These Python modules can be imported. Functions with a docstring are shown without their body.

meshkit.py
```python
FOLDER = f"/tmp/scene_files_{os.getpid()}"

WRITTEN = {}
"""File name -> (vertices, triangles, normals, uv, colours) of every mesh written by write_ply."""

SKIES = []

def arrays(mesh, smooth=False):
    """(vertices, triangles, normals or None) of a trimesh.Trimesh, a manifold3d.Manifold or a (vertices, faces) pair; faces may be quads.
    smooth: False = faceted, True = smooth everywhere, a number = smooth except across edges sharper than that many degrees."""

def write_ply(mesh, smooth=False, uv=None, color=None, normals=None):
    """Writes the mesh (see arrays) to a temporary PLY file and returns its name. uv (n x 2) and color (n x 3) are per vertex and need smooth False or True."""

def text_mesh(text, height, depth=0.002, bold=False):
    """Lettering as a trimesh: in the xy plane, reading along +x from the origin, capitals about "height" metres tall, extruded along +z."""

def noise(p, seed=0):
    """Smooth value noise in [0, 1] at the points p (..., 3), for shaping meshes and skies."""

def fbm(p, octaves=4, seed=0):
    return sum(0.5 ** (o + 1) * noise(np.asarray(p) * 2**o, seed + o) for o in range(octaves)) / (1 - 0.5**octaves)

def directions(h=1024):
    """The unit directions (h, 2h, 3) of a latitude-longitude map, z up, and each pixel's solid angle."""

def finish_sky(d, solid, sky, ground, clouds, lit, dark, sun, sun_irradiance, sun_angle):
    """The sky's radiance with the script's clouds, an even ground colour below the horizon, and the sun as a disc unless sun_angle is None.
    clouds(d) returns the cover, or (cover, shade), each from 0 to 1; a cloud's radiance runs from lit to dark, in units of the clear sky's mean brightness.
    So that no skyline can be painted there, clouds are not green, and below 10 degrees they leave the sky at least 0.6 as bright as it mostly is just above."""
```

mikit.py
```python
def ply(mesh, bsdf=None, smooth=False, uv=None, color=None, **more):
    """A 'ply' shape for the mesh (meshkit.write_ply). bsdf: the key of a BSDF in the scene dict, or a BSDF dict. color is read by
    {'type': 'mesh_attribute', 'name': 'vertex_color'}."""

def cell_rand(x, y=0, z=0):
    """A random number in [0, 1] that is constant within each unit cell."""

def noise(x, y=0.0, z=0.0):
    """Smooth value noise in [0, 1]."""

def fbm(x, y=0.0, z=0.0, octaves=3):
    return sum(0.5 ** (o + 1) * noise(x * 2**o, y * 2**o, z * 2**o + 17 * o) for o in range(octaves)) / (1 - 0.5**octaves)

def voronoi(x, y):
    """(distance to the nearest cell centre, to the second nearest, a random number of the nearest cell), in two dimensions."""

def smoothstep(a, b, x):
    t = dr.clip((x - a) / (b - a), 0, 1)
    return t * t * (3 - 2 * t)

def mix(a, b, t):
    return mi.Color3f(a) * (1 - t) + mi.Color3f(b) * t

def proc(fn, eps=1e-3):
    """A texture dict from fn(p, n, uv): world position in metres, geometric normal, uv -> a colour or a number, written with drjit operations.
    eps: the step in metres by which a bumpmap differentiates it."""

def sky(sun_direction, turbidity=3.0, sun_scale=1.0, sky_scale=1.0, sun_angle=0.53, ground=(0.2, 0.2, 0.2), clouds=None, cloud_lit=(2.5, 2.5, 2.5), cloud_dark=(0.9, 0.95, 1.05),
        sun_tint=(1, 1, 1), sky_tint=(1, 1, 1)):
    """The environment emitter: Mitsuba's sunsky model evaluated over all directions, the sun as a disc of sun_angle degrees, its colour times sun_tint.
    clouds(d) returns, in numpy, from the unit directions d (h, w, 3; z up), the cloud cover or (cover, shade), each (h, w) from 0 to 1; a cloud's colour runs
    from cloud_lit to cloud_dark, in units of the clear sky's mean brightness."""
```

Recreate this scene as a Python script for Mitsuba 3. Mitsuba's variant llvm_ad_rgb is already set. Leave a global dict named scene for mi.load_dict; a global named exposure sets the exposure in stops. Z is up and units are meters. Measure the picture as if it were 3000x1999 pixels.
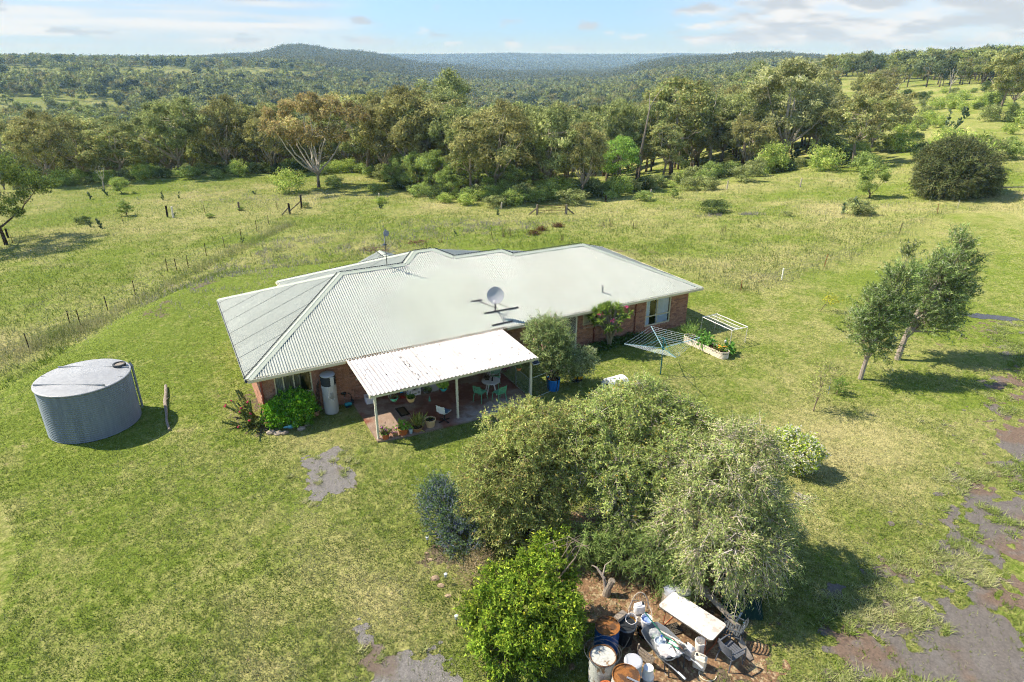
import math
import numpy as np, trimesh, mitsuba as mi, drjit as dr
import mikit, meshkit
from mikit import noise as nz, fbm as fb, smoothstep as ss, mix, proc

# ------------------------------------------------------------------ camera, sky, exposure
T4 = mi.ScalarTransform4f
CAM_H = 14.6
PITCH = math.radians(23.534)
exposure = 2.5
SUN = (-1.9, 0.45, 2.35)
scene, labels = {'type': 'scene'}, {}
scene['camera'] = {'type': 'perspective', 'fov': 76.58, 'fov_axis': 'x', 'near_clip': 0.1, 'far_clip': 30000.0,
                   'to_world': T4().look_at(origin=[0, 0, CAM_H], target=[0, math.cos(PITCH), CAM_H - math.sin(PITCH)], up=[0, 0, 1]),
                   'medium': {'type': 'ref', 'id': 'haze_air'}}


def np_ss(a, b, x):
    t = np.clip((x - a) / (b - a), 0, 1)
    return t * t * (3 - 2 * t)


def clouds(d):
    az = np.degrees(np.arctan2(d[..., 0], d[..., 1]))
    el = np.degrees(np.arcsin(np.clip(d[..., 2], 0, 1)))
    le = 9 * np.log1p(el / 5.0)
    def f(kx, ky, o, seed, shx=0.0):
        return meshkit.fbm(np.stack([az * kx + el * shx, le * ky, az * 0 + seed * 3.3], -1), o, seed)
    edge_ = np_ss(-9, -20, az + 8 * (f(.12, .5, 3, 3) - .5) * 2)
    st = f(.07, 1.5, 5, 5, .35)
    veil = edge_ * np_ss(.1, 1.0, el) * (.30 + .62 * np_ss(.34, .62, st))
    cell = f(.34, 1.5, 5, 11)
    dens = np_ss(5, 20, az + 10 * (f(.1, .35, 3, 21) - .5)) * np_ss(.2, 1.4, el)
    cum = np_ss(.60 - .24 * dens, .70 - .20 * dens, cell)
    puff = np_ss(.60, .70, f(.42, 1.7, 4, 31)) * np_ss(3.2, 1.8, el) * np_ss(.2, .7, el) * .85 * np_ss(-30, -10, az)
    bank = np_ss(8, 24, az) * .55 * np_ss(.4, 2, el)
    hazy = .06 + .30 * np_ss(2.2, 0, el)
    cover = 1 - (1 - np.clip(veil, 0, 1)) * (1 - cum * np_ss(.2, .8, el)) * (1 - puff) * (1 - bank) * (1 - hazy)
    up_ = f(.34, 1.5, 4, 11)
    shade = np.clip(.25 + 5.5 * (up_ - np.roll(up_, -5, axis=0)) + .5 * dens * np_ss(.35, .65, f(.16, .8, 4, 41)), 0, 1) * np_ss(0, .3, cum + bank)
    shade = np.maximum(shade, .9 * edge_ * np_ss(.62, .36, st))
    return cover * (.12 + .88 * np_ss(24, 9, el)), np.clip(shade, 0, 1)


scene['sky'] = mikit.sky(SUN, turbidity=3, ground=(.12, .14, .06), clouds=clouds, cloud_lit=(2.15, 2.15, 2.15), cloud_dark=(1.4, 1.5, 1.62), sky_scale=.88, sky_tint=(.84, .98, 1.16), sun_tint=(.93, 1.0, 1.10))

# ------------------------------------------------------------------ helpers
def C(s, k=1.0):
    """sRGB hex -> linear colour"""
    v = np.array([int(s[i:i + 2], 16) for i in (0, 2, 4)]) / 255.0
    return np.where(v < .04045, v / 12.92, ((v + .055) / 1.055) ** 2.4) * k


def unit(v):
    v = np.asarray(v, float)
    return v / (np.linalg.norm(v, axis=-1, keepdims=True) + 1e-12)


def rotz(a):
    c, s = math.cos(a), math.sin(a)
    return np.array([[c, -s, 0], [s, c, 0], [0, 0, 1.0]])


def rotx(a):
    c, s = math.cos(a), math.sin(a)
    return np.array([[1, 0, 0], [0, c, -s], [0, s, c.real]])


def roty(a):
    c, s = math.cos(a), math.sin(a)
    return np.array([[c, 0, s], [0, 1, 0], [-s, 0, c]])


BOXV = np.array([[x, y, z] for x in (-.5, .5) for y in (-.5, .5) for z in (-.5, .5)])
BOXF = np.array([[0, 1, 3], [0, 3, 2], [4, 6, 7], [4, 7, 5], [0, 4, 5], [0, 5, 1], [2, 3, 7], [2, 7, 6], [0, 2, 6], [0, 6, 4], [1, 5, 7], [1, 7, 3]])


class MB:
    """collects pieces of one mesh with a colour per vertex"""
    def __init__(self, col='808080'):
        self.v, self.f, self.c, self.n, self.col = [], [], [], 0, C(col) if isinstance(col, str) else np.asarray(col)

    def add(self, v, f, col=None):
        v, f = np.asarray(v, float), np.asarray(f, int)
        if f.shape[1] == 4:
            f = np.vstack([f[:, [0, 1, 2]], f[:, [0, 2, 3]]])
        col = self.col if col is None else (C(col) if isinstance(col, str) else np.asarray(col))
        self.v.append(v); self.f.append(f + self.n); self.n += len(v)
        self.c.append(np.broadcast_to(col, (len(v), 3)))
        return self

    def box(self, c, s, R=None, col=None, bevel=0.0):
        if bevel:
            b = bevel
            hs = np.asarray(s, float) / 2
            P = np.array([[sx * (hs[0] - b * a), sy * (hs[1] - b * bb), sz * (hs[2] - b * cc)] for sx in (-1, 1) for sy in (-1, 1) for sz in (-1, 1) for a, bb, cc in ((0, 1, 1), (1, 0, 1), (1, 1, 0))])
            h = trimesh.convex.convex_hull(P)
            v, f = h.vertices, h.faces
        else:
            v, f = BOXV * np.asarray(s), BOXF
        if R is not None:
            v = v @ np.asarray(R).T
        return self.add(v + np.asarray(c), f, col)

    def bar(self, a, b, w, h=None, col=None, up=(0, 0, 1)):
        a, b = np.asarray(a, float), np.asarray(b, float)
        d = b - a; L = np.linalg.norm(d); d = d / L
        up = np.asarray(up, float)
        if abs(d @ up) > .95: up = np.array([1.0, 0, 0])
        s = unit(np.cross(d, up)); t = np.cross(s, d)
        return self.box((a + b) / 2, (L, w, h or w), np.stack([d, s, t], 1), col)

    def tube(self, pts, r, n=6, col=None, cap=True):
        p = np.asarray(pts, float); m = len(p)
        r = np.broadcast_to(np.asarray(r, float), (m,))
        t = unit(np.gradient(p, axis=0))
        ref = np.array([0, 0, 1.0]) if np.abs(t[:, 2]).mean() < .8 else np.array([1.0, 0, 0])
        s = unit(np.cross(t, ref)); b = np.cross(s, t)
        a = np.arange(n) * 2 * np.pi / n
        v = (p[:, None] + r[:, None, None] * (np.cos(a)[None, :, None] * s[:, None] + np.sin(a)[None, :, None] * b[:, None])).reshape(-1, 3)
        i, j = np.meshgrid(np.arange(m - 1), np.arange(n), indexing='ij')
        q = np.stack([i * n + j, i * n + (j + 1) % n, (i + 1) * n + (j + 1) % n, (i + 1) * n + j], -1).reshape(-1, 4)
        f = np.vstack([q[:, [0, 1, 2]], q[:, [0, 2, 3]]])
        if cap:
            k = np.arange(1, n - 1)
            f = np.vstack([f, np.stack([k * 0, k + 1, k], 1), np.stack([k * 0, k, k + 1], 1) + (m - 1) * n])
        if col is not None and not isinstance(col, str) and np.ndim(col) == 2:
            col = np.repeat(np.asarray(col), n, axis=0)
        return self.add(v, f, col)

    def lathe(self, prof, n=20, c=(0, 0, 0), col=None, R=None, sx=1.0, sharp=True, a0=0.0, a1=2 * np.pi):
        prof = np.asarray(prof, float)
        seg = [prof[i:i + 2] for i in range(len(prof) - 1)] if sharp else [prof]
        closed = a1 - a0 > 6.28
        a = a0 + np.arange(n if closed else n + 1) * (a1 - a0) / n
        k = len(a)
        for p in seg:
            v = np.stack([p[:, None, 0] * np.cos(a) * sx, p[:, None, 0] * np.sin(a), np.broadcast_to(p[:, None, 1], (len(p), k))], -1).reshape(-1, 3)
            i, j = np.meshgrid(np.arange(len(p) - 1), np.arange(n), indexing='ij')
            q = np.stack([i * k + j, i * k + (j + 1) % k, (i + 1) * k + (j + 1) % k, (i + 1) * k + j], -1).reshape(-1, 4)
            if R is not None: v = v @ np.asarray(R).T
            self.add(v + np.asarray(c), q, col)
        return self

    def ball(self, c, r, col=None, sub=2, jit=0.0, seed=0):
        m = trimesh.creation.icosphere(sub)
        v = m.vertices
        if jit: v = v * (1 + jit * (meshkit.fbm(v * 1.7 + seed * 7.1, 3, seed) - .5)[:, None] * 2)
        return self.add(v * np.asarray(r) + np.asarray(c), m.faces, col)

    def prism(self, poly, z0, z1, col=None, R=None, c=(0, 0, 0)):
        from shapely.geometry import Polygon
        g = poly if hasattr(poly, 'exterior') else Polygon(poly)
        m = trimesh.creation.extrude_polygon(g, z1 - z0, engine='earcut')
        v = m.vertices + [0, 0, z0]
        if R is not None: v = v @ np.asarray(R).T
        return self.add(v + np.asarray(c), m.faces, col)

    def get(self):
        return np.vstack(self.v), np.vstack(self.f), np.vstack(self.c)


def numbered(k, taken):
    if k not in taken: return k
    i = 1
    while f'{k}_{i:03d}' in taken: i += 1
    return f'{k}_{i:03d}'


def tag(k, label=None, cat=None, group=None, kind=None):
    d = labels.setdefault(k, {})
    for a, b in (('label', label), ('category', cat), ('group', group), ('kind', kind)):
        if b: d[a] = b
    return k


ROOTS = set()
def thing(name, label, cat, group=None):
    k = numbered(name, ROOTS | set(scene)); ROOTS.add(k)
    return tag(k, label, cat, group)


CUR = {'M': None}
def put(name, mb, bsdf='vc', parent=None, smooth=False, T=None, uv=None):
    """one entry of the scene; parent is the key that its key starts with"""
    k = numbered(parent + '__' + name if parent else name, scene if parent else set(scene) | ROOTS)
    if not parent: ROOTS.add(k)
    v, f, c = mb.get() if isinstance(mb, MB) else mb
    M = T if T is not None else CUR['M']
    if M is not None:
        v = v @ M[0].T + M[1]
    scene[k] = mikit.ply((v, f), bsdf, smooth=smooth, color=None if uv is not None else c, uv=uv)
    return k


def inst(k, group, M):
    scene[k] = {'type': 'instance', 'to_world': T4(M), 'g': {'type': 'ref', 'id': group}}


def group(name, mesh, bsdf='leaf', smooth=False):
    v, f, c = mesh.get() if isinstance(mesh, MB) else mesh
    scene[name] = {'type': 'shapegroup', name + '_s': mikit.ply((v, f), bsdf, smooth=smooth, color=c)}


def matrix(x, y, z, a, s=1.0, sz=None):
    c_, s_ = math.cos(a), math.sin(a)
    sz = s if sz is None else sz
    return np.array([[c_ * s, -s_ * s, 0, x], [s_ * s, c_ * s, 0, y], [0, 0, sz, z], [0, 0, 0, 1.0]])


# ------------------------------------------------------------------ materials
def vc(**k):
    return {'type': 'twosided', 'b': {'type': 'principled', 'base_color': {'type': 'mesh_attribute', 'name': 'vertex_color'}, **k}}


def pm(fn, **k):
    return {'type': 'twosided', 'b': {'type': 'principled', 'base_color': proc(fn), **k}}


scene['vc'] = vc(roughness=.65, specular=.35)
scene['gloss'] = vc(roughness=.28, specular=.5)
scene['rough'] = vc(roughness=.95, specular=.1)
scene['zinc'] = vc(roughness=.42, metallic=.75)
scene['leaf'] = {'type': 'principledthin', 'base_color': {'type': 'mesh_attribute', 'name': 'vertex_color'}, 'roughness': .55, 'diff_trans': .75, 'eta': 1.35}
scene['wax_leaf'] = {'type': 'principledthin', 'base_color': {'type': 'mesh_attribute', 'name': 'vertex_color'}, 'roughness': .38, 'diff_trans': .65, 'eta': 1.45}
scene['grass_blade'] = {'type': 'principledthin', 'base_color': {'type': 'mesh_attribute', 'name': 'vertex_color'}, 'roughness': .6, 'diff_trans': .8, 'eta': 1.3}
scene['glass'] = {'type': 'thindielectric'}
scene['clear_plastic'] = {'type': 'blendbsdf', 'weight': .35, 'a': {'type': 'thindielectric'}, 'b': {'type': 'twosided', 'b': {'type': 'principled', 'base_color': {'type': 'rgb', 'value': [.75, .78, .8]}, 'roughness': .3}}}


def ground_fn(p, n, uv):
    big = fb(p.x * .22, p.y * .22, 3.0, 3)
    mid = fb(p.x * 1.3, p.y * 1.3, 1.0, 3)
    fine = fb(p.x * 7, p.y * 7, p.z * 3, 3)
    vf = nz(p.x * 31, p.y * 31)
    t = dr.clip(uv.x + (mid - .5) * .7 + (big - .5) * .35 + (fine - .5) * .7, 0, 1)
    g = mix(mix((.120, .180, .024), (.180, .225, .040), fine), (.36, .33, .14), t)
    d = ss(.42, .62, uv.y + (mid - .5) * .7 + (fine - .5) * .8)
    soil = mix((.115, .085, .060), (.165, .130, .095), mid)
    c = mix(g, soil, d)
    return c * (.62 + .55 * vf + .25 * (fine - .5))


scene['ground_mat'] = {'type': 'bumpmap', 'scale': 1.0, 't': proc(lambda p, n, uv: .05 * fb(p.x * 5, p.y * 5, 0.0, 3) + .016 * nz(p.x * 24, p.y * 24), eps=.01), 'b': pm(ground_fn, roughness=.95, specular=.08)}


def gravel_fn(p, n, uv):
    a, b, r = mikit.voronoi(p.x * 28, p.y * 28)
    m = fb(p.x * .9, p.y * .9, 4.0, 3)
    base = mix((.155, .148, .142), (.23, .218, .205), r)
    base = mix(base, (.15, .105, .075), ss(.50, .70, m) * .75)
    return base * (.7 + .5 * nz(p.x * 60, p.y * 60))


scene['gravel_mat'] = {'type': 'bumpmap', 'scale': 1.0, 't': proc(lambda p, n, uv: .012 * nz(p.x * 40, p.y * 40) + .02 * fb(p.x * 6, p.y * 6, 0.0, 2), eps=.005), 'b': pm(gravel_fn, roughness=.9, specular=.15)}


def mud_fn(p, n, uv):
    m = fb(p.x * .55, p.y * .55, 9.0, 4)
    s = fb(p.x * 3.1, p.y * 3.1, 5.0, 3)
    base = mix((.135, .122, .110), (.150, .108, .080), ss(.45, .62, m))
    base = mix(base, (.155, .145, .135), ss(.55, .8, s) * .6)
    return base * (.65 + .45 * nz(p.x * 22, p.y * 22) + .3 * nz(p.x * 70, p.y * 70))


scene['mud_mat'] = {'type': 'bumpmap', 'scale': 1.0, 't': proc(lambda p, n, uv: .03 * fb(p.x * 4, p.y * 4, 0.0, 3) + .008 * nz(p.x * 40, p.y * 40), eps=.008), 'b': pm(mud_fn, roughness=.85, specular=.25)}


def patio_fn(p, n, uv):
    # local coordinates of the slab: u along the house, v away from it
    x, y = p.x - HOX, p.y - HOY
    u, v = x * HC + y * HS, -x * HS + y * HC
    a = fb(u * .8, v * .8, 2.0, 4)
    b = fb(u * 3.5, v * 3.5, 7.0, 3)
    front = ss(-2.3, -3.4, v + (b - .5) * 1.1 + (a - .5) * 1.6)
    red = mix((.185, .075, .048), (.25, .12, .08), ss(.35, .65, b))
    worn = mix((.25, .165, .12), (.31, .25, .20), b)
    c = mix(red, worn, ss(.46, .60, a))
    c = mix(c, mix((.36, .33, .30), (.47, .45, .43), b), front * .8 * ss(7, 8.5, u + (a - .5) * 2))
    c = mix(c, (.16, .10, .07), ss(.60, .75, fb(u * 1.6, v * 1.6, 12.0, 3)) * .6)
    return c * (.85 + .3 * nz(p.x * 25, p.y * 25))


TH = math.radians(28.29)
HOX, HOY, HC, HS = -10.93, 23.96, math.cos(TH), math.sin(TH)
HM = (rotz(TH), np.array([HOX, HOY, 0.0]))
def W(u, v, z=0.0):
    return np.array([HOX + u * HC - v * HS, HOY + u * HS + v * HC, z])


scene['patio_mat'] = pm(patio_fn, roughness=.6, specular=.3)


def brick_fn(p, n, uv):
    r = uv.x
    c = mix(mix((.35, .180, .120), (.45, .255, .175), r), (.26, .14, .105), ss(.72, .95, uv.y))
    return c * (.8 + .4 * nz(p.x * 45 + p.y * 31, p.z * 50))


scene['brick_mat'] = pm(brick_fn, roughness=.9, specular=.15)
scene['mortar_mat'] = pm(lambda p, n, uv: mi.Color3f(.52, .46, .39) * (.8 + .4 * nz(p.x * 30, p.y * 30, p.z * 30)), roughness=.95)


def roof_fn(p, n, uv):
    d = fb(p.x * .5, p.y * .5, 1.0, 3)
    e = fb(p.x * 4, p.y * 4, p.z * 4, 2)
    return mix((.325, .365, .33), (.28, .315, .28), ss(.4, .75, d) * .6 + .25 * ss(.55, .8, e))


scene['roof_mat'] = pm(roof_fn, roughness=.48, specular=.45)


def sheet_fn(p, n, uv):
    x, y = p.x - HOX, p.y - HOY
    u, v = x * HC + y * HS, -x * HS + y * HC
    streak = fb(u * 14, v * .7, 3.0, 3)
    spots = fb(u * 9, v * 9, 8.0, 3)
    rust = fb(u * 5.7, v * .35, 15.0, 2)
    c = mix((.55, .54, .53), (.44, .38, .33), ss(.50, .78, streak) * .45 + ss(.55, .75, rust) * .15)
    c = mix(c, (.13, .11, .09), ss(.76, .80, spots) * .9)
    return c


scene['sheet_mat'] = pm(sheet_fn, roughness=.8, specular=.2)


def tank_fn(p, n, uv):
    a = dr.atan2(p.y - 24.6, p.x + 18.2)
    s = fb(a * 7, p.z * .25, 2.0, 3)
    return mix((.185, .225, .255), (.145, .18, .205), ss(.45, .75, s)) * (.92 + .16 * nz(a * 40, p.z * 3))


scene['tank_mat'] = pm(tank_fn, roughness=.45, specular=.5)
scene['tank_top_mat'] = pm(lambda p, n, uv: mix((.36, .375, .385), (.29, .305, .315), fb(p.x * 1.2, p.y * 1.2, 0.0, 3)) * (.92 + .16 * nz(p.x * 9, p.y * 9)), roughness=.5, specular=.4)


def rust_fn(p, n, uv):
    a = fb(p.x * 6, p.y * 6, p.z * 6, 4)
    return mix((.27, .115, .035), (.10, .055, .03), ss(.4, .65, a)) * (.75 + .5 * nz(p.x * 60, p.y * 60, p.z * 60))


scene['rust_mat'] = pm(rust_fn, roughness=.85, specular=.2)


def oldpaint_fn(p, n, uv):
    a = fb(p.x * 5, p.y * 5, p.z * 2, 4)
    b = fb(p.x * 14, p.y * 14, p.z * 4 + 9, 3)
    c = mix((.52, .53, .48), (.40, .42, .40), a)
    c = mix(c, (.24, .16, .09), ss(.56, .66, b) * ss(.4, .6, a))
    return c * (.8 + .4 * nz(p.x * 30, p.y * 30, p.z * 30))


scene['oldpaint_mat'] = pm(oldpaint_fn, roughness=.7, specular=.3)


def tabletop_fn(p, n, uv):
    a = fb(p.x * 2.2, p.y * 2.2, 3.0, 4)
    b = fb(p.x * 11, p.y * 11, 6.0, 3)
    c = mix((.68, .67, .64), (.50, .47, .42), ss(.42, .72, a) * .7)
    return mix(c, (.36, .31, .25), ss(.58, .75, b) * ss(.42, .65, a) * .6)


scene['tabletop_mat'] = pm(tabletop_fn, roughness=.6, specular=.3)
scene['wood_mat'] = pm(lambda p, n, uv: mix((.23, .19, .15), (.36, .32, .27), fb(p.x * 3, p.y * 3, p.z * 18, 3)) * (.7 + .6 * nz(p.x * 40, p.y * 40, p.z * 15)), roughness=.9, specular=.1)
scene['water_mat'] = {'type': 'twosided', 'b': {'type': 'principled', 'base_color': {'type': 'rgb', 'value': [.05, .045, .04]}, 'roughness': .06, 'specular': .5}}

# ------------------------------------------------------------------ terrain
_TAZ = np.array([-42, -36, -26, -20, -17, -13, -6, 0, 7, 14, 20, 26, 36, 42.0])
_TR = np.array([45, 62, 82, 100, 122, 150, 220, 330, 500, 800, 950, 1200, 1700, 2500, 3200, 4500, 6200, 9000.0])
_TZ = np.array([
    [0, -1.2, -2.2, -2.9, -3.4, -8, -17, -22, -21, -9, -1, 6, 0, 0, 0, 6, 10, 12],
    [0, -1.2, -2.2, -2.9, -3.4, -8, -17, -22, -21, -9, -1, 6, 0, 0, 0, 6, 10, 12],
    [0, -1.2, -2.2, -2.9, -3.4, -8, -17, -23, -23, -10, -2, 5, 0, 2, 0, 6, 10, 12],
    [0, -1.2, -2.3, -3.2, -3.8, -9, -18, -25, -25, -13, -4, 3, 4, 14, 8, 6, 12, 14],
    [0, -1.2, -2.3, -3.2, -3.8, -9, -18, -27, -28, -18, -8, 0, 8, 42, 14, 4, 16, 18],
    [0, -1.2, -2.3, -3.2, -3.9, -9, -19, -30, -30, -25, -20, -16, 2, 22, 6, -8, 24, 40],
    [0, -1.2, -2.3, -3.4, -4.6, -11, -21, -33, -33, -32, -30, -30, -30, -16, -30, -20, 32, 42],
    [0, -1.2, -2.3, -4.0, -6.5, -13, -21, -33, -33, -35, -34, -33, -30, -42, -50, -22, 36, 38],
    [0, -1.2, -2.2, -3.4, -5.5, -11, -19, -26, -25, -26, -27, -29, -30, -36, -46, -24, 36, 38],
    [0, -1, -1.6, -2.6, -4.2, -7, -12, -14, -16, -14, -12, -8, 6, 8, -10, -10, 34, 36],
    [0, -.7, -1.2, -1.7, -2.8, -4, -5, -6, -7, -6, -4, 0, 16, 10, -5, -5, 26, 34],
    [0, -.4, -.8, -.8, -1, -.8, 0, 1.5, 4, 3, 1, 0, 4, 4, -5, 0, 22, 28],
    [0, 0, .1, .8, 1.7, 2.6, 4, 6.5, 6, 4, 2, 0, 0, 0, 0, 5, 18, 20],
    [0, 0, .2, 1, 2, 3, 5, 7, 6, 4, 2, 0, 0, 0, 0, 5, 16, 20]], float)


def terrain(x, y):
    x, y = np.asarray(x, float), np.asarray(y, float)
    r = np.hypot(x, y)
    az = np.degrees(np.arctan2(x, y))
    a = np.interp(np.clip(az, -42, 42), _TAZ, np.arange(len(_TAZ)))
    q = np.interp(np.log(np.clip(r, 45, 9000)), np.log(_TR), np.arange(len(_TR)))
    ai, qi = np.minimum(a.astype(int), len(_TAZ) - 2), np.minimum(q.astype(int), len(_TR) - 2)
    fa, fq = a - ai, q - qi
    fa, fq = fa * fa * (3 - 2 * fa), fq * fq * (3 - 2 * fq)
    z = (_TZ[ai, qi] * (1 - fa) + _TZ[ai + 1, qi] * fa) * (1 - fq) + (_TZ[ai, qi + 1] * (1 - fa) + _TZ[ai + 1, qi + 1] * fa) * fq
    p = np.stack([x, y, x * 0], -1)
    z = z + np_ss(120, 600, r) * 7 * (meshkit.fbm(p / 140.0, 3, 5) - .5) + np_ss(900, 3000, r) * 26 * (meshkit.fbm(p / 700.0, 4, 8) - .5)
    z = z + .35 * np_ss(50, 75, r) * (meshkit.fbm(p / 9.0, 3, 2) - .5)
    # the bank on the left of the house pad
    xe = -22.6 + .05 * (y - 34) + .8 * (meshkit.noise(np.stack([y * .12, y * 0, y * 0], -1), 4) - .5)
    bank = np_ss(0, 4.2, xe - x) * np_ss(12, 24, y)
    back = np_ss(0, 3.0, y - (52.5 + .42 * (x + 10))) * np_ss(-1, -8, x) * np_ss(-60, -30, x)
    drop = np.maximum(bank, .45 * back) * np_ss(75, 55, y)
    return z - 1.1 * np.maximum(drop - np_ss(45, 70, r) * .6 * drop, 0)


def tz(x, y):
    return float(terrain(np.array([x]), np.array([y]))[0])


def on_ground(x, y, z=0.0):
    return np.array([x, y, tz(x, y) + z])


_LB = np.array([(13.5, 45.5), (15.8, 42.0), (19.4, 44.6), (24.2, 48.6), (30, 53.6), (35.8, 58.9), (44, 66), (75, 70)])  # edge of the mown grass on the right
def mown(x, y):
    """1 on the mown grass, 0 in the paddocks"""
    yl = np.interp(x, [-30, -23, -20, -12.5, -7, -3, 4, 10] + list(_LB[:, 0]), [30, 44, 48.5, 52, 55.5, 57.5, 54, 50] + list(_LB[:, 1]))
    left = np_ss(-2.5, 1.0, x + 25.0 - .04 * (y - 34)) if True else 1
    w = 1.2 * (meshkit.fbm(np.stack([x * .5, y * .5, x * 0], -1), 3, 6) - .5)
    return np_ss(.8, -.6, y - yl + w) * np.where(y > 24, left, 1)


def fields(x, y):
    """(dryness, bare soil) of the grass, both 0..1"""
    x, y = np.asarray(x, float), np.asarray(y, float)
    p = np.stack([x, y, x * 0], -1)
    m = mown(x, y)
    big, mid = meshkit.fbm(p * .11, 4, 1), meshkit.fbm(p * .5, 3, 2)
    dry = .30 + 1.1 * (big - .5) + .6 * (mid - .5)
    dry = dry + .06 * (1 - m)
    dry = dry - .18 * np_ss(-6, -16, x) * np_ss(40, 20, y)
    def spot(cx, cy, rx, ry, k):
        return k * np.exp(-((x - cx) / rx) ** 2 - ((y - cy) / ry) ** 2)
    dry = dry + spot(-3.5, 15.5, 2.5, 4, .40) + spot(-6.5, 17.5, 3.5, 4, .22) + spot(9.5, 21.5, 4, 2.6, .30) + spot(14, 23, 5, 2.5, .35) + spot(11, 26, 6, 4, .18) + spot(-7.5, 23, 3, 1.4, .3) + spot(40, 72, 10, 4, .35) + spot(-30, 33, 4, 4, .4)
    dry = dry - spot(26, 42, 7, 6, .2) - spot(8, 58, 12, 4, .45) - spot(-2, 22.5, 6, 1.2, .3) - spot(6.5, 14.5, 4, 2.5, .25)
    dry = dry - .24 * m * np_ss(-9, -13, x - .55 * (y - 30)) * np_ss(22, 30, y)
    soil = .08 + spot(5, 12.4, 2.2, 1.8, .75) + spot(-11.6, 26.5, 1.3, 3.0, .45) + spot(-10.6, 24.2, 1.0, .6, .4) + spot(27, 36, 4, 2.5, .30) + spot(9, 55, 6, 1.3, .42) + spot(-2.4, 16.6, .8, 1.6, .5) + spot(3.5, 16.5, 2.6, 2, .7) + spot(40, 70, 9, 1.5, .3) + .35 * np_ss(0, 1, spot(-22.3, 41, 1.2, 9, 1)) * (mid > .5)
    soil = soil + .12 * np_ss(16, 24, x) * np_ss(40, 25, y) * mid * 2
    return np.clip(dry, 0, 1), np.clip(soil, 0, 1)


def fan(az0, az1, n):
    return np.linspace(math.radians(az0), math.radians(az1), n, endpoint=False)


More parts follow.
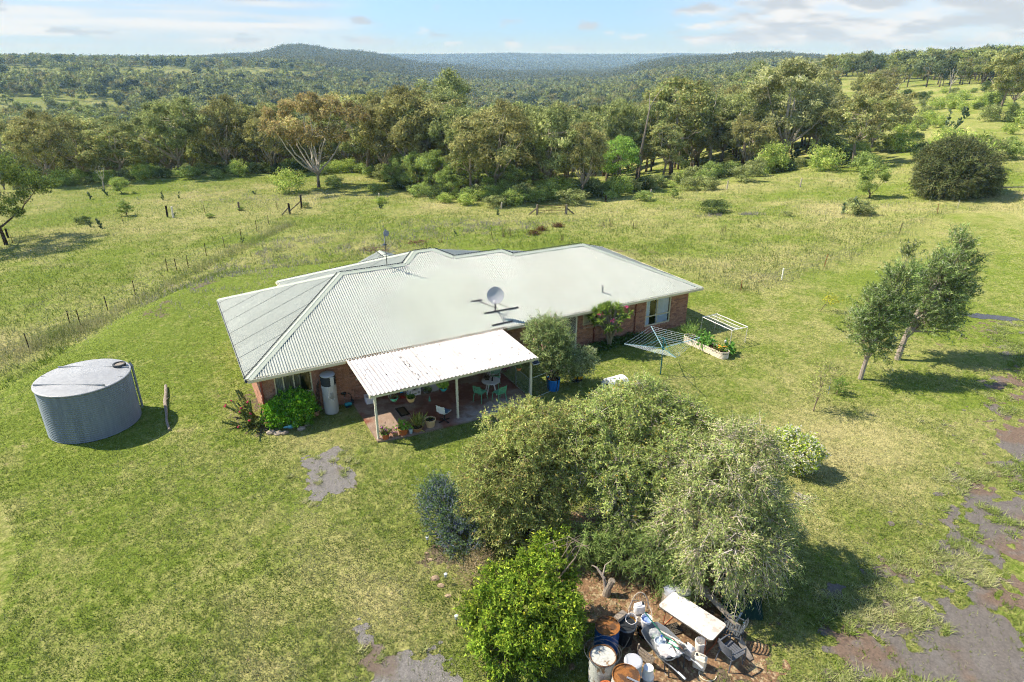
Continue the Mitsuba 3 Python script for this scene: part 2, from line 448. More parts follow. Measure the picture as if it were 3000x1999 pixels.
_az = np.concatenate([fan(-180, -64, 24), fan(-64, -50, 12), fan(-50, 50, 270), fan(50, 64, 12), fan(64, 180, 24)])
_rr = np.concatenate([[.5, 3, 5.5], np.geomspace(8, 60, 230), np.geomspace(60.6, 11500, 420)])
_R, _A = np.meshgrid(_rr, _az, indexing='ij')
_X, _Y = _R * np.sin(_A), _R * np.cos(_A)
_Z = terrain(_X, _Y)
gv = np.vstack([np.stack([_X, _Y, _Z], -1).reshape(-1, 3), [[0, 0, 0.0]]])
nA = len(_az)
ii, jj = np.meshgrid(np.arange(len(_rr) - 1), np.arange(nA), indexing='ij')
q = np.stack([ii * nA + jj, ii * nA + (jj + 1) % nA, (ii + 1) * nA + (jj + 1) % nA, (ii + 1) * nA + jj], -1).reshape(-1, 4)
gf = np.vstack([q[:, [0, 2, 1]], q[:, [0, 3, 2]], np.stack([np.full(nA, len(gv) - 1), (np.arange(nA) + 1) % nA, np.arange(nA)], 1)])
dryv, soilv = fields(gv[:, 0], gv[:, 1])
put('ground', (gv, gf, None), 'ground_mat', smooth=True, uv=np.stack([dryv, soilv], 1))
tag('ground', 'rolling green and straw coloured pasture around the house', kind='structure')
# ------------------------------------------------------------------ the house (built along u, v, then turned into place)
rng = np.random.default_rng(11)
CUR['M'] = HM
CREAM, BRK = 'd6cfae', '7a3b2c'
EZ, SL = 2.40, 0.40            # height of the eaves, slope of the roofs
HIPS = {'main': (0, 20.25, 11.1), 'middle': (3.43, 17.32, 12.85), 'right': (10.0, 24.95, 10.1), 'back': (7.68, 12.18, 13.3)}
house = thing('brick_house', 'long red brick farmhouse under a pale green corrugated hip roof', 'house')
WINS = {'three': (1.05, 2.62, 1.0, 2.10), 'door': (14.55, 16.66, .06, 2.12), 'small': (17.03, 19.30, 1.36, 2.10), 'big': (21.33, 23.16, .45, 2.10), 'back_door': (9.0, 10.9, .1, 2.1)}
U0, U1, V0, WT = .45, 24.45, .5, 2.26
# mortar body: front wall cut by its openings, the other walls whole
from shapely.geometry import box as sbox, Polygon
from shapely.ops import unary_union
front = sbox(U0, -.3, U1, WT)
for a, b, c, d in WINS.values():
    front = front.difference(sbox(a, c, b, d))
wm = MB('b0a090')
R90 = np.array([[1, 0, 0], [0, 0, -1], [0, 1, 0.0]])
wm.prism(front, -.11, 0, R=R90, c=(0, V0 + .012, 0))
wm.box((U0 + .067, 5.6, .98), (.11, 10.1, 2.56)); wm.box((U1 - .067, 5.05, .98), (.11, 9.0, 2.56))
wm.box((10.4, 10.6, .98), (19.7, .11, 2.56)); wm.box((20.1, 7.5, .98), (.11, 6.1, 2.56)); wm.box((22.2, 9.6, .98), (4.3, .11, 2.56))
wm.box((9.93, 11.9, .98), (4.2, 2.6, 2.56)); wm.prism([(7.8, EZ - .1), (9.93, EZ + .8), (12.06, EZ - .1)], -.1, 0, R=R90, c=(0, 13.15, 0))
wall = put('wall', wm, 'mortar_mat', house)
# bricks
BL, BH, JT = .230, .076, .010
def brick_mesh(sz, b=.003):
    return trimesh.convex.convex_hull(np.array([[sx * (sz[0] / 2 - b * p), sy * (sz[1] / 2 - b * q), s3 * (sz[2] / 2 - b * r)] for sx in (-1, 1) for sy in (-1, 1) for s3 in (-1, 1) for p, q, r in ((0, 1, 1), (1, 0, 1), (1, 1, 0))]))
near, rest = [], []
for k in range(27):
    z = -.2 + k * (BH + JT) + BH / 2
    if z + BH / 2 > WT: break
    for i in range(102):
        u = U0 + BL / 2 + (i + (k % 2) * .5 - .5) * (BL + JT)
        u0, u1 = max(U0, u - BL / 2), min(U1, u + BL / 2)
        segs = [(u0, u1)]
        for a, b, c, d in WINS.values():
            cc = c - (.13 if c > .3 else 0)
            if z + BH / 2 > cc and z - BH / 2 < d:
                segs = [t for s in segs for t in ((s[0], min(s[1], a - .005)), (max(s[0], b + .005), s[1])) if t[1] - t[0] > .02]
        for s in segs:
            if s[1] - s[0] < .03: continue
            (near if s[1] < 4.5 and abs(s[1] - s[0] - BL) < .005 else rest).append(((s[0] + s[1]) / 2, z, s[1] - s[0]))
near.sort(key=lambda b: (b[1] < .02, b[0]))
rest += near[296:]; near = near[:296]
bm = brick_mesh((BL, .03, BH))
var = [mikit.ply((bm.vertices, bm.faces), 'brick_mat', uv=np.tile([(j + .5) / 5, rng.random()], (len(bm.vertices), 1))) for j in range(5)]
for u, z, L in near:
    k = numbered(wall + '__brick', scene)
    P = W(u, V0 + .003 + rng.normal(0, .0012), z)
    scene[k] = {**var[rng.integers(5)], 'to_world': T4().translate(list(P)).rotate([0, 0, 1], math.degrees(TH)).rotate([0, 1, 0], rng.normal(0, .25))}
bv, bf, bu = [], [], []
def brick_at(c, s, R=None):
    v = BOXV * s
    if R is not None: v = v @ R.T
    bf.append(BOXF + 8 * len(bv)); bv.append(v + c); bu.append(np.tile(rng.random(2), (8, 1)))
for u, z, L in rest:
    brick_at((u, V0 + .003 + rng.normal(0, .0012), z), (L, .03, BH))
for a, b, c, d in (WINS['three'], WINS['small'], WINS['big']):      # sloping sill courses
    for i in range(int((b - a + .1) / .086)):
        brick_at((a - .03 + i * .086 + .04, V0 - .02, c - .065), (.076, .13, .115), rotx(-.22))
for k in range(27):
    z = -.2 + k * (BH + JT) + BH / 2
    for i in range(42):
        v = V0 + .14 + (i + (k % 2) * .5) * (BL + JT)
        if v < 10.5: brick_at((U0 + .003, v, z), (.03, BL, BH))
        if v < 9.4: brick_at((U1 - .003, v, z), (.03, BL, BH))
k = put('bricks', (np.vstack(bv), np.vstack(bf), None), 'brick_mat', wall, uv=np.vstack(bu))
tag(k, 'red brown bricks laid in running bond with pale mortar', kind='stuff')

# windows and doors
def window(name, spec, mulls, trans=None, curtain=None, label=None):
    a, b, c, d = spec
    y = V0 + .045
    m = MB(CREAM)
    m.box(((a + b) / 2, y, c + .03), (b - a, .07, .06)); m.box(((a + b) / 2, y, d - .025), (b - a, .07, .05))
    for x in (a + .025, b - .025): m.box((x, y + .001, (c + d) / 2), (.05, .066, d - c - .1))
    for x in mulls: m.box((x, y + .002, (c + d) / 2), (.045, .06, d - c - .11))
    if trans: m.box(((a + b) / 2, y + .003, trans), (b - a - .1, .055, .05))
    k = put(name, m, 'vc', house)
    if label: labels[k] = {'label': label}
    xs = [a] + list(mulls) + [b]
    for x0, x1 in zip(xs[:-1], xs[1:]):
        put('pane', MB('ffffff').add([[x0 + .03, y + .01, c + .04], [x1 - .03, y + .01, c + .04], [x1 - .03, y + .01, d - .04], [x0 + .03, y + .01, d - .04]], [[0, 1, 2], [0, 2, 3]]), 'glass', k)
    return k
def drape(x0, x1, z0, z1, y, col, n=8, amp=.03):
    m = MB(col); N = n * 6
    xs = np.linspace(x0, x1, N + 1); ys = y + amp * np.sin(np.linspace(0, n * 2 * np.pi, N + 1)) + .01 * np.sin(xs * 37)
    v = np.array([[x, yy, z] for x, yy in zip(xs, ys) for z in (z0, z1)])
    f = [[2 * i, 2 * i + 2, 2 * i + 3] for i in range(N)] + [[2 * i, 2 * i + 3, 2 * i + 1] for i in range(N)]
    return m.add(v, f)
w = window('window', WINS['three'], (1.42, 1.86), label='cream framed three light window behind the green shrub')
k = put('curtain', drape(1.07, 1.42, .95, 2.1, V0 + .16, '8d9488', 3), 'rough', w)
put('curtain', drape(1.44, 2.16, .95, 2.1, V0 + .16, '77765f', 5), 'rough', w)
w = window('window', WINS['small'], (17.55, 18.2, 18.75), label='low wide cream window beside the security door')
put('curtain', drape(17.1, 17.55, 1.3, 2.1, V0 + .16, 'c9c6b4', 4), 'rough', w)
put('sill', MB('c9c2a4').box((18.16, V0 + .01, 1.375), (2.24, .03, .02)), 'vc', w)
w = window('window', WINS['big'], (22.18,), trans=1.03, label='tall cream window with pale blue drawn curtains at the right end')
put('curtain', drape(21.36, 21.74, .4, 2.1, V0 + .18, 'cfdcea', 4, .04), 'rough', w)
put('curtain', drape(22.22, 23.12, .4, 2.1, V0 + .18, 'c4d2e2', 9, .04), 'rough', w)
a, b, c, d = WINS['door']
m = MB(CREAM); y = V0 + .03
m.box(((a + b) / 2, y, .1), (b - a, .09, .08)); m.box(((a + b) / 2, y, d - .03), (b - a, .09, .06))
for x in (a + .03, b - .03, 15.66): m.box((x, y + .002, 1.1), (.06, .08, 1.98))
dr_ = put('sliding_door', m, 'vc', house)
labels[dr_] = {'label': 'cream sliding glass door with a diamond mesh security screen'}
put('pane', MB('ffffff').add([[a + .05, y + .02, .13], [15.64, y + .02, .13], [15.64, y + .02, d - .05], [a + .05, y + .02, d - .05]], [[0, 1, 2], [0, 2, 3]]), 'glass', dr_)
put('curtain', drape(a + .05, 15.6, .1, 2.1, V0 + .2, '7f877b', 7), 'rough', dr_)
m = MB('e4e2d6')
x0, x1, z0, z1 = 15.72, 16.60, .16, d - .08
for x in (x0, x1): m.box((x, y - .03, (z0 + z1) / 2), (.06, .03, z1 - z0))
for z in (z0, z1): m.box(((x0 + x1) / 2, y - .031, z), (x1 - x0 + .06, .03, .06))
m.box(((x0 + x1) / 2, y - .03, 1.05), (.1, .034, .16))
reg = sbox(x0, z0, x1, z1)
from shapely.geometry import LineString
for s in np.arange(-2.3, 1.2, .105):
    for sg in (1, -1):
        g = LineString([(x0 + s, z0), (x0 + s + 2.3 / 1.25, z0 + 2.3)] if sg == 1 else [(x1 - s, z0), (x1 - s - 2.3 / 1.25, z0 + 2.3)]).intersection(reg)
        if g.is_empty or g.geom_type != 'LineString' or g.length < .05: continue
        (p0, q0), (p1, q1) = g.coords[0], g.coords[-1]
        m.bar((p0, y - .035 + .004 * sg, q0), (p1, y - .035 + .004 * sg, q1), .012, .006, up=(0, 1, 0))
put('security_screen', m, 'vc', dr_)
a, b, c, d = WINS['back_door']
m = MB('b9b29a').box(((a + b) / 2, V0 + .06, (c + d) / 2), (b - a, .05, d - c))
put('back_door', m, 'vc', house)
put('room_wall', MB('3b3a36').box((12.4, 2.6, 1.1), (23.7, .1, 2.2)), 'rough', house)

# roof: every corrugated sheet is a piece of its own
roof = None
PITCHC, AMP = .1143, .021
def sheets(fn_t, s0, s1, place, parent, width=.762, t_low=0.0):
    """sheets running up a roof face: along s from s0 to s1, up to fn_t(s); place(s, t, h) -> (u, v, z)"""
    width = PITCHC * 7
    n = max(1, int(math.ceil((s1 - s0) / width - 1e-6)))
    for i in range(n):
        a, b = s0 + i * width, min(s1, s0 + (i + 1) * width + .02)
        ss_ = np.linspace(a, b, max(3, int(round((b - a) / PITCHC * 6)) + 1))
        tm = np.array([max(fn_t(s), 0.0) for s in ss_])
        if tm.max() < .02: continue
        h = AMP * np.cos(ss_ / PITCHC * 2 * np.pi) + .012 * (i % 2) + .014
        lo = np.stack([ss_, np.full_like(ss_, t_low - .06), h], 1)
        hi = np.stack([ss_, tm, h], 1)
        v = np.array([place(*p) for p in np.vstack([lo, hi])])
        m_ = len(ss_); j = np.arange(m_ - 1)
        f = np.vstack([np.stack([j, j + 1, j + 1 + m_], 1), np.stack([j, j + 1 + m_, j + m_], 1)])
        put('sheet', (v, f, np.ones((len(v), 3))), 'roof_mat', parent, smooth=True)
nrm = np.array([-SL, 1.0]) / math.hypot(SL, 1)
def front_tmax(u):
    return max(min(u - a, b - u, d / 2) for k_, (a, b, d) in HIPS.items() if k_ != 'back')
# soffit, fascia and gutters carry the roof's own key
m = MB('cfc9ae')
for a, b, v0, v1 in ((0, 24.95, 0, 10.1), (0, 20.25, 10.1, 11.1), (3.43, 17.32, 11.1, 12.85), (7.7, 12.16, 12.85, 13.25)):
    m.box(((a + b) / 2, (v0 + v1) / 2, EZ - .13), (b - a - .02, v1 - v0 - .02 if v0 == 0 else v1 - v0, .02))
roof = put('roof', m, 'vc', house)
sheets(front_tmax, 0, 24.95, lambda s, t, h: (s, t - h * .37, EZ + SL * t + h * .93), roof)
def hip_side(u0, D, sgn, v0=0.0):
    return lambda s, t, h: (u0 + sgn * t - sgn * h * .37, s, EZ + SL * t + h * .93)
A, B, D = HIPS['main']
sheets(lambda s: min(s, D - s), 0, D, hip_side(A, D, 1), roof)
sheets(lambda s: min(s - A, B - s, D / 2), A, B, lambda s, t, h: (s, D - t + h * .37, EZ + SL * t + h * .93), roof)
sheets(lambda s: min(s, D - s), 0, D, hip_side(B, D, -1), roof)
A, B, D = HIPS['middle']
sheets(lambda s: min(s, D - s), D / 2 - 1.2, D, hip_side(A, D, 1), roof)
sheets(lambda s: min(s - A, B - s, D / 2), A, B, lambda s, t, h: (s, D - t + h * .37, EZ + SL * t + h * .93), roof)
sheets(lambda s: min(s, D - s), D / 2 - 1.2, D, hip_side(B, D, -1), roof)
A, B, D = HIPS['right']
sheets(lambda s: min(s, D - s), 0, D, hip_side(B, D, -1), roof)
sheets(lambda s: min(s - A, B - s, D / 2), 12.5, B, lambda s, t, h: (s, D - t + h * .37, EZ + SL * t + h * .93), roof)
A, B, D = HIPS['back']
hw = (B - A) / 2
sheets(lambda s: hw, 9.0, D, hip_side(A, D, 1), roof)
sheets(lambda s: hw, 9.0, D, hip_side(B, D, -1), roof)
def cap(p, q, name='ridge_cap', dark=1):
    """bent metal flashing over a ridge or hip, from p to q in u, v, z"""
    p, q = np.array(p, float), np.array(q, float)
    d = unit(q - p); hz = unit(np.array([-d[1], d[0], 0.0]))
    level = abs(d[2]) < .05
    drop = .37 if level else .26
    m = MB('a9b2a4')
    up = np.array([0, 0, .035])
    prof = [(-.20, -.20 * drop - .004), (-.19, -.19 * drop + .012), (-.03, -.03 * drop + .012), (-.018, .018), (0, .026), (.018, .018), (.03, -.03 * drop + .012), (.19, -.19 * drop + .012), (.20, -.20 * drop - .004)]
    v = np.array([e + up + hz * a + np.array([0, 0, b]) for e in (p, q) for a, b in prof])
    n = len(prof); j = np.arange(n - 1)
    m.add(v, np.vstack([np.stack([j, j + 1, j + 1 + n], 1), np.stack([j, j + 1 + n, j + n], 1)]))
    if dark: m.bar(p + hz * .215 * dark + up, q + hz * .215 * dark + up, .035, .03, col='2a3238')
    put(name, m, 'vc', roof)
zr = lambda d: EZ + SL * d
cap((0, 0, EZ), (5.55, 5.55, zr(5.55)), 'hip_cap'); cap((0, 11.1, EZ), (5.55, 5.55, zr(5.55)), 'hip_cap', 0)
cap((5.55, 5.55, zr(5.55)), (8.98, 5.55, zr(5.55)))
cap((8.98, 5.55, zr(5.55)), (9.855, 6.425, zr(6.425)), 'hip_cap'); cap((9.855, 6.425, zr(6.425)), (10.895, 6.425, zr(6.425)))
cap((10.895, 6.425, zr(6.425)), (11.77, 5.55, zr(5.55)), 'hip_cap'); cap((11.77, 5.55, zr(5.55)), (14.7, 5.55, zr(5.55)))
cap((14.7, 5.55, zr(5.55)), (15.2, 5.05, zr(5.05)), 'hip_cap'); cap((15.2, 5.05, zr(5.05)), (19.9, 5.05, zr(5.05)))
cap((19.9, 5.05, zr(5.05)), (24.95, 0, EZ), 'hip_cap', 0); cap((24.95, 10.1, EZ), (19.9, 5.05, zr(5.05)), 'hip_cap')
cap((9.93, 9.5, zr(2.25)), (9.93, 13.3, zr(2.25)))
cap((3.43, 12.85, EZ), (9.855, 6.425, zr(6.425)), 'hip_cap')
def gutter(p, q, out, label=None, col='d3ccb0'):
    p, q, o = np.array(p, float), np.array(q, float), np.array(out, float)
    m = MB(col)
    prof = [(-.012, .045), (-.012, -.13), (.10, -.13), (.118, -.10), (.118, .015), (.108, .022), (.104, .012), (.104, -.10), (.0, -.10), (.0, .045)]
    d = unit(q - p)
    v = np.array([e + o * a + np.array([0, 0, EZ + b]) for e in (p, q) for a, b in prof])
    n = len(prof); j = np.arange(n); k2 = (j + 1) % n
    m.add(v, np.vstack([np.stack([j, k2, k2 + n], 1), np.stack([j, k2 + n, j + n], 1)]))
    # fascia under it
    m.box(((p + q) / 2) + o * -.03 + [0, 0, EZ - .06], np.abs(q - p) + np.abs(o) * .03 + [0, 0, .17], col='c9c1a2')
    kk = put('gutter', m, 'vc', roof)
    if label: labels[kk] = {'label': label}
gutter((-.02, 0, 0), (4.05, 0, 0), (0, -1, 0)); gutter((4.05, 0, 0), (12.1, 0, 0), (0, -1, 0), 'brown stained gutter above the patio cover', '9c7a55'); gutter((12.1, 0, 0), (24.97, 0, 0), (0, -1, 0))
gutter((0, 0, 0), (0, 11.1, 0), (-1, 0, 0), None, '8f9490'); gutter((3.43, 11.1, 0), (3.43, 12.85, 0), (-1, 0, 0)); gutter((24.95, 0, 0), (24.95, 10.1, 0), (1, 0, 0))
gutter((0, 11.1, 0), (3.43, 11.1, 0), (0, 1, 0))
# roof fittings
m = MB('6b4a3c'); m.tube([(.5, .40, 2.22), (.5, .42, 1.0), (.5, .42, .32)], .045, 10, '8a3f30'); m.tube([(.5, .42, .34), (.5, .34, .12), (.5, .22, .02)], .065, 10, '7a4038')
m.tube([(.1, .1, 2.33), (.3, .25, 2.28), (.5, .40, 2.2)], .045, 10, '8a3f30')
k = put('downpipe', m, 'vc', house); labels[k] = {'label': 'rust red downpipe at the left corner'}
m = MB('7a3f2e'); m.tube([(17.75, .44, 2.25), (17.75, .44, .0)], .04, 10); put('downpipe', m, 'vc', house)
m = MB('7a3f2e'); m.tube([(20.55, .44, 2.25), (20.55, .44, .0)], .03, 10); put('downpipe', m, 'vc', house)
m = MB('dcdcd6'); m.tube([(18.6, 1.05, 2.80), (18.6, 1.05, 3.22)], .045, 12, 'a9aaa4'); m.lathe([(.06, 3.22), (.075, 3.26), (.0, 3.30)], 12, (18.6, 1.05, 0)); m.lathe([(.12, 2.78), (.06, 2.88), (.045, 2.92)], 12, (18.6, 1.05, 0), '8e9088')
k = put('vent_pipe', m, 'vc', house); labels[k] = {'label': 'short grey vent pipe standing on the right roof slope'}
m = MB('e8e8e4'); m.lathe([(0, .0), (.07, 0), (.085, -.03), (.06, -.09), (0, -.1)], 14, (3.0, .40, 2.12), R=rotx(.6)); m.lathe([(0, .0), (.05, 0), (.06, -.03), (.0, -.09)], 12, (2.86, .42, 2.1), R=rotx(.6)); m.box((2.93, .48, 2.14), (.1, .05, .08))
k = put('floodlight', m, 'vc', house); labels[k] = {'label': 'white twin floodlight beside the three light window'}
m = MB('cfcabb').box((4.62, .472, 1.12), (.16, .03, .10), bevel=.006); k = put('power_point', m, 'vc', house)

# television aerial on the left ridge
t = thing('tv_antenna', 'thin metal television aerial standing on the left roof ridge', 'antenna')
x, y, z = 8.0, 5.6, zr(5.55) + .02
m = MB('5a5e60'); m.tube([(x, y, z - .05), (x, y, z + 2.0)], .022, 8); m.tube([(x, y, z + 1.95), (x - .12, y, z + 3.1)], .006, 5)
put('mast', m, 'zinc', t)
m = MB('70767a'); m.bar((x - .45, y - .1, z + .62), (x + .55, y + .1, z + .70), .02)
for i in range(9): m.tube([(x - .4 + i * .11, y - .28 + .02 * i, z + .63 + .009 * i), (x - .4 + i * .11, y + .28 + .02 * i, z + .63 + .009 * i)], .006, 4)
put('yagi_array', m, 'zinc', t)
m = MB('8a8f92'); m.bar((x - .05, y, z + 1.2), (x + .06, y, z + 1.95), .05, .03); m.lathe([(0, 0), (.12, .02), (.16, .05), (.15, .06), (0, .03)], 12, (x + .06, y - .05, z + 1.75), R=rotx(1.2)); m.box((x - .05, y - .02, z + 1.16), (.2, .12, .05), col='3c4a55')
put('receiver', m, 'vc', t)

# satellite dish on its rails
t = thing('satellite_dish', 'grey satellite dish on a rail mount on the front roof slope', 'dish')
rz = lambda v_: EZ + SL * v_ + .04
def rail(a, b, nm='rail'):
    put(nm, MB('33363a').bar(a, b, .06, .06), 'vc', t)
rail((11.15, 2.06, rz(2.06)), (11.75, 2.06, rz(2.06))); rail((11.42, 1.12, rz(1.12)), (13.35, 1.10, rz(1.10))); rail((11.42, .26, rz(.26)), (12.6, .28, rz(.28)))
m = MB('4a4d50'); m.tube([(12.05, 1.10, rz(1.1)), (12.05, 1.12, rz(1.1) + .55)], .04, 10); m.tube([(12.05, 1.12, rz(1.1) + .5), (12.9, 1.1, rz(1.1) + .02)], .018, 6); m.tube([(12.05, 1.12, rz(1.1) + .4), (12.1, .3, rz(.3))], .018, 6); m.tube([(12.05, 1.12, rz(1.1) + .2), (11.5, 2.05, rz(2.05))], .018, 6)
put('mount', m, 'zinc', t)
dn = unit(np.array([-.5, -.78, .38])); sx = unit(np.cross([0, 0, 1.0], dn)); R = np.stack([sx, np.cross(dn, sx), dn], 1)
dc = np.array([12.02, 1.0, rz(1.1) + .90])
pr = [(r, .42 * r * r) for r in np.linspace(0, .42, 9)] + [(.435, .082), (.425, .06)] + [(r, .42 * r * r - .012) for r in np.linspace(.415, 0, 6)]
m = MB('a9adb2').lathe(pr, 28, dc, R=R, sharp=False); put('reflector', m, 'vc', t, smooth=True)
m = MB('50555a'); lo = dc + R @ np.array([0, -.38, .07]); fp = dc + R @ np.array([0, -.33, .5])
m.tube([lo, fp], .016, 6); put('feed_arm', m, 'zinc', t)
put('receiver_head', MB('e6e6e2').box(fp, (.13, .11, .12), R, bevel=.02), 'vc', t)

# patio
m = MB('9a6a50'); m.prism([(4.25, .5), (4.25, -3.42), (5.4, -3.6), (8.2, -3.72), (11.1, -3.62), (11.62, -3.3), (11.72, .5)], -.12, .09)
put('patio_slab', m, 'patio_mat'); tag('patio_slab', 'worn red painted concrete slab under the patio cover', kind='structure')
t = thing('patio_cover', 'white corrugated lean to patio cover on three cream posts', 'patio cover')
ZF, ZB = 2.27, 2.40
for u in (4.34, 7.95, 11.63): put('post', MB('d9d6c2').box((u, -3.27, 1.1), (.09, .09, 2.04), bevel=.006), 'vc', t)
put('beam', MB('c2bf9f').box((7.98, -3.30, 2.17), (7.75, .05, .14)), 'vc', t)
put('gutter', MB('cfccae').box((7.98, -3.48, 2.20), (7.80, .11, .10)), 'vc', t)
for i, u in enumerate(np.linspace(4.3, 11.65, 8)): put('rafter', MB('b9ad90').bar((u, -3.25, 2.17), (u, .05, 2.27), .05, .09), 'vc', t)
put('back_board', MB('b0a68c').box((7.98, .10, 2.205), (7.6, .75, .02)), 'vc', t)
put('edge_flashing', MB('d8d6cc').bar((4.10, -3.5, 2.28), (4.10, -.1, 2.41), .03, .10), 'vc', t)
PP = .173
for i in range(8):
    a, b = 4.12 + i * PP * 5.5, min(11.86, 4.12 + (i + 1) * PP * 5.5 + .05)
    s_ = np.linspace(a, b, int((b - a) / PP * 10)); h = .026 * np.cos(s_ / PP * 2 * np.pi) + .004 * (i % 2)
    n = len(s_); j = np.arange(n - 1)
    vb = lambda dz: np.vstack([np.stack([s_, s_ * 0 - 3.58, h + ZF + .03 + dz], 1), np.stack([s_, s_ * 0 - .14, h + ZB + .005 + dz], 1)])
    v = np.vstack([vb(0), vb(-.008)])
    f = np.vstack([np.stack([j, j + 1, j + 1 + n], 1), np.stack([j, j + 1 + n, j + n], 1), np.stack([j + 2 * n, j + 1 + 2 * n, j + 1 + 3 * n], 1), np.stack([j + 2 * n, j + 1 + 3 * n, j + 3 * n], 1), np.stack([j, j + 1, j + 1 + 2 * n], 1), np.stack([j, j + 1 + 2 * n, j + 2 * n], 1)])
    put('roof_sheet', (v, f, np.ones((len(v), 3))), 'sheet_mat', t)
lm = MB('2c251d')
lr = np.random.default_rng(3)
for i in range(46):
    u, v_ = lr.uniform(4.3, 11.7), lr.uniform(-3.5, -.2)
    if i < 16: u, v_ = 6.35 + lr.normal(0, .05), lr.uniform(-3.4, -.7)
    zz = ZF + .035 + (ZB - ZF) * (v_ + 3.58) / 3.44 + .026 * math.cos(u / PP * 2 * np.pi)
    lm.ball((u, v_, zz + .004), np.array([lr.uniform(.012, .04), lr.uniform(.012, .05), .012]), sub=1, jit=.4, seed=i)
tag(put('leaf_litter', lm, 'rough', t), 'dark leaf litter scattered on the sheets', kind='stuff')
CUR['M'] = None
# ------------------------------------------------------------------ foliage
def leafset(P, D, L, Wd, col, rng, tri=False, face=None):
    """leaves at P along D: rhombs of two triangles, or single triangles"""
    n = len(P)
    S = unit(np.cross(D, rng.normal(size=(n, 3)) if face is None else face + .55 * rng.normal(size=(n, 3))))
    L = np.broadcast_to(L, (n,))[:, None]; Wd = np.broadcast_to(Wd, (n,))[:, None]
    if tri:
        v = np.stack([P - S * Wd / 2, P + S * Wd / 2, P + D * L], 1).reshape(-1, 3)
        return v, np.arange(3 * n).reshape(-1, 3), np.repeat(col, 3, axis=0)
    N = np.cross(D, S)
    mid = P + D * L * .45
    v = np.stack([P, mid + S * Wd / 2 + N * Wd * .18, P + D * L, mid - S * Wd / 2 + N * Wd * .18], 1).reshape(-1, 3)
    b = np.arange(n)[:, None] * 4
    return v, np.vstack([b + [0, 1, 2], b + [0, 2, 3]]), np.repeat(col, 4, axis=0)


def pal(rng, n, cols, var=.22, clump=None):
    cs = np.array([C(c) * 1.12 if isinstance(c, str) else c for c in cols])
    w = rng.random((n, 1))
    i, j = rng.integers(len(cs), size=n), rng.integers(len(cs), size=n)
    c = cs[i] * w + cs[j] * (1 - w)
    k = np.exp(rng.normal(0, var, (n, 1)))
    if clump is not None: k = k * clump[:, None]
    return np.clip(c * k, 0.004, .75)


def bez(a, b, c, n):
    t = np.linspace(0, 1, n)[:, None]
    return a * (1 - t) ** 2 + 2 * b * t * (1 - t) + c * t * t


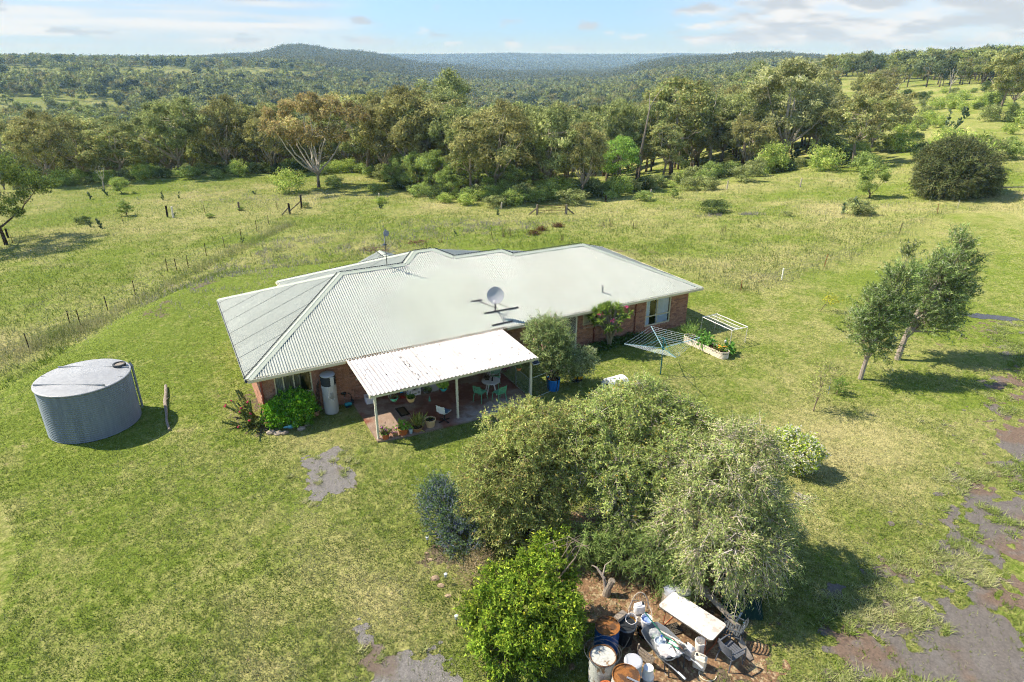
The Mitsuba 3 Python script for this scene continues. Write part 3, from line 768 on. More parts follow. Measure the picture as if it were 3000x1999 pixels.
def tree(seed, h, w, base=.35, fork=.22, nlimb=6, ncl=55, nleaf=110, ls=(.34, .11), cr=1.0, flat=.7, cols=('5d6330', '6f7138', '4d5528'), bark=('4a3d30', 'b9ada0'), droop=.6, lean=(0, 0),
         r0=None, shell=.5, tri=True, branch=True, stems=1, sides=5, var=.25, wood_n=6, up=.0, squash=1.0, lobes=1.0):
    rng = np.random.default_rng(seed)
    wood = MB(bark[0])
    c0, c1 = C(bark[0]), C(bark[1])
    r0 = r0 or h * .022
    ctr = np.array([lean[0], lean[1], h * (base + 1) / 2])
    rad = np.array([w / 2, w / 2, h * (1 - base) / 2])
    d = unit(rng.normal(size=(ncl, 3)) + [0, 0, .25])
    lob = .62 + .75 * lobes * (meshkit.noise(d * 1.9 + seed * 3.7, seed) - .15) + (1 - lobes) * .2
    rr = rng.uniform(shell, 1, ncl) ** .6 * np.clip(lob, .45, 1.15)
    cl = ctr + d * rad * rr[:, None]
    cl[:, 2] = np.maximum(cl[:, 2], h * .07)
    limb_pts, limb_r = [], []
    for s in range(stems):
        off = np.array([rng.normal(), rng.normal(), 0]) * (w * .06 if stems > 1 else 0)
        F = np.array([lean[0] * .3, lean[1] * .3, fork * h]) + off + np.array([rng.normal() * .02 * h, rng.normal() * .02 * h, 0]) + (off * 1.5)
        pts = bez(off, off * 1.1 + [0, 0, fork * h * .55], F, 6)
        wood.tube(pts, np.linspace(r0 / math.sqrt(stems), r0 * .72 / math.sqrt(stems), 6), wood_n + 1, np.linspace(0, .45, 6)[:, None] * (c1 - c0) + c0, cap=False)
        idx = rng.permutation(ncl)[:max(2, nlimb // stems)]
        for i in idx:
            E_ = ctr + (cl[i] - ctr) * 1.0
            m_ = F + (E_ - F) * [.5, .5, .38] + rng.normal(size=3) * .05 * h * [1, 1, .5]
            m_[2] = max(m_[2], F[2] * .9)
            p = bez(F, m_, E_, 9)
            p[1:-1] += rng.normal(size=(7, 3)) * .008 * h
            rr_ = r0 * np.linspace(.55, .12, 9) / math.sqrt(stems)
            if branch: wood.tube(p, rr_, wood_n, np.linspace(.45, 1, 9)[:, None] * (c1 - c0) + c0, cap=False)
            limb_pts.append(p[2:]); limb_r.append(rr_[2:])
    lp, lr = np.vstack(limb_pts), np.concatenate(limb_r)
    if branch:
        for c in cl:
            k = np.argmin(np.linalg.norm(lp - c, axis=1) + np.maximum(0, lp[:, 2] - c[2]) * .8)
            if np.linalg.norm(lp[k] - c) < .2: continue
            m_ = (lp[k] + c) / 2 + rng.normal(size=3) * .03 * h
            wood.tube(bez(lp[k], m_, c + [0, 0, .1], 5), np.linspace(lr[k] * .55, lr[k] * .12 + .004, 5), max(3, wood_n - 2), c1 * rng.uniform(.7, 1.1), cap=False)
    n = ncl * nleaf
    ci = np.repeat(np.arange(ncl), nleaf)
    crad = cr * rng.uniform(.6, 1.25, ncl)
    g = rng.normal(size=(n, 3)); g = unit(g) * (rng.random((n, 1)) ** .45)
    P = cl[ci] + g * crad[ci][:, None] * [1, 1, flat]
    out = unit(P - ctr - [0, 0, -.2 * h])
    D = unit(.45 * out + .9 * rng.normal(size=(n, 3)) + [0, 0, up - droop])
    bright = np.exp(rng.normal(0, .24, ncl))[ci]
    leaf = leafset(P, D, ls[0] * rng.uniform(.7, 1.3, n), ls[1] * rng.uniform(.7, 1.3, n), pal(rng, n, cols, var, bright), rng, tri, unit(.75 * unit(g) + .5 * out + [0, 0, .25]))
    return wood, leaf


OL = ('8c965e', '9ca66c', 'aeb67a', '7a8652')      # olive gum leaves
BR = ('989662', 'a4a26c', '888e5a', 'a09c68')      # brownish gum leaves
GR = ('8ea25a', 'a6b86c', '7a8e4e')                # fresh green
DK = ('5c6e40', '6c7c48', '4e5e36')                # dark green
GUM = {}
def proto(name, **k):
    wd, lf = tree(**k)
    group('proto_' + name + '_wood', wd, 'rough'); group('proto_' + name + '_leaf', lf, 'leaf')
    GUM[name] = (k['h'], k['w'])


PALE = ('54483c', 'c4b8aa')
proto('gum_a', seed=1, h=12, w=12, base=.30, fork=.2, ncl=72, nleaf=170, ls=(.42, .19), shell=.55, lobes=1.25, cr=1.15, cols=OL, bark=PALE, nlimb=8)
proto('gum_b', seed=2, h=13, w=10, base=.32, fork=.3, ncl=64, nleaf=170, ls=(.42, .19), shell=.55, lobes=1.25, cr=1.1, cols=OL + ('9c925c',), bark=PALE, nlimb=7)
proto('gum_c', seed=3, h=11, w=11.5, base=.34, fork=.2, ncl=64, nleaf=170, ls=(.42, .19), shell=.55, lobes=1.25, cr=1.05, cols=BR, bark=PALE, nlimb=9)
proto('gum_d', seed=4, h=12, w=9, base=.36, fork=.34, ncl=52, nleaf=170, ls=(.42, .19), shell=.55, lobes=1.25, cr=1.05, cols=BR + OL, bark=PALE, nlimb=6)
proto('gum_e', seed=5, h=14, w=8.5, base=.42, fork=.45, ncl=46, nleaf=170, ls=(.42, .19), shell=.55, cr=1.1, cols=OL, bark=('5a4a3a', 'd0c6ba'), nlimb=6, lobes=1.4)
proto('gum_red', seed=6, h=11, w=13.5, base=.42, fork=.16, ncl=74, nleaf=170, ls=(.42, .19), lobes=1.25, cr=1.05, cols=('a0986a', 'ac9a68', '90905c', 'a4946a'), bark=('4a4038', 'd8d0c6'), nlimb=11, shell=.62)
proto('young', seed=7, h=7, w=4.6, base=.12, fork=.1, ncl=46, nleaf=120, cr=.75, cols=GR + ('95a456',), bark=('4a4038', '8a8070'), nlimb=6)
proto('bright', seed=8, h=8, w=6, base=.3, fork=.25, ncl=60, nleaf=140, cr=.8, ls=(.24, .12), cols=('86a850', '9cb85e', '729444'), bark=('6a6054', '9a9082'), nlimb=7, droop=.2)
proto('gum_grey', seed=9, h=13, w=11, base=.24, fork=.18, ncl=84, nleaf=170, ls=(.42, .19), shell=.5, lobes=1.25, cr=1.1, cols=('a6aa78', 'b6ba8a', '969c68'), bark=('5a4e42', 'd2c8bc'), nlimb=10)
for i, cols in enumerate((GR, DK, OL, ('a0b45c', 'b2c06c', '88a050'))):
    proto(f'shrub_{i}', seed=20 + i, h=2.4, w=3.4, base=.0, fork=.06, ncl=34, nleaf=80, cr=.62, ls=(.20, .10), cols=cols, bark=('4a4038', '6a6054'), nlimb=6, r0=.05, branch=False, lobes=1.4, shell=.35)
# forest trees at growing distance: fewer, larger leaves
for i, cols in enumerate((OL, BR, ('68765a', '78845e', '5c6a4a'), OL + GR)):
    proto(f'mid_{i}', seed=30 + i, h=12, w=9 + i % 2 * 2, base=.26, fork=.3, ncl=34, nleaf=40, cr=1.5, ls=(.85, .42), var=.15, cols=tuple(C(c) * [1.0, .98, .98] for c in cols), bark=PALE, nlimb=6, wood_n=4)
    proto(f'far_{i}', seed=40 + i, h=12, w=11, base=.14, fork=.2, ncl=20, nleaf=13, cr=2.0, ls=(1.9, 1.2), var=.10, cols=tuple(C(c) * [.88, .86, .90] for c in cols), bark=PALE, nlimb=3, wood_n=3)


def copse(seed, w, h, n, cols, ls):
    """many far-off crowns as one piece of forest"""
    rng = np.random.default_rng(seed)
    k = int((w / 9) ** 2)
    c = np.stack([rng.uniform(-w / 2, w / 2, k), rng.uniform(-w / 2, w / 2, k), rng.uniform(.45, .85, k) * h], 1)
    ci = rng.integers(k, size=n)
    P = c[ci] + rng.normal(size=(n, 3)) * [ls * .9, ls * .9, h * .16]
    P[:, 2] = np.maximum(P[:, 2], h * .12)
    return leafset(P, unit(rng.normal(size=(n, 3)) + [0, 0, -.1]), ls * rng.uniform(.7, 1.3, n), ls * .7 * rng.uniform(.7, 1.3, n), pal(rng, n, cols, .16, np.exp(rng.normal(0, .14, k))[ci]), rng, True, np.array([0, 0, .9]) + rng.normal(size=(n, 3)) * .5)


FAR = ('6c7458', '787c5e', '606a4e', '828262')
for i in range(3):
    group(f'proto_copse_{i}', copse(60 + i, 32, 12, 300, FAR, 3.2))
    group(f'proto_ridge_{i}', copse(70 + i, 110, 13, 900, FAR, 7.5))


def place_tree(name, proto_, x, y, h=None, w=None, a=0.0, label=None, cat='tree', grp=None, crown='crown', lean=0.0):
    k = numbered(name, ROOTS); ROOTS.add(k)
    H0, W0 = GUM[proto_]
    s = (h or H0) / H0
    sw = s if w is None else w / W0
    M = matrix(x, y, tz(x, y) - .05, a, sw, s)
    inst(k + '__trunk', 'proto_' + proto_ + '_wood', M); inst(k + '__' + crown, 'proto_' + proto_ + '_leaf', M)
    return tag(k, label, cat, grp)


FOREST_N = [0]
def stuff_inst(base, grp, M):
    FOREST_N[0] += 1
    inst(f'{base}__{FOREST_N[0]:05d}', grp, M)


# ---- the large trees along the edge of the paddock, one by one
HERO = [  # proto, x, y, height, width, turn, label
    ('gum_b', -63.3, 106.6, 8.4, 9.5, .3, 'olive gum with low pale limbs, first at the wood edge from the left'),
    ('gum_a', -56.6, 112.6, 12.8, 13.8, 2.2, 'broad gum with white forked limbs, second large crown from the left'),
    ('gum_c', -51.0, 119, 12.6, 10.5, 1.0, 'brownish gum with dark trunk right of the broad white limbed gum'),
    ('gum_red', -29.1, 98.8, 12.9, 15.2, .4, 'rust tinted gum with white limbs standing in front of the wood'),
    ('gum_d', -25.0, 115.2, 13.4, 12.5, 3.0, 'brown green gum with upright pale limbs right of the rust tinted gum'),
    ('gum_a', -14.5, 113.1, 14.6, 16.2, 4.4, 'largest olive gum at the middle of the wood edge, limbs spread level'),
    ('gum_e', -13.9, 149.4, 24.0, 13, .8, 'tall gum whose open tufted top rises above the middle of the wood'),
    ('gum_c', 9.3, 87.0, 9.2, 8.0, 5.2, 'round olive brown gum at the paddock edge left of the bright green tree'),
    ('bright', 15.1, 93.8, 8.1, 6.3, 1.0, 'bright green rounded tree beside the burnt leaning trunk'),
    ('gum_b', 28, 116.7, 16.2, 14.5, 2.6, 'large gum with orange trunk right of the burnt leaning trunk'),
    ('gum_e', 40.9, 118.1, 12.8, 8.8, 3.9, 'slim gum with thin white trunk left of the tallest gum'),
    ('gum_grey', 46.6, 114.9, 18.0, 15, 5.5, 'tallest gum on the right, grey green with many white limbs'),
    ('gum_d', 53, 103.5, 10.8, 9.6, .2, 'gum with two dark leaning trunks right of the tallest gum'),
    ('gum_b', 3.6, 117.9, 12.2, 11, 1.9, 'thin pale trunked gum behind the young wattles'),
    ('gum_c', -42, 116, 9.5, 9, 4.1, 'small brown crown just left of the rust tinted gum'),
    ('gum_d', -74, 113, 12.0, 12, 5.0, 'wide olive gum behind the low limbed gum on the left'),
    ('gum_a', 21.5, 112, 13.0, 11, .9, 'olive gum half hidden behind the burnt leaning trunk'),
    ('gum_c', 62, 116, 11.0, 11, 3.3, 'orange topped gum behind the gum with two leaning trunks'),
    ('gum_e', 121, 346, 21.0, 14, 2.0, 'lone tall gum standing above the far right clearing'),
    ('young', 42.5, 77.5, 4.5, 3.2, .4, 'small fresh green sapling tree left of the round dark bush'),
]
for p_, x, y, h, w, a, lb in HERO:
    place_tree('gum_tree' if p_ not in ('bright', 'young') else 'green_tree', p_, x, y, h, w, a, lb)
# the near tree cut by the left edge of the photograph
wd, lf = tree(91, 8.8, 12.5, base=.22, fork=.2, ncl=90, nleaf=190, ls=(.24, .10), cr=1.0, cols=('566a36', '6c8042', '46582e', '828e4a'), bark=('3a3028', '6a5c4c'), nlimb=9, shell=.45)
k = thing('shade_tree', 'dark green spreading tree cut by the left edge of the photo', 'tree')
M = (np.eye(3), on_ground(-50.5, 63.2))
put('trunk', wd, 'rough', k, T=M); put('crown', lf, 'leaf', k, T=M)
# burnt leaning trunk
k = thing('dead_tree', 'burnt leaning trunk with bare forked top above the wood edge', 'dead tree')
m = MB('2b2520'); x, y = 17.7, 94.4; z = tz(x, y)
p = np.array([[0, 0, -.2], [.15, 0, 3], [.5, 0, 6], [.8, 0, 8.5], [1.0, 0, 10.3]]) * [1.2, 1, 1.07] + [x, y, z]
m.tube(p, [.19, .16, .14, .12, .10], 8, np.linspace(0, 1, 5)[:, None] * (C('9a8f84') - C('1f1a16')) + C('1f1a16'))
put('trunk', m, 'rough', k)
m = MB('a89d92'); m.tube(bez(p[-1], p[-1] + [.3, 0, 1.2], p[-1] + [1.9, .2, 3.2], 7), np.linspace(.09, .02, 7), 6); m.tube(bez(p[-1], p[-1] + [-.1, 0, 1], p[-1] + [-.1, .2, 2.2], 7), np.linspace(.08, .02, 7), 6)
m.tube(bez(p[-1] + [1.9, .2, 3.2], p[-1] + [2.2, .2, 3.9], p[-1] + [2.1, .2, 4.6], 4), [.02, .015, .01, .006], 4)
put('branch', m, 'rough', k)
for x, y, hh, lb in ((150, 238, 9, 'dead white forked tree on the far right slope'), (-61, 98, 4, 'bare grey dead tree in the scrub at the left'), (36, 121, 14, 'bare pale dead limbs above the wood left of the tallest gum')):
    wd, lf = tree(int(abs(x)), hh, hh * .6, base=.4, fork=.3, ncl=16, nleaf=1, nlimb=6, bark=('8f857a', 'cfc8be'), wood_n=5, ls=(.01, .01))
    k = thing('dead_tree', lb, 'dead tree'); put('branches', wd, 'rough', k, T=(np.eye(3), on_ground(x, y)))

# ---- the wood
rng = np.random.default_rng(77)
def density(x, y):
    r = np.hypot(x, y); az = np.degrees(np.arctan2(x, y))
    p = np.stack([x, y, x * 0], -1)
    d = np_ss(.30, .46, meshkit.fbm(p / 90.0, 3, 12) * .6 + meshkit.fbm(p / 380.0, 3, 13) * .4 + .03)
    edge = np.interp(az, [-38, -27, -20, -14, -11.7, -8.9, -5.7, -1.5, 3, 7.5, 12, 16, 20.6, 25, 28, 31, 42], [126, 126, 127, 123, 114, 97, 88, 86, 86, 92, 99, 103, 116, 119, 126, 160, 170])
    d = d * (r > edge)
    d = np.maximum(d, np_ss(.5, .2, np.abs(r - edge - 18) / 44) * (r > edge) * (az < 25))
    d = np.maximum(d, (az > 23) * np_ss(325, 350, r) * np_ss(760, 700, r) * .9)
    d = np.where((az > 24.5) & (r < 325), np.minimum(d * .25, .12), d)
    d = np.maximum(d, np_ss(520, 500, r) * (r > 130) * (az < 24) * .55)
    d = np.where(r > 3000, np.maximum(d, .9 * (meshkit.fbm(p / 900.0, 3, 19) > .40)), d)
    def gap(a0, r0, da, dr_, k=1.0):
        return 1 - k * np.exp(-((az - a0) / da) ** 4 - ((r - r0) / dr_) ** 4)
    for g in ((-33.5, 565, 7, 115), (-36, 985, 6, 165), (-26, 985, 4.5, 165), (-19.5, 990, 4.5, 150), (2.4, 640, 3.2, 120), (-9, 520, 2, 60), (3.5, 1755, 3.5, 230), (8, 2300, 5, 250), (-4, 2600, 4, 250), (17.6, 857, 4, 90), (13.5, 420, 2, 60), (25.9, 372, 2.6, 70), (30, 308, 3.0, 60), (31, 208, 3.0, 35), (35, 246, 2.5, 30)):
        d = d * gap(*g)
    return d


cand = []
def scatter(r0, r1, sp, azm=38.5):
    n = int(math.radians(2 * azm) * .5 * (r1 * r1 - r0 * r0) / (sp * sp))
    r = np.sqrt(rng.uniform(r0 * r0, r1 * r1, n)); a = np.radians(rng.uniform(-azm, azm, n))
    x, y = r * np.sin(a), r * np.cos(a)
    ok = rng.random(n) < density(x, y)
    return x[ok], y[ok]


hx = np.array([[h_[1], h_[2]] for h_ in HERO])
x, y = scatter(84, 215, 6.9)
far_enough = np.min(np.hypot(x[:, None] - hx[:, 0], y[:, None] - hx[:, 1]), axis=1) > 4.5
x, y = x[far_enough], y[far_enough]
o = np.argsort(np.hypot(x, y)); x, y = x[o], y[o]
ZG = terrain(x, y)
def zone(x, y):
    az = math.degrees(math.atan2(x, y)); r = math.hypot(x, y)
    for lim, t in ((-27, 'at the far left'), (-17, 'left of the rust tinted gum'), (-9, 'right of the rust tinted gum'), (1, 'behind the young wattles'), (10, 'left of the burnt leaning trunk'), (18, 'right of the burnt leaning trunk'), (25, 'around the tallest gum'), (60, 'on the right slope')):
        if az < lim: break
    return t, 'front row' if r < 128 else 'middle' if r < 150 else 'back'
GK = ('gum_a', 'gum_b', 'gum_c', 'gum_d', 'gum_e')
KIND = {'gum_a': 'spreading', 'gum_b': 'olive', 'gum_c': 'brownish', 'gum_d': 'brown green', 'gum_e': 'slender'}
for i in range(len(x)):
    g = GK[rng.choice(5, p=[.25, .25, .2, .2, .1])]
    hh = rng.uniform(8, 14)
    M = matrix(x[i], y[i], ZG[i], rng.uniform(0, 6.28), hh / GUM[g][0] * rng.uniform(.85, 1.1), hh / GUM[g][0])
    if i < 262:
        k = numbered('forest_tree', ROOTS); ROOTS.add(k)
        inst(k + '__trunk', f'proto_{g}_wood', M); inst(k + '__crown', f'proto_{g}_leaf', M)
        zn, dp = zone(x[i], y[i])
        tag(k, f'{KIND[g]} gum in the {dp} of the wood {zn}', 'tree', f'{KIND[g]} gums {dp} {zn}')
    else:
        stuff_inst('forest', f'proto_{g}_wood', M); stuff_inst('forest', f'proto_{g}_leaf', M)
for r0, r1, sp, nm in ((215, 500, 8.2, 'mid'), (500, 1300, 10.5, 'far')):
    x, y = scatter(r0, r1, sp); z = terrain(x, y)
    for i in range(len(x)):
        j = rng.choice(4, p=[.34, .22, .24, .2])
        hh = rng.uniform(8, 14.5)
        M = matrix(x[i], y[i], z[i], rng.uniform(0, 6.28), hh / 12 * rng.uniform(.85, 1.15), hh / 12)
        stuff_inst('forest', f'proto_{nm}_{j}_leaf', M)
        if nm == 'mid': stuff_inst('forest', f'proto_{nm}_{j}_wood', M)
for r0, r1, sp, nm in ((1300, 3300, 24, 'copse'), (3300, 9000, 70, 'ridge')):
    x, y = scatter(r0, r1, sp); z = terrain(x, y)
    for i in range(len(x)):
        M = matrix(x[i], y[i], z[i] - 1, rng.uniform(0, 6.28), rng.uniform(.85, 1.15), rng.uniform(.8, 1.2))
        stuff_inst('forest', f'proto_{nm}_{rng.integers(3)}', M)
tag('forest', 'dense gum forest over the valley and far hills', 'forest', kind='stuff')

# ---- shrubs along the edge of the wood, one by one
SH = {0: 'green', 1: 'dark green', 2: 'olive', 3: 'light green'}
def shrub(x, y, s, kind, label=None, grp=None, hs=1.0, name='shrub'):
    place_tree(name, f'shrub_{kind}', x, y, 2.4 * s * hs, 3.4 * s, rng.uniform(0, 6.28), label or f'{SH[kind]} shrub at the edge of the wood {zone(x, y)[0]}', 'shrub', grp or f'{SH[kind]} edge shrubs {zone(x, y)[0]}', 'foliage')


eaz = np.radians(np.linspace(-37, 27, 125))
for i, a in enumerate(eaz):
    e = np.interp(math.degrees(a), [-38, -27, -20, -14, -11.7, -8.9, -5.7, -1.5, 3, 7.5, 12, 16, 20.6, 25, 28, 31, 42], [126, 126, 127, 123, 114, 97, 88, 86, 86, 92, 99, 103, 116, 119, 126, 160, 170]) + rng.normal(0, 2.2) - 2
    shrub(e * math.sin(a), e * math.cos(a), rng.uniform(.5, 1.15), int(rng.choice(4, p=[.3, .2, .25, .25])), hs=rng.uniform(.7, 1.2))
for i in range(85):
    a = math.radians(rng.uniform(25, 38)); e = rng.uniform(105, 300)
    shrub(e * math.sin(a), e * math.cos(a), rng.uniform(.5, 1.6), int(rng.choice(4, p=[.25, .25, .2, .3])), f'shrub on the rough right slope, {"near" if e < 150 else "halfway up" if e < 205 else "high up"}', f'slope shrubs {"near" if e < 150 else "halfway" if e < 205 else "high"}')
for i in range(40):
    a = math.radians(rng.uniform(-36, 18)); e = rng.uniform(128, 165)
    shrub(e * math.sin(a), e * math.cos(a), rng.uniform(.8, 1.5), int(rng.choice(4, p=[.2, .4, .3, .1])), f'undergrowth shrub among the trunks of the wood {zone(e * math.sin(a), e * math.cos(a))[0]}', f'undergrowth {zone(e * math.sin(a), e * math.cos(a))[0]}')
for x, y, h, lb in ((-13.6, 96, 6.2, 'tallest young wattle in the thicket left of the middle gate'), (-10.4, 93, 6.6, 'young wattle second from the left in the thicket'), (-7.2, 92, 6.2, 'young wattle in the middle of the thicket'), (-3.6, 89, 5.5, 'yellow green young wattle right of the thicket middle'), (-.4, 88, 4.8, 'young wattle at the right of the thicket'), (2.6, 88.5, 4.4, 'small wattle at the right end of the thicket'), (-8.6, 87.5, 4.0, 'low wattle in front of the thicket'), (-17.5, 98, 4.8, 'young wattle between the rust tinted gum and the thicket'), (-16, 101, 5.5, 'young wattle behind the left paddock post')):
    place_tree('young_tree', 'young', x, y, h, h * .72, rng.uniform(0, 6), lb)
shrub(-32.0, 94.5, 1.45, 3, 'grey green bush beside the trunk of the rust tinted gum', 'single', 1.0)
shrub(-26.6, 97.8, .85, 0, 'small bush right of the rust tinted gum trunk', 'single')
shrub(41.5, 105.5, 1.6, 3, 'yellow green bush at the foot of the tallest gum', 'single', 1.3)
shrub(22.5, 72.0, 1.0, 1, 'low dark tussock bush alone in the right paddock', 'single', .7)
shrub(37.0, 69.0, 1.1, 2, 'scrubby mound bush in the right paddock', 'single', .6)
shrub(60, 90, 2.2, 3, 'bright yellow green bush behind the round dark bush', 'single', 1.0)
for k_, d_ in labels.items():
    if d_.get('group') == 'single': del d_['group']
# ------------------------------------------------------------------ ragged patches of bare ground
def patch(name, f, box_, step, dz, bsdf, label, name_kind='structure', thick=0):
    """a sheet over the ground where f(x, y) > 0"""
    x0, y0, x1, y1 = box_
    X_, Y_ = np.meshgrid(np.arange(x0, x1, step), np.arange(y0, y1, step), indexing='ij')
    z = f(X_.ravel(), Y_.ravel())
    n0, n1 = X_.shape
    i, j = np.meshgrid(np.arange(n0 - 1), np.arange(n1 - 1), indexing='ij'); i, j = i.ravel(), j.ravel()
    a, b, c, d = i * n1 + j, (i + 1) * n1 + j, (i + 1) * n1 + j + 1, i * n1 + j + 1
    m = trimesh.Trimesh(np.stack([X_.ravel(), Y_.ravel(), z], 1), np.vstack([np.stack([a, b, c], 1), np.stack([a, c, d], 1)]), process=False)
    m = trimesh.intersections.slice_mesh_plane(m, [0, 0, 1], [0, 0, 0])
    v = np.array(m.vertices); v[:, 2] = terrain(v[:, 0], v[:, 1]) + dz
    put(name, (v, m.faces, np.ones((len(v), 3))), bsdf)
    tag(name, label, kind=name_kind)


def nfield(x, y, s, o=4, seed=0):
    return meshkit.fbm(np.stack([x / s, y / s, np.zeros_like(x)], -1), o, seed) - .5


from shapely import contains_xy
from shapely.geometry import Point
def polyf(poly, soft, seed, amp, s=1.0):
    P = Polygon(poly); L = P.exterior
    def f(x, y):
        import shapely
        pts = shapely.points(x, y)
        d = shapely.distance(L, pts) * np.where(shapely.contains(P, pts), 1, -1)
        return np.minimum(d, soft) / soft + amp * nfield(x, y, s, 4, seed) + amp * .7 * nfield(x, y, s * .25, 3, seed + 5)
    return f


_FG = polyf([(-4.3, 13.4), (-3.75, 13.2), (-3.3, 12.65), (-2.0, 12.55), (-1.4, 11.8), (-1.2, 10.2), (-3.9, 10.2), (-3.75, 12.0), (-4.0, 12.6)], .6, 3, 1.6, .7)
_FD = polyf([(-8.5, 21.7), (-7.1, 22.7), (-6.7, 22.0), (-5.7, 19.9), (-6.3, 19.5), (-7.2, 18.7), (-7.6, 19.5), (-7.9, 20.8)], .7, 9, 1.5, .8)
_FM = polyf([(34, 40), (24, 28), (19.0, 22.6), (16.6, 19.6), (15.0, 17.7), (12.9, 16.2), (11.2, 15.0), (10.0, 13.2), (8.3, 12.0), (6.5, 11.4), (6.5, 9), (14, 9), (15.5, 13.2), (20, 18), (26, 23), (34, 29), (40, 36)], 2.2, 17, 2.6, 1.3)
F_MUD = lambda x, y: _FM(x, y) - .22 + .5 * nfield(x, y, .22, 2, 12)
F_DIRT = lambda x, y: _FD(x, y) - .12 + .6 * nfield(x, y, .16, 2, 13)
F_GRAVEL = lambda x, y: _FG(x, y) - .05 + .6 * nfield(x, y, .16, 2, 14)
F_PUD = polyf([(27.6, 37.8), (29.0, 37.9), (30.8, 37.2), (31.2, 36.6), (29.8, 36.6), (28.2, 37.1)], .4, 5, .9, .7)
F_BED = polyf([(.6, 17.0), (1.2, 14.9), (1.9, 14.0), (1.9, 10), (5.6, 10), (6.2, 12.0), (6.6, 13.4), (7, 16), (5, 18.6), (2.0, 18.4)], 1.4, 23, 2.2, .9)
scene['bed_mat'] = {'type': 'bumpmap', 'scale': 1.0, 't': proc(lambda p, n, uv: .05 * fb(p.x * 9, p.y * 9, 0.0, 3), eps=.008), 'b': pm(lambda p, n, uv: mix(mix((.17, .105, .06), (.27, .17, .10), fb(p.x * 2.5, p.y * 2.5, 3.0, 4)), (.36, .28, .17), ss(.55, .7, fb(p.x * 11, p.y * 11, 8.0, 3))) * (.6 + .7 * nz(p.x * 33, p.y * 33)), roughness=.95, specular=.08)}
patch('gravel_driveway', F_GRAVEL, (-5.2, 8.5, 0, 14.5), .045, .008, 'gravel_mat', 'end of a grey gravel drive running out into the lawn')
patch('bare_patch', F_DIRT, (-9.5, 17.8, -4.8, 23.6), .045, .008, 'gravel_mat', 'bare brown and grey gravel patch in the lawn before the patio')
patch('muddy_track', F_MUD, (5, 8.6, 38, 39), .075, .008, 'mud_mat', 'wet brown dirt track breaking through the grass')
patch('puddle', F_PUD, (26.5, 35.8, 32.2, 38.6), .07, .016, 'water_mat', 'shallow puddle at the edge of the track')
patch('garden_bed', F_BED, (-4, 10.5, 10, 21), .09, .006, 'bed_mat', 'dry brown leaf litter under the garden trees')

# ------------------------------------------------------------------ grass
rng = np.random.default_rng(5)
def lush(x, y):
    return np.clip(.5 + 1.5 * nfield(x, y, 2.6, 3, 31), 0, 1)


def blades(x, y, hmin, hmax, wid, lean, name, label, cl=0.0, tint=1.0, straw_k=0.0, straw=None):
    dry, soil = fields(x, y)
    keep = rng.random(len(x)) > np.clip((soil - .2) * 1.3 + .6 * nfield(x, y, .6, 3, 2), 0, .97)
    if cl: keep &= nfield(x, y, cl, 2, 71) + .25 * rng.normal(size=len(x)) > -.13
    x, y, dry = x[keep], y[keep], dry[keep]
    n = len(x)
    L = lush(x, y)
    h = (hmin + (hmax - hmin) * rng.random(n)) * (.65 + .7 * L)
    t = np.clip(dry + straw_k + .9 * nfield(x, y, .8, 3, 44) + .9 * nfield(x, y, 5.0, 3, 45) + rng.normal(0, .22, n), 0, 1)[:, None]
    g1, g2, s1 = np.array([.130, .205, .032]), np.array([.220, .280, .060]), np.array([.44, .42, .24]) if straw is None else np.array(straw)
    w = rng.random((n, 1))
    col = ((g1 * w + g2 * (1 - w)) * (1 - t) + s1 * t) * np.exp(rng.normal(0, .16, (n, 1))) * tint
    a = rng.uniform(0, 6.283, n); ln = np.abs(rng.normal(lean, .3, n))
    up = unit(np.stack([np.cos(a) * ln, np.sin(a) * ln, np.ones(n)], 1))
    b = rng.uniform(0, 6.283, n); S = np.stack([np.cos(b), np.sin(b), 0 * b], 1)
    P = np.stack([x, y, terrain(x, y) - .005], 1)
    W_ = (wid * rng.uniform(.6, 1.4, n))[:, None]
    v = np.stack([P - S * W_ / 2, P + S * W_ / 2, P + up * h[:, None]], 1).reshape(-1, 3)
    put(name, (v, np.arange(3 * n).reshape(-1, 3), np.repeat(np.clip(col, .004, .7), 3, axis=0)), 'grass_blade')
    tag(name, label, 'grass', kind='stuff')


def wedge(r0, r1, n, az=44):
    """points thrown evenly in the look of the picture: denser where near"""
    r = r0 * (r1 / r0) ** rng.random(n); a = np.radians(rng.uniform(-az, az, n) * (1 + .22 * np_ss(24, 12, r)))
    return r * np.sin(a), r * np.cos(a)


def outside(x, y, thin=True):
    ok = np.ones(len(x), bool)
    q = rng.random(len(x))
    for F, k, bx_ in ((F_GRAVEL, .88, (-5.5, 8, 0, 14.5)), (F_DIRT, .86, (-9.5, 17.8, -4.8, 23.6)), (F_MUD, .93, (5, 8.6, 40, 41)), (F_PUD, 1, (26, 35, 33, 39)), (F_BED, .86, (-4, 10.5, 10, 21))):
        m_ = (x > bx_[0]) & (x < bx_[2]) & (y > bx_[1]) & (y < bx_[3])
        i = np.nonzero(m_)[0]
        if len(i):
            f = F(x[i], y[i])
            ok[i] &= ~(q[i] < k * np_ss(-.03, .14, f))
    u, v_ = (x - HOX) * HC + (y - HOY) * HS, -(x - HOX) * HS + (y - HOY) * HC
    ok &= ~((u > .4) & (u < 24.5) & (v_ > .45) & (v_ < 12)) & ~((u > 4.2) & (u < 11.75) & (v_ > -3.68) & (v_ < .6))
    ok &= np.hypot(x + 18.2, y - 24.6) > 1.75
    return ok


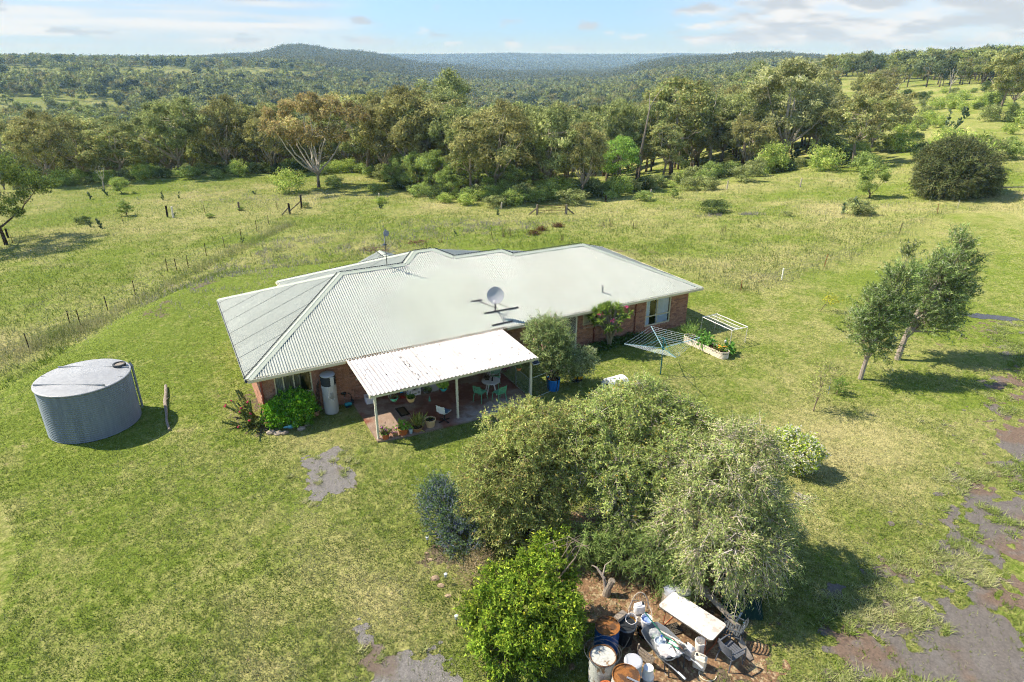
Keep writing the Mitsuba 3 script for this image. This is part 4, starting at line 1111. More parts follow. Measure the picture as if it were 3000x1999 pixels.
x, y = wedge(9, 75, 980000)
m_ = mown(x, y) > .5; o = outside(x, y)
blades(x[m_ & o], y[m_ & o], .05, .14, .026, 1.0, 'lawn_grass', 'short mown lawn grass, yellow green with straw flecks', cl=.17)
x, y = wedge(30, 125, 330000)
m_ = mown(x, y) < .5; o = outside(x, y)
m_ &= np.hypot(x, y) < 120
blades(x[m_ & o], y[m_ & o], .12, .42, .05, .7, 'paddock_grass', 'long seeding pasture grass, green mixed with straw', straw_k=-.16, cl=.5)
# long dry grass along the fences and tussocks on the track
def along(pts, n, sig):
    p = np.asarray(pts, float); k = rng.integers(len(p) - 1, size=n); t = rng.random((n, 1))
    q = p[k] * (1 - t) + p[k + 1] * t + rng.normal(0, sig, (n, 2))
    return q[:, 0], q[:, 1]


xs, ys = [], []
for pts, n, s in (([(-30, 32), (-27.8, 36.5), (-27, 39)], 2600, .8), ([(-27, 39), (-27, 50), (-25, 62), (-24, 70)], 3000, .4), ([tuple(q) for q in _LB], 1600, .7), ([(17, 47), (24, 53), (34, 62)], 1200, 2.6)):
    a, b = along(pts, n, s); xs.append(a); ys.append(b)
x, y = np.concatenate(xs), np.concatenate(ys)
blades(x, y, .25, .75, .03, .35, 'fence_grass', 'tall dry grass left standing along the fence lines', straw_k=.05)
cx, cy = rng.uniform(6, 36, 16000), rng.uniform(9.5, 38, 16000)
f = F_MUD(cx, cy); k = (f > -.1) & (nfield(cx, cy, 1.6, 3, 88) > -.06)
cx, cy = cx[k][:2000], cy[k][:2000]
n = 55
size = rng.uniform(.14, .46, len(cx))
ox = np.repeat(cx, n) + rng.normal(size=len(cx) * n) * np.repeat(size, n) * .38; oy = np.repeat(cy, n) + rng.normal(size=len(cx) * n) * np.repeat(size, n) * .38
for F, num, bx_ in ((F_DIRT, 16, (-8.5, 18.8, -5.7, 22.6)), (F_GRAVEL, 7, (-4.2, 10.3, -1.4, 13.2))):
    qx, qy = rng.uniform(bx_[0], bx_[2], num), rng.uniform(bx_[1], bx_[3], num)
    ox = np.concatenate([ox, np.repeat(qx, 60) + rng.normal(size=num * 60) * .06]); oy = np.concatenate([oy, np.repeat(qy, 60) + rng.normal(size=num * 60) * .06])
dry_, _ = fields(ox, oy)
blades(ox, oy, .12, .30, .030, 1.4, 'track_tussocks', 'pale green grass tussocks scattered over the dirt track', straw_k=.10, tint=1.4)

# grey lilac weeds in drifts through the paddock
px_, py_ = [], []
for cx_, cy_, rx_, ry_, n_ in ((-23, 46, 3, 4, 2600), (-15, 60, 5, 2, 2600), (-6, 66, 6, 2.5, 2600), (-30, 92, 8, 3, 1500), (24.5, 70.5, 2.2, .5, 900), (38, 74, 5, 2, 500), (-21, 55, 3, 3, 1500), (2, 68, 5, 2, 900), (-36, 88, 8, 3, 1200)):
    a, b = cx_ + rng.normal(size=n_) * rx_, cy_ + rng.normal(size=n_) * ry_
    k = nfield(a, b, 1.4, 3, 66) > .03
    px_.append(a[k]); py_.append(b[k])
x, y = np.concatenate(px_), np.concatenate(py_)
blades(x, y, .18, .45, .045, .6, 'weed_drifts', 'drifts of grey lilac weeds in the paddock grass', straw_k=1.2, straw=[.34, .31, .31])
# ------------------------------------------------------------------ the garden trees in front of the house
def twigs(seed, lobes_, n, nl, tl, ll, lw, cols, tcol, droop=.5, up=0.0, inner=.55, tr=.007, tmix=1.0, var=.25, rnd=.7, floor=.12, spread=.035, tips=None, barefrac=.0, sub=None):
    """leafy twigs growing out of rounded masses: returns (twig mesh, leaves)"""
    rng = np.random.default_rng(seed)
    vol = np.array([l[1][0] * l[1][1] + l[1][0] * l[1][2] for l in lobes_]); vol = vol / vol.sum()
    li = rng.choice(len(lobes_), size=n, p=vol)
    c = np.array([l[0] for l in lobes_])[li]; r = np.array([l[1] for l in lobes_])[li]
    d = unit(rng.normal(size=(n, 3)) + [0, 0, .25])
    lump = .55 + .85 * meshkit.fbm(d * 2.2 + c * .9 + seed, 3, seed)
    lump = lump + (rng.random(n) < .06) * rng.uniform(.05, .28, n)
    P = c + d * r * (rng.uniform(inner, 1, n) ** .7 * lump)[:, None]
    sb = None
    if sub:   # gather the twigs into sprays so that gaps open between them
        si = rng.choice(n, size=sub[0], replace=False); sc_ = P[si]; sd = d[si]
        from scipy.spatial import cKDTree
        sb = cKDTree(sc_).query(P)[1]
        P = sc_[sb] + (P - sc_[sb]) * sub[1] + rng.normal(size=(n, 3)) * sub[2]
        d = unit(d + .8 * sd[sb])
    P[:, 2] = np.maximum(P[:, 2], floor)
    D = unit(d * [1, 1, .8] + rnd * rng.normal(size=(n, 3)) + [0, 0, up - droop * .5])
    L = tl * rng.uniform(.6, 1.4, n)
    E_ = P + D * L[:, None] + np.array([0, 0, -1]) * (droop * L * L)[:, None]
    E_[:, 2] = np.maximum(E_[:, 2], floor * .5)
    tw = MB(tcol)
    sc = (rng.random(n) < tmix)
    a = unit(np.cross(D, rng.normal(size=(n, 3)))); b = np.cross(D, a)
    v = np.stack([P + a * tr, P - a * tr * .5 + b * tr * .87, P - a * tr * .5 - b * tr * .87, E_], 1)[sc]
    k = len(v); f = np.arange(k)[:, None] * 4
    tw.add(v.reshape(-1, 3), np.vstack([f + [0, 1, 3], f + [1, 2, 3], f + [2, 0, 3]]), np.repeat(C(tcol) * np.exp(rng.normal(0, .25, (k, 1))), 4, axis=0))
    leafy = rng.random(n) >= barefrac
    m = np.nonzero(leafy)[0]
    ti = np.repeat(m, nl); t = rng.uniform(.25, 1.05, len(ti))[:, None]
    pos = P[ti] * (1 - t) + E_[ti] * t + np.array([0, 0, 1]) * (droop * L[ti] * L[ti])[:, None] * (t - t * t)
    pos = pos + rng.normal(size=pos.shape) * spread
    dirn = unit(unit(E_ - P)[ti] * .8 + rng.normal(size=pos.shape) * .75)
    clump = (np.exp(rng.normal(0, .15, n)) * (1 if sb is None else np.exp(rng.normal(0, .2, sub[0]))[sb]))[ti]
    col = pal(rng, len(ti), cols, var, clump)
    if tips is not None:
        k = rng.random(len(ti)) < tips[1]
        col[k] = pal(rng, int(k.sum()), tips[0], .2)
    lf = leafset(pos, dirn, ll * rng.uniform(.7, 1.3, len(ti)), lw * rng.uniform(.7, 1.3, len(ti)), col, rng, True, unit(d[ti] + [0, 0, .6]))
    return tw, lf


def stems(base, tips_, r, col, rng, n=5, sides=6):
    m = MB(col)
    for t in tips_:
        b = np.asarray(base, float) + np.append(rng.normal(0, .12, 2), 0)
        t = np.asarray(t, float)
        p = bez(b, b * .5 + t * .5 + [*(rng.normal(0, .2, 2)), .25], t, n + 2)
        p[1:-1] += rng.normal(size=(n, 3)) * .03
        m.tube(p, np.linspace(r, r * .3, n + 2), sides, C(col) * rng.uniform(.7, 1.2))
    return m


rng = np.random.default_rng(31)
def garden_tree(name, label, cat, lobes_, base, stemcol, r, bsdf='leaf', tw_name='twigs', **k):
    t = thing(name, label, cat)
    tw, lf = twigs(lobes_=lobes_, **k)
    put('trunk', stems(base, [np.asarray(l[0]) + np.asarray(l[1]) * rng.uniform(-.4, .6, 3) * [1, 1, .3] for l in lobes_ for _ in range(3)], r, stemcol, rng), 'rough', t)
    put(tw_name, tw, 'rough', t); put('foliage', lf, bsdf, t)
    return t


garden_tree('garden_tree', 'open olive green tree on the left of the garden clump, beside the blue flowered bush', 'tree',
            [((.2, 17.3, 1.6), (1.75, 1.5, 1.6)), ((.5, 17.9, 3.5), (1.35, 1.15, 1.05)), ((-.7, 17.3, 2.4), (1.0, 1.0, 1.1)), ((1.7, 17.5, 2.6), (1.15, 1.1, 1.35)), ((1.7, 18.4, 3.5), (.85, .75, .8)), ((.6, 16.5, 1.0), (1.25, .8, .9))],
            (.6, 17.0, 0), '4a3b30', .07, seed=201, n=5400, nl=15, tl=.42, ll=.095, lw=.038, cols=('a2b068', '8e9c56', 'b6c078', '80904e', 'a6a068'), tcol='9a8878', droop=.2, up=.3, inner=.45, rnd=.85, tips=(('b8a05a', 'c0a868', 'b4c070'), .08), sub=(330, .35, .05))
garden_tree('garden_tree', 'tall green bottlebrush with grey twigs at the back of the garden clump', 'tree',
            [((4.1, 18.4, 2.9), (2.1, 1.6, 2.0)), ((4.2, 18.7, 4.2), (1.35, .9, .75)), ((5.4, 18.2, 3.3), (1.3, 1.1, 1.3)), ((2.7, 17.9, 2.9), (1.25, 1.2, 1.4)), ((3.5, 17.0, 2.6), (1.35, 1.0, 1.1)), ((4.9, 17.0, 2.9), (1.25, 1.1, 1.1)), ((3.5, 16.3, 1.5), (.75, .7, 1.0))],
            (4.2, 18.2, 0), '4a4038', .10, seed=202, n=8600, nl=15, tl=.42, ll=.085, lw=.038, cols=('a4b46c', '8ea058', 'bac87c', '7c904e'), tcol='b4a89e', droop=.35, inner=.55, tr=.011, tips=(('b4c070', 'c0a04a'), .06), barefrac=.14, sub=(430, .35, .05))
garden_tree('garden_tree', 'weeping bottlebrush with bare grey twigs, rightmost of the garden clump above the white table', 'tree',
            [((6.4, 15.8, 2.6), (1.65, 1.5, 1.7)), ((6.9, 16.5, 3.75), (1.1, 1.0, .9)), ((6.0, 14.4, 1.9), (1.25, .95, 1.25)), ((7.3, 15.7, 2.1), (.9, 1.0, 1.3)), ((5.1, 15.4, 2.2), (.95, .9, 1.2)), ((6.9, 14.6, 1.6), (.9, .8, 1.1)), ((5.5, 16.6, 3.1), (1.0, 1.0, 1.1))],
            (6.6, 15.8, 0), '4a4038', .10, seed=203, n=7600, nl=14, tl=.52, ll=.09, lw=.036, cols=('a8b474', '8ea05e', 'bec884', '7e9054'), tcol='c4b8ac', droop=.6, inner=.55, tr=.012, tips=(('bcc074', 'ccb48c'), .06), barefrac=.24, floor=.3, sub=(360, .35, .05))
garden_tree('willow_shrub', 'grey green willow leaved shrub hanging between the bottlebrushes by the cane chair', 'shrub',
            [((4.5, 15.0, 1.2), (.8, .6, 1.0)), ((4.9, 14.6, .8), (.55, .5, .7)), ((3.5, 15.7, .9), (.85, .6, .85)), ((2.5, 15.9, .8), (.7, .5, .75))],
            (4.6, 15.1, 0), '4a4038', .04, seed=204, n=1150, nl=14, tl=.38, ll=.15, lw=.026, cols=('7c9250', '6a8246', '94a868'), tcol='7a7060', droop=.7, inner=.3, floor=.15)
garden_tree('lemon_tree', 'bushy lemon tree with glossy bright leaves at the front of the garden clump', 'tree',
            [((.6, 12.9, 1.05), (1.35, .95, 1.0)), ((.9, 13.6, 1.75), (.85, .7, .7)), ((-.35, 13.0, .95), (.95, .75, .75)), ((1.15, 12.55, .9), (.65, .6, .75)), ((.05, 12.2, .7), (1.1, .6, .6)), ((1.05, 14.1, 2.15), (.4, .32, .55)), ((-.3, 13.4, 1.6), (.6, .5, .5))],
            (.6, 13.0, 0), '5a4a3c', .06, bsdf='wax_leaf', seed=205, n=2600, nl=14, tl=.27, ll=.10, lw=.052, cols=('7c9634', '66822a', '98ac44', '587228'), tcol='6a5a4c', droop=.25, inner=.55, spread=.05, tips=(('c2cf4a', 'a9c23e'), .13), sub=(150, .4, .05))
k = 'lemon_tree'
r2 = np.random.default_rng(8)
for i in range(26):
    d = unit(r2.normal(size=3) + [-.3, -.6, .3]); c = np.array([.45, 12.85, 1.15]) + d * [1.3, 1.0, 1.0] * r2.uniform(.8, 1.0)
    put('fruit', MB('a8b428' if i % 3 else 'd8c830').ball(c, (.035, .035, .042), sub=1), 'gloss', k)
m = MB('8e7f74')
for i in range(9):
    b = np.array([1.2 + r2.normal() * .15, 13.5 + r2.normal() * .15, 2.0]); m.tube([b, b + [r2.normal() * .25 + .15, r2.normal() * .15, r2.uniform(.5, .95)], b + [r2.normal() * .3 + .35, r2.normal() * .2, r2.uniform(.8, 1.25)]], [.014, .010, .004], 4)
put('dead_branches', m, 'rough', k)
garden_tree('flowering_bush', 'dark bush with upright blue flower spikes left of the olive tree', 'bush',
            [((-2.2, 17.4, .75), (.75, .8, .8)), ((-1.6, 16.5, .5), (.65, .6, .55)), ((-2.5, 17.9, 1.0), (.5, .5, .7))],
            (-2.0, 17.2, 0), '4a4038', .03, tw_name='flower_spikes', seed=206, n=760, nl=13, tl=.42, ll=.085, lw=.034, cols=('5a7444', '4a643a', '6e8450', '7c8494'), tcol='6c7490', droop=.0, up=.9, inner=.45, rnd=.4, tr=.018, tmix=.5, floor=.06)
# broad leaved lily behind the blue bush
t = thing('broad_leaf_plant', 'clump of long broad pale green leaves behind the blue flowered bush', 'plant')
n = 60; r2 = np.random.default_rng(9)
P = np.array([-1.7, 18.2, .05]) + r2.normal(size=(n, 3)) * [.38, .28, .0]
D = unit(np.stack([r2.normal(0, .45, n), r2.normal(0, .45, n), np.ones(n)], 1))
put('leaf', leafset(P, D, r2.uniform(.9, 1.5, n), .13, pal(r2, n, ('a2b47c', '84a060', 'b8c694'), .15), r2), 'leaf', t)
garden_tree('dry_bush', 'thin dry straw coloured bush beside the lemon tree', 'bush', [((-1.15, 14.9, .45), (.5, .5, .5)), ((-1.0, 15.6, .4), (.4, .4, .4))], (-1.1, 15.1, 0), '6a5a48', .02, seed=207, n=420, nl=4, tl=.3, ll=.06, lw=.014, cols=('b09c70', '9c8860', 'c0b088'), tcol='a8967c', droop=.0, up=.6, inner=.1, tr=.005, floor=.05)
garden_tree('flowering_bush', 'round bush covered in yellow and white blossom right of the garden clump', 'bush',
            [((11.0, 21.0, .8), (.75, .7, .72)), ((10.7, 21.4, 1.1), (.55, .5, .5))], (11, 21, 0), '4a4038', .03, seed=208, n=900, nl=11, tl=.16, ll=.085, lw=.06, cols=('a8c048', 'bccc54', '8cac3c'), tcol='6a6050', droop=.1, inner=.6, spread=.04, tips=(('f4f0d0', 'f4ec90', 'ffffe8'), .5), floor=.08)

# the pair of silky oaks and the saplings on the right lawn
def lawn_tree(name, label, x, y, seed, h, lobes_, cols, r, n, nl=10, cat='tree', tl=.5, ll=.15, lw=.05, bark='a0948a', up=.35, rnd=.6, tips=None, inner=.25, sub=None):
    t = thing(name, label, cat); r2 = np.random.default_rng(seed)
    tw, lf = twigs(seed, [(np.array(c) + [x, y, 0], rr) for c, rr in lobes_], n, nl, tl, ll, lw, cols, '8a7e70', droop=.15, up=up, inner=inner, rnd=rnd, tr=.008, tips=tips, sub=sub)
    m = MB(bark); top = np.array([x, y, 0]) + np.array(lobes_[0][0]); 
    m.tube(bez(np.array([x, y, -.1]), np.array([x + .1, y, h * .45]), top, 9), np.linspace(r, r * .25, 9), 9)
    for c, rr in lobes_:
        for _ in range(4):
            s = r2.uniform(.22, .7); b = bez(np.array([x, y, -.1]), np.array([x + .1, y, h * .45]), top, 21)[int(s * 20)]
            e = np.array(c) + [x, y, 0] + np.array(rr) * r2.uniform(-.7, .8, 3)
            m.tube(bez(b, b * .5 + e * .5 + [0, 0, -.1], e, 6), np.linspace(r * .42, r * .08, 6), 5)
    put('trunk', m, 'rough', t); put('twigs', tw, 'rough', t); put('foliage', lf, 'leaf', t)
    return t


OAK = ('84985c', '708648', '9cae72', '647a42')
lawn_tree('silky_oak', 'nearer of the two grey green trees on the right lawn, slender with pale trunk', 17.3, 28.8, 301, 6, [((1.25, .5, 5.0), (.4, .4, 1.5)), ((.75, .3, 4.1), (.65, .6, 1.3)), ((.1, .1, 3.3), (.75, .7, 1.2)), ((.9, .4, 2.9), (.8, .75, 1.1)), ((-.45, 0, 2.5), (.5, .5, .9)), ((.5, .2, 1.7), (.7, .65, .7))], OAK, .12, 1050, nl=16, tl=.75, ll=.18, lw=.042, up=.9, rnd=.42, tips=(('c0c6ae', 'b0b898'), .10), sub=(85, .5, .06))
lawn_tree('silky_oak', 'wider of the two grey green trees on the right lawn, leaning right', 20.4, 31.1, 302, 6.4, [((2.0, .7, 5.2), (.5, .5, 1.4)), ((1.1, .3, 4.0), (.75, .7, 1.3)), ((1.8, .5, 3.5), (.85, .8, 1.3)), ((2.7, .8, 4.5), (.45, .45, 1.2)), ((1.6, .4, 2.0), (1.0, .9, .9)), ((2.4, .6, 2.7), (.6, .6, 1.0)), ((.6, .1, 2.3), (.6, .6, .9)), ((3.0, .8, 3.4), (.4, .4, .9))], OAK, .16, 1500, nl=16, tl=.75, ll=.18, lw=.042, up=.9, rnd=.42, tips=(('c0c6ae', 'b0b898'), .10), sub=(115, .5, .06))
lawn_tree('sapling', 'thin young sapling on the lawn before the two grey green trees', 13.6, 25.6, 303, 2.2, [((.3, .1, 1.75), (.55, .5, .6)), ((.1, 0, 1.2), (.45, .45, .5))], ('98a45c', '808e48', 'b0b474'), .03, 170, nl=7, cat='sapling', tl=.35, ll=.10, lw=.035, bark='7a6e60')
lawn_tree('sapling', 'knee high leafy seedling beside a blue stake on the lawn', 15.35, 27.2, 304, .7, [((.15, .05, .4), (.3, .3, .32))], ('6c8a3c', '84a04a', '587630'), .02, 70, nl=9, cat='sapling', tl=.2, ll=.09, lw=.04, bark='7a6e60')
lawn_tree('sapling', 'small plant with yellow flowers and a stake on the open lawn', 19.4, 38.2, 305, .9, [((.5, .0, .75), (.5, .4, .25))], ('c8c040', 'a8b048', 'e0d040'), .02, 50, nl=6, cat='sapling', tl=.2, ll=.10, lw=.04, bark='5a5248')
put('stake', MB('3a70b0').tube([(15.05, 27.3, 0), (15.05, 27.3, .55)], .012, 6), 'vc'); tag('stake', 'thin blue garden stake beside the leafy seedling', 'stake')

q = on_ground(50.6, 75.6)
garden_tree('round_bush', 'large dark dome shaped bush at the right of the paddock', 'bush',
            [((q[0], q[1], q[2] + 2.5), (3.7, 3.5, 2.8)), ((q[0] - .4, q[1], q[2] + 3.6), (2.5, 2.5, 2.2)), ((q[0] - 1.2, q[1] - .8, q[2] + 1.5), (2.7, 2.6, 1.8)), ((q[0] + 1.5, q[1] - .5, q[2] + 1.5), (2.6, 2.6, 1.9))],
            q, '4a4038', .2, seed=93, n=6000, nl=13, tl=1.0, ll=.34, lw=.08, cols=('56643c', '66724a', '7c8254', '48562f', '8c8a62'), tcol='8a8274', droop=.15, up=.35, inner=.72, tr=.014, spread=.09, rnd=.5, sub=(420, .45, .1), floor=q[2] + .1)

# plants against the house
def plant(name, label, cat, lobes_, base, seed, n, nl, tl, ll, lw, cols, **k):
    return garden_tree(name, label, cat, lobes_, base, k.pop('stem', '5a5040'), k.pop('r', .02), k.pop('bsdf', 'leaf'), seed=seed, n=n, nl=nl, tl=tl, ll=ll, lw=lw, cols=cols, tcol='6a6a48', **k)


q = W(1.45, -.15); plant('green_shrub', 'dense bright green shrub below the three light window', 'shrub', [((q[0], q[1], .62), (.95, .75, .68)), ((q[0] + .25, q[1] + .15, .95), (.7, .55, .5)), ((q[0] - .5, q[1] - .1, .55), (.6, .55, .6))], (q[0], q[1], 0), 401, 1500, 12, .2, .085, .05, ('6aa52a', '4f8c22', '88b83a', '3f771e'), droop=.2, inner=.5, bsdf='wax_leaf', tips=(('c0d848', 'aacb40'), .08), floor=.05)
# cactus with red flowers at the corner
t = thing('flowering_cactus', 'spiny branching plant with magenta flowers at the left house corner', 'plant')
r2 = np.random.default_rng(12); q = W(-.05, .75); m = MB('5c6a40'); fl = MB('c01a6a'); fo = []
for i in range(30):
    a = r2.uniform(1.7, 5.2) + TH; L = r2.uniform(.5, 1.35); el = r2.uniform(.15, 1.25)
    b = q + [r2.normal() * .2, r2.normal() * .2, .05]
    e = b + L * np.array([math.cos(a) * math.cos(el), math.sin(a) * math.cos(el), math.sin(el)]) * 1.15
    p = bez(b, (b + e) / 2 + [0, 0, -.05], e, 8); m.tube(p, np.linspace(.05, .032, 8) + .012 * (np.arange(8) % 2), 6, C('5c6a40') * r2.uniform(.7, 1.3)); fo.append(p[2:])
    if i % 3 == 0:
        for _ in range(3): fl.ball(e + r2.normal(size=3) * .03, r2.uniform(.02, .045), ('c2185f', 'a81850', 'd8308a')[i % 3], 1, .3, i)
fo = np.repeat(np.vstack(fo), 8, axis=0); n = len(fo)
put('stem', m, 'rough', t); put('flower', fl, 'vc', t)
put('leaf', leafset(fo + r2.normal(size=(n, 3)) * .07, unit(r2.normal(size=(n, 3)) + [0, 0, .3]), .09, .035, pal(r2, n, ('6c7c44', '8a9450', '54643a', 'a89c40'), .2), r2, True), 'leaf', t)
# frangipani: bare forked stems with whorls of long leaves
t = thing('frangipani', 'frangipani tree with pink flower heads against the brick wall', 'tree')
r2 = np.random.default_rng(14); b = np.array([5.35, 32.6, 0]); wd = MB('8a8478'); P, D, fl = [], [], MB('e05a90')
c0 = np.array([5.2, 32.0, 2.05]); 
for i in range(46):
    d = unit(r2.normal(size=3) + [0, 0, .5]); e = c0 + d * [1.05, .7, .72] * r2.uniform(.6, 1)
    wd.tube(bez(b + [0, 0, .02], np.array([5.25, 32.3, 1.2]) + r2.normal(size=3) * .15, e, 7), np.linspace(.07, .022, 7), 6)
    for _ in range(15):
        P.append(e + r2.normal(size=3) * .03); D.append(unit(d * .7 + unit(r2.normal(size=3)) * [1, 1, .6] + [0, 0, .15]))
for q in ([4.65, 31.65, 2.35], [5.2, 31.4, 2.05], [6.0, 32.0, 2.6]):
    for _ in range(9): fl.ball(np.array(q) + r2.normal(size=3) * [.07, .07, .05], r2.uniform(.02, .04), ('e8508c', 'f088b0', 'd83870')[_ % 3], 1)
n = len(P)
put('stem', wd, 'rough', t); put('leaf', leafset(np.array(P), np.array(D), r2.uniform(.24, .40, n), .085, pal(r2, n, ('5c7a36', '7a9440', '4a682c', '9aaa50'), .2), r2), 'wax_leaf', t); put('flower', fl, 'vc', t)
# oleander in the blue tub and the smaller one in the black tub
ot = plant('oleander', 'tall grey green oleander in the blue tub beside the patio', 'shrub', [((1.9, 27.9, 1.8), (1.0, .85, 1.0)), ((1.7, 28.3, 2.7), (.85, .75, .75)), ((1.3, 28.5, 2.4), (.7, .6, .75)), ((2.4, 28.1, 1.2), (.8, .7, .7)), ((2.3, 28.5, 2.2), (.6, .6, .7))], (1.95, 27.7, .5), 402, 1500, 11, .36, .15, .035, ('94a468', '7a8c54', 'a8b680', '667844'), droop=.2, up=.5, inner=.25, r=.03, tips=(('d89aa8', 'b08a4a'), .015), floor=.6)
plant('oleander', 'lower pale leaved oleander in the black tub', 'shrub', [((3.0, 28.2, 1.0), (.75, .65, .55)), ((3.5, 28.4, 1.25), (.55, .5, .5))], (3.2, 28.6, .45), 403, 520, 11, .32, .15, .038, ('9aa87a', '7c8c58', 'b4be94'), droop=.2, up=.5, inner=.25, floor=.5)
for nm, x, y, col, lb, R_, H_ in (('tub', 1.98, 27.7, '1f6fc4', 'blue plastic tub holding the tall oleander', .34, .6), ('tub', 3.2, 28.65, '23282c', 'black tub with yellow marks holding the lower oleander', .33, .5)):
    m = MB(col).lathe([(0, .0), (R_ * .8, 0), (R_, H_), (R_ * .93, H_), (R_ * .9, H_ - .08)], 22, (x, y, 0)); m.lathe([(R_ * .9, H_ - .08), (0, H_ - .06)], 22, (x, y, 0), '4a3828')
    k = thing(nm, lb, 'tub'); put('body', m, 'gloss', k, smooth=True)
    if col == '23282c':
        g = MB('e0b41e')
        for a in (-1.9, -1.3, -.9): g.ball((x + (R_ + .0) * math.cos(a), y + (R_ + .0) * math.sin(a), .3), (.06, .04, .10), sub=1)
        put('yellow_mark', g, 'vc', k)
    else:
        for a in (-2.6, -1.0): put('strap', MB('28323a').bar((x + R_ * 1.02 * math.cos(a), y + R_ * 1.02 * math.sin(a), .62), (x + R_ * .86 * math.cos(a), y + R_ * .86 * math.sin(a), .05), .05, .03), 'vc', k)
r2 = np.random.default_rng(15)
for i, (u, v_) in enumerate([(u, -.05 + r2.normal() * .1) for u in np.linspace(16.9, 20.6, 9)]):
    q = W(u, v_); plant('ground_plant', 'low dark green plant in the bed along the brick wall by the frangipani', 'plant', [((q[0], q[1], .18), (.33, .3, .2))], (q[0], q[1], 0), 410 + i, 80, 8, .12, .09, .05, ('4c6e34', '5f8440', '3c5a2a'), r=.008, floor=.03)
    tag(sorted(k for k in ROOTS if k.startswith('ground_plant'))[-1], group='low plants along the brick wall')
# ------------------------------------------------------------------ things round the house
rng = np.random.default_rng(61)
# water tank
t = thing('water_tank', 'round corrugated grey blue water tank standing on the lawn', 'water tank')
TX, TY, TR_, TZH = -18.2, 24.6, 1.77, 2.24
tb = tz(TX, TY)
zz = np.linspace(.03, TZH, 24 * 10 + 1)
prof = np.stack([TR_ + -.03 * np.abs(np.sin((zz - .03) / (TZH - .03) * 24 * np.pi)), zz], 1)
put('wall', MB('4a5a66').lathe(prof, 96, (TX, TY, tb), sharp=False), 'tank_mat', t, smooth=True)
m = MB('a8acae').lathe([(0, TZH + .16), (TR_ * .5, TZH + .10), (TR_ - .02, TZH + .015), (TR_ + .035, TZH + .0), (TR_ + .04, TZH - .035), (TR_ + .02, TZH - .04)], 96, (TX, TY, tb), sharp=False)
put('lid', m, 'tank_top_mat', t, smooth=True)
hx_, hy_ = TX + 1.05, TY + .95
hz_ = tb + TZH + .075
m = MB('3c4246').lathe([(.26, -.02), (.26, .09), (.20, .09), (.20, .02)], 24, (hx_, hy_, hz_)); m.lathe([(.20, .05), (0, .05)], 24, (hx_, hy_, hz_), '8c8478')
k = put('inlet_strainer', m, 'vc', t); labels[k] = {'label': 'black ringed inlet strainer on the tank lid'}
m = MB('5f666b')
m.tube([(TX + TR_ * .72, TY + TR_ * .74, tb + TZH + .02), (TX + TR_ * .78, TY + TR_ * .72, tb + TZH - .1), (TX + TR_ * .78, TY + TR_ * .72, tb + .1)], .05, 10, '8e979c'); put('overflow_pipe', m, 'vc', t)
m = MB('9aa0a4')
for k_ in range(3):
    y_ = -.9 + k_ * .85; xs_ = np.linspace(-1, 1, 2) * math.sqrt(TR_ ** 2 - y_ * y_) * .97
    m.bar((TX + xs_[0], TY + y_, tb + TZH + .06), (TX + xs_[1], TY + y_, tb + TZH + .06), .025, .09) if k_ != 1 else m.bar((TX + xs_[0], TY + y_, tb + TZH + .03), (TX + xs_[1], TY + y_, tb + TZH + .03), .025, .03)
put('lid_seam', m, 'tank_top_mat', t)
# fallen log
m = MB('7c6e62'); r2 = np.random.default_rng(4)
p = np.array([[-16.75, 27.9, .10], [-16.3, 27.0, .12], [-16.0, 26.3, .11], [-15.5, 25.4, .09], [-15.1, 24.6, .08], [-14.65, 23.9, .07]]); p[:, 2] += [tz(a, b) for a, b in p[:, :2]]
m.tube(p, [.07, .07, .085, .06, .05, .05], 9, C('9a8c80') * np.linspace(1.2, .7, 6)[:, None]); m.tube([p[2], p[2] + [.18, .05, .18]], [.04, .015], 6)
k = put('fallen_log', m, 'wood_mat'); tag(k, 'grey weathered branch lying on the lawn beside the tank', 'log')

CUR['M'] = HM
SLAB = .09
# heat pump water heater
t = thing('water_heater', 'tall grey cylindrical water heater with black band against the wall', 'water heater')
c = (3.22, .02, 0)
m = MB('b4b8ba').lathe([(0, .02), (.30, .02), (.32, .06), (.32, 1.42), (.31, 1.43)], 32, c); k = put('cylinder', m, 'gloss', t, smooth=True)
m = MB('2c333a').lathe([(.315, 1.43), (.325, 1.45), (.325, 1.86), (.315, 1.87)], 32, c); put('compressor_cover', m, 'vc', t, smooth=True)
m = MB('a2a6a8').lathe([(.325, 1.87), (.33, 1.89), (.30, 1.93), (0, 1.95)], 32, c); m.box((c[0] + .10, c[1] - .322, 1.66), (.16, .02, .42), col='b4b8ba'); put('top_cover', m, 'vc', t, smooth=True)
m = MB('8d9294').box((c[0] + .02, c[1] - .33, .98), (.13, .05, .30), bevel=.01); m.tube([(c[0] - .12, c[1] - .34, 1.25), (c[0] - .14, c[1] - .37, .95), (c[0] + .05, c[1] - .37, .72), (c[0] + .12, c[1] - .37, .85)], .015, 6, 'd8dadb'); put('valve', m, 'vc', t)
m = MB('3a3c30'); 
for i in range(3): m.tube([(2.72 + .05 * i, .40, 0), (2.7 + .06 * i, .38, .7), (2.78 + .03 * i, .40, 1.25), (2.9, .42, 1.5)], .012, 5)
put('pipe', m, 'vc', t)
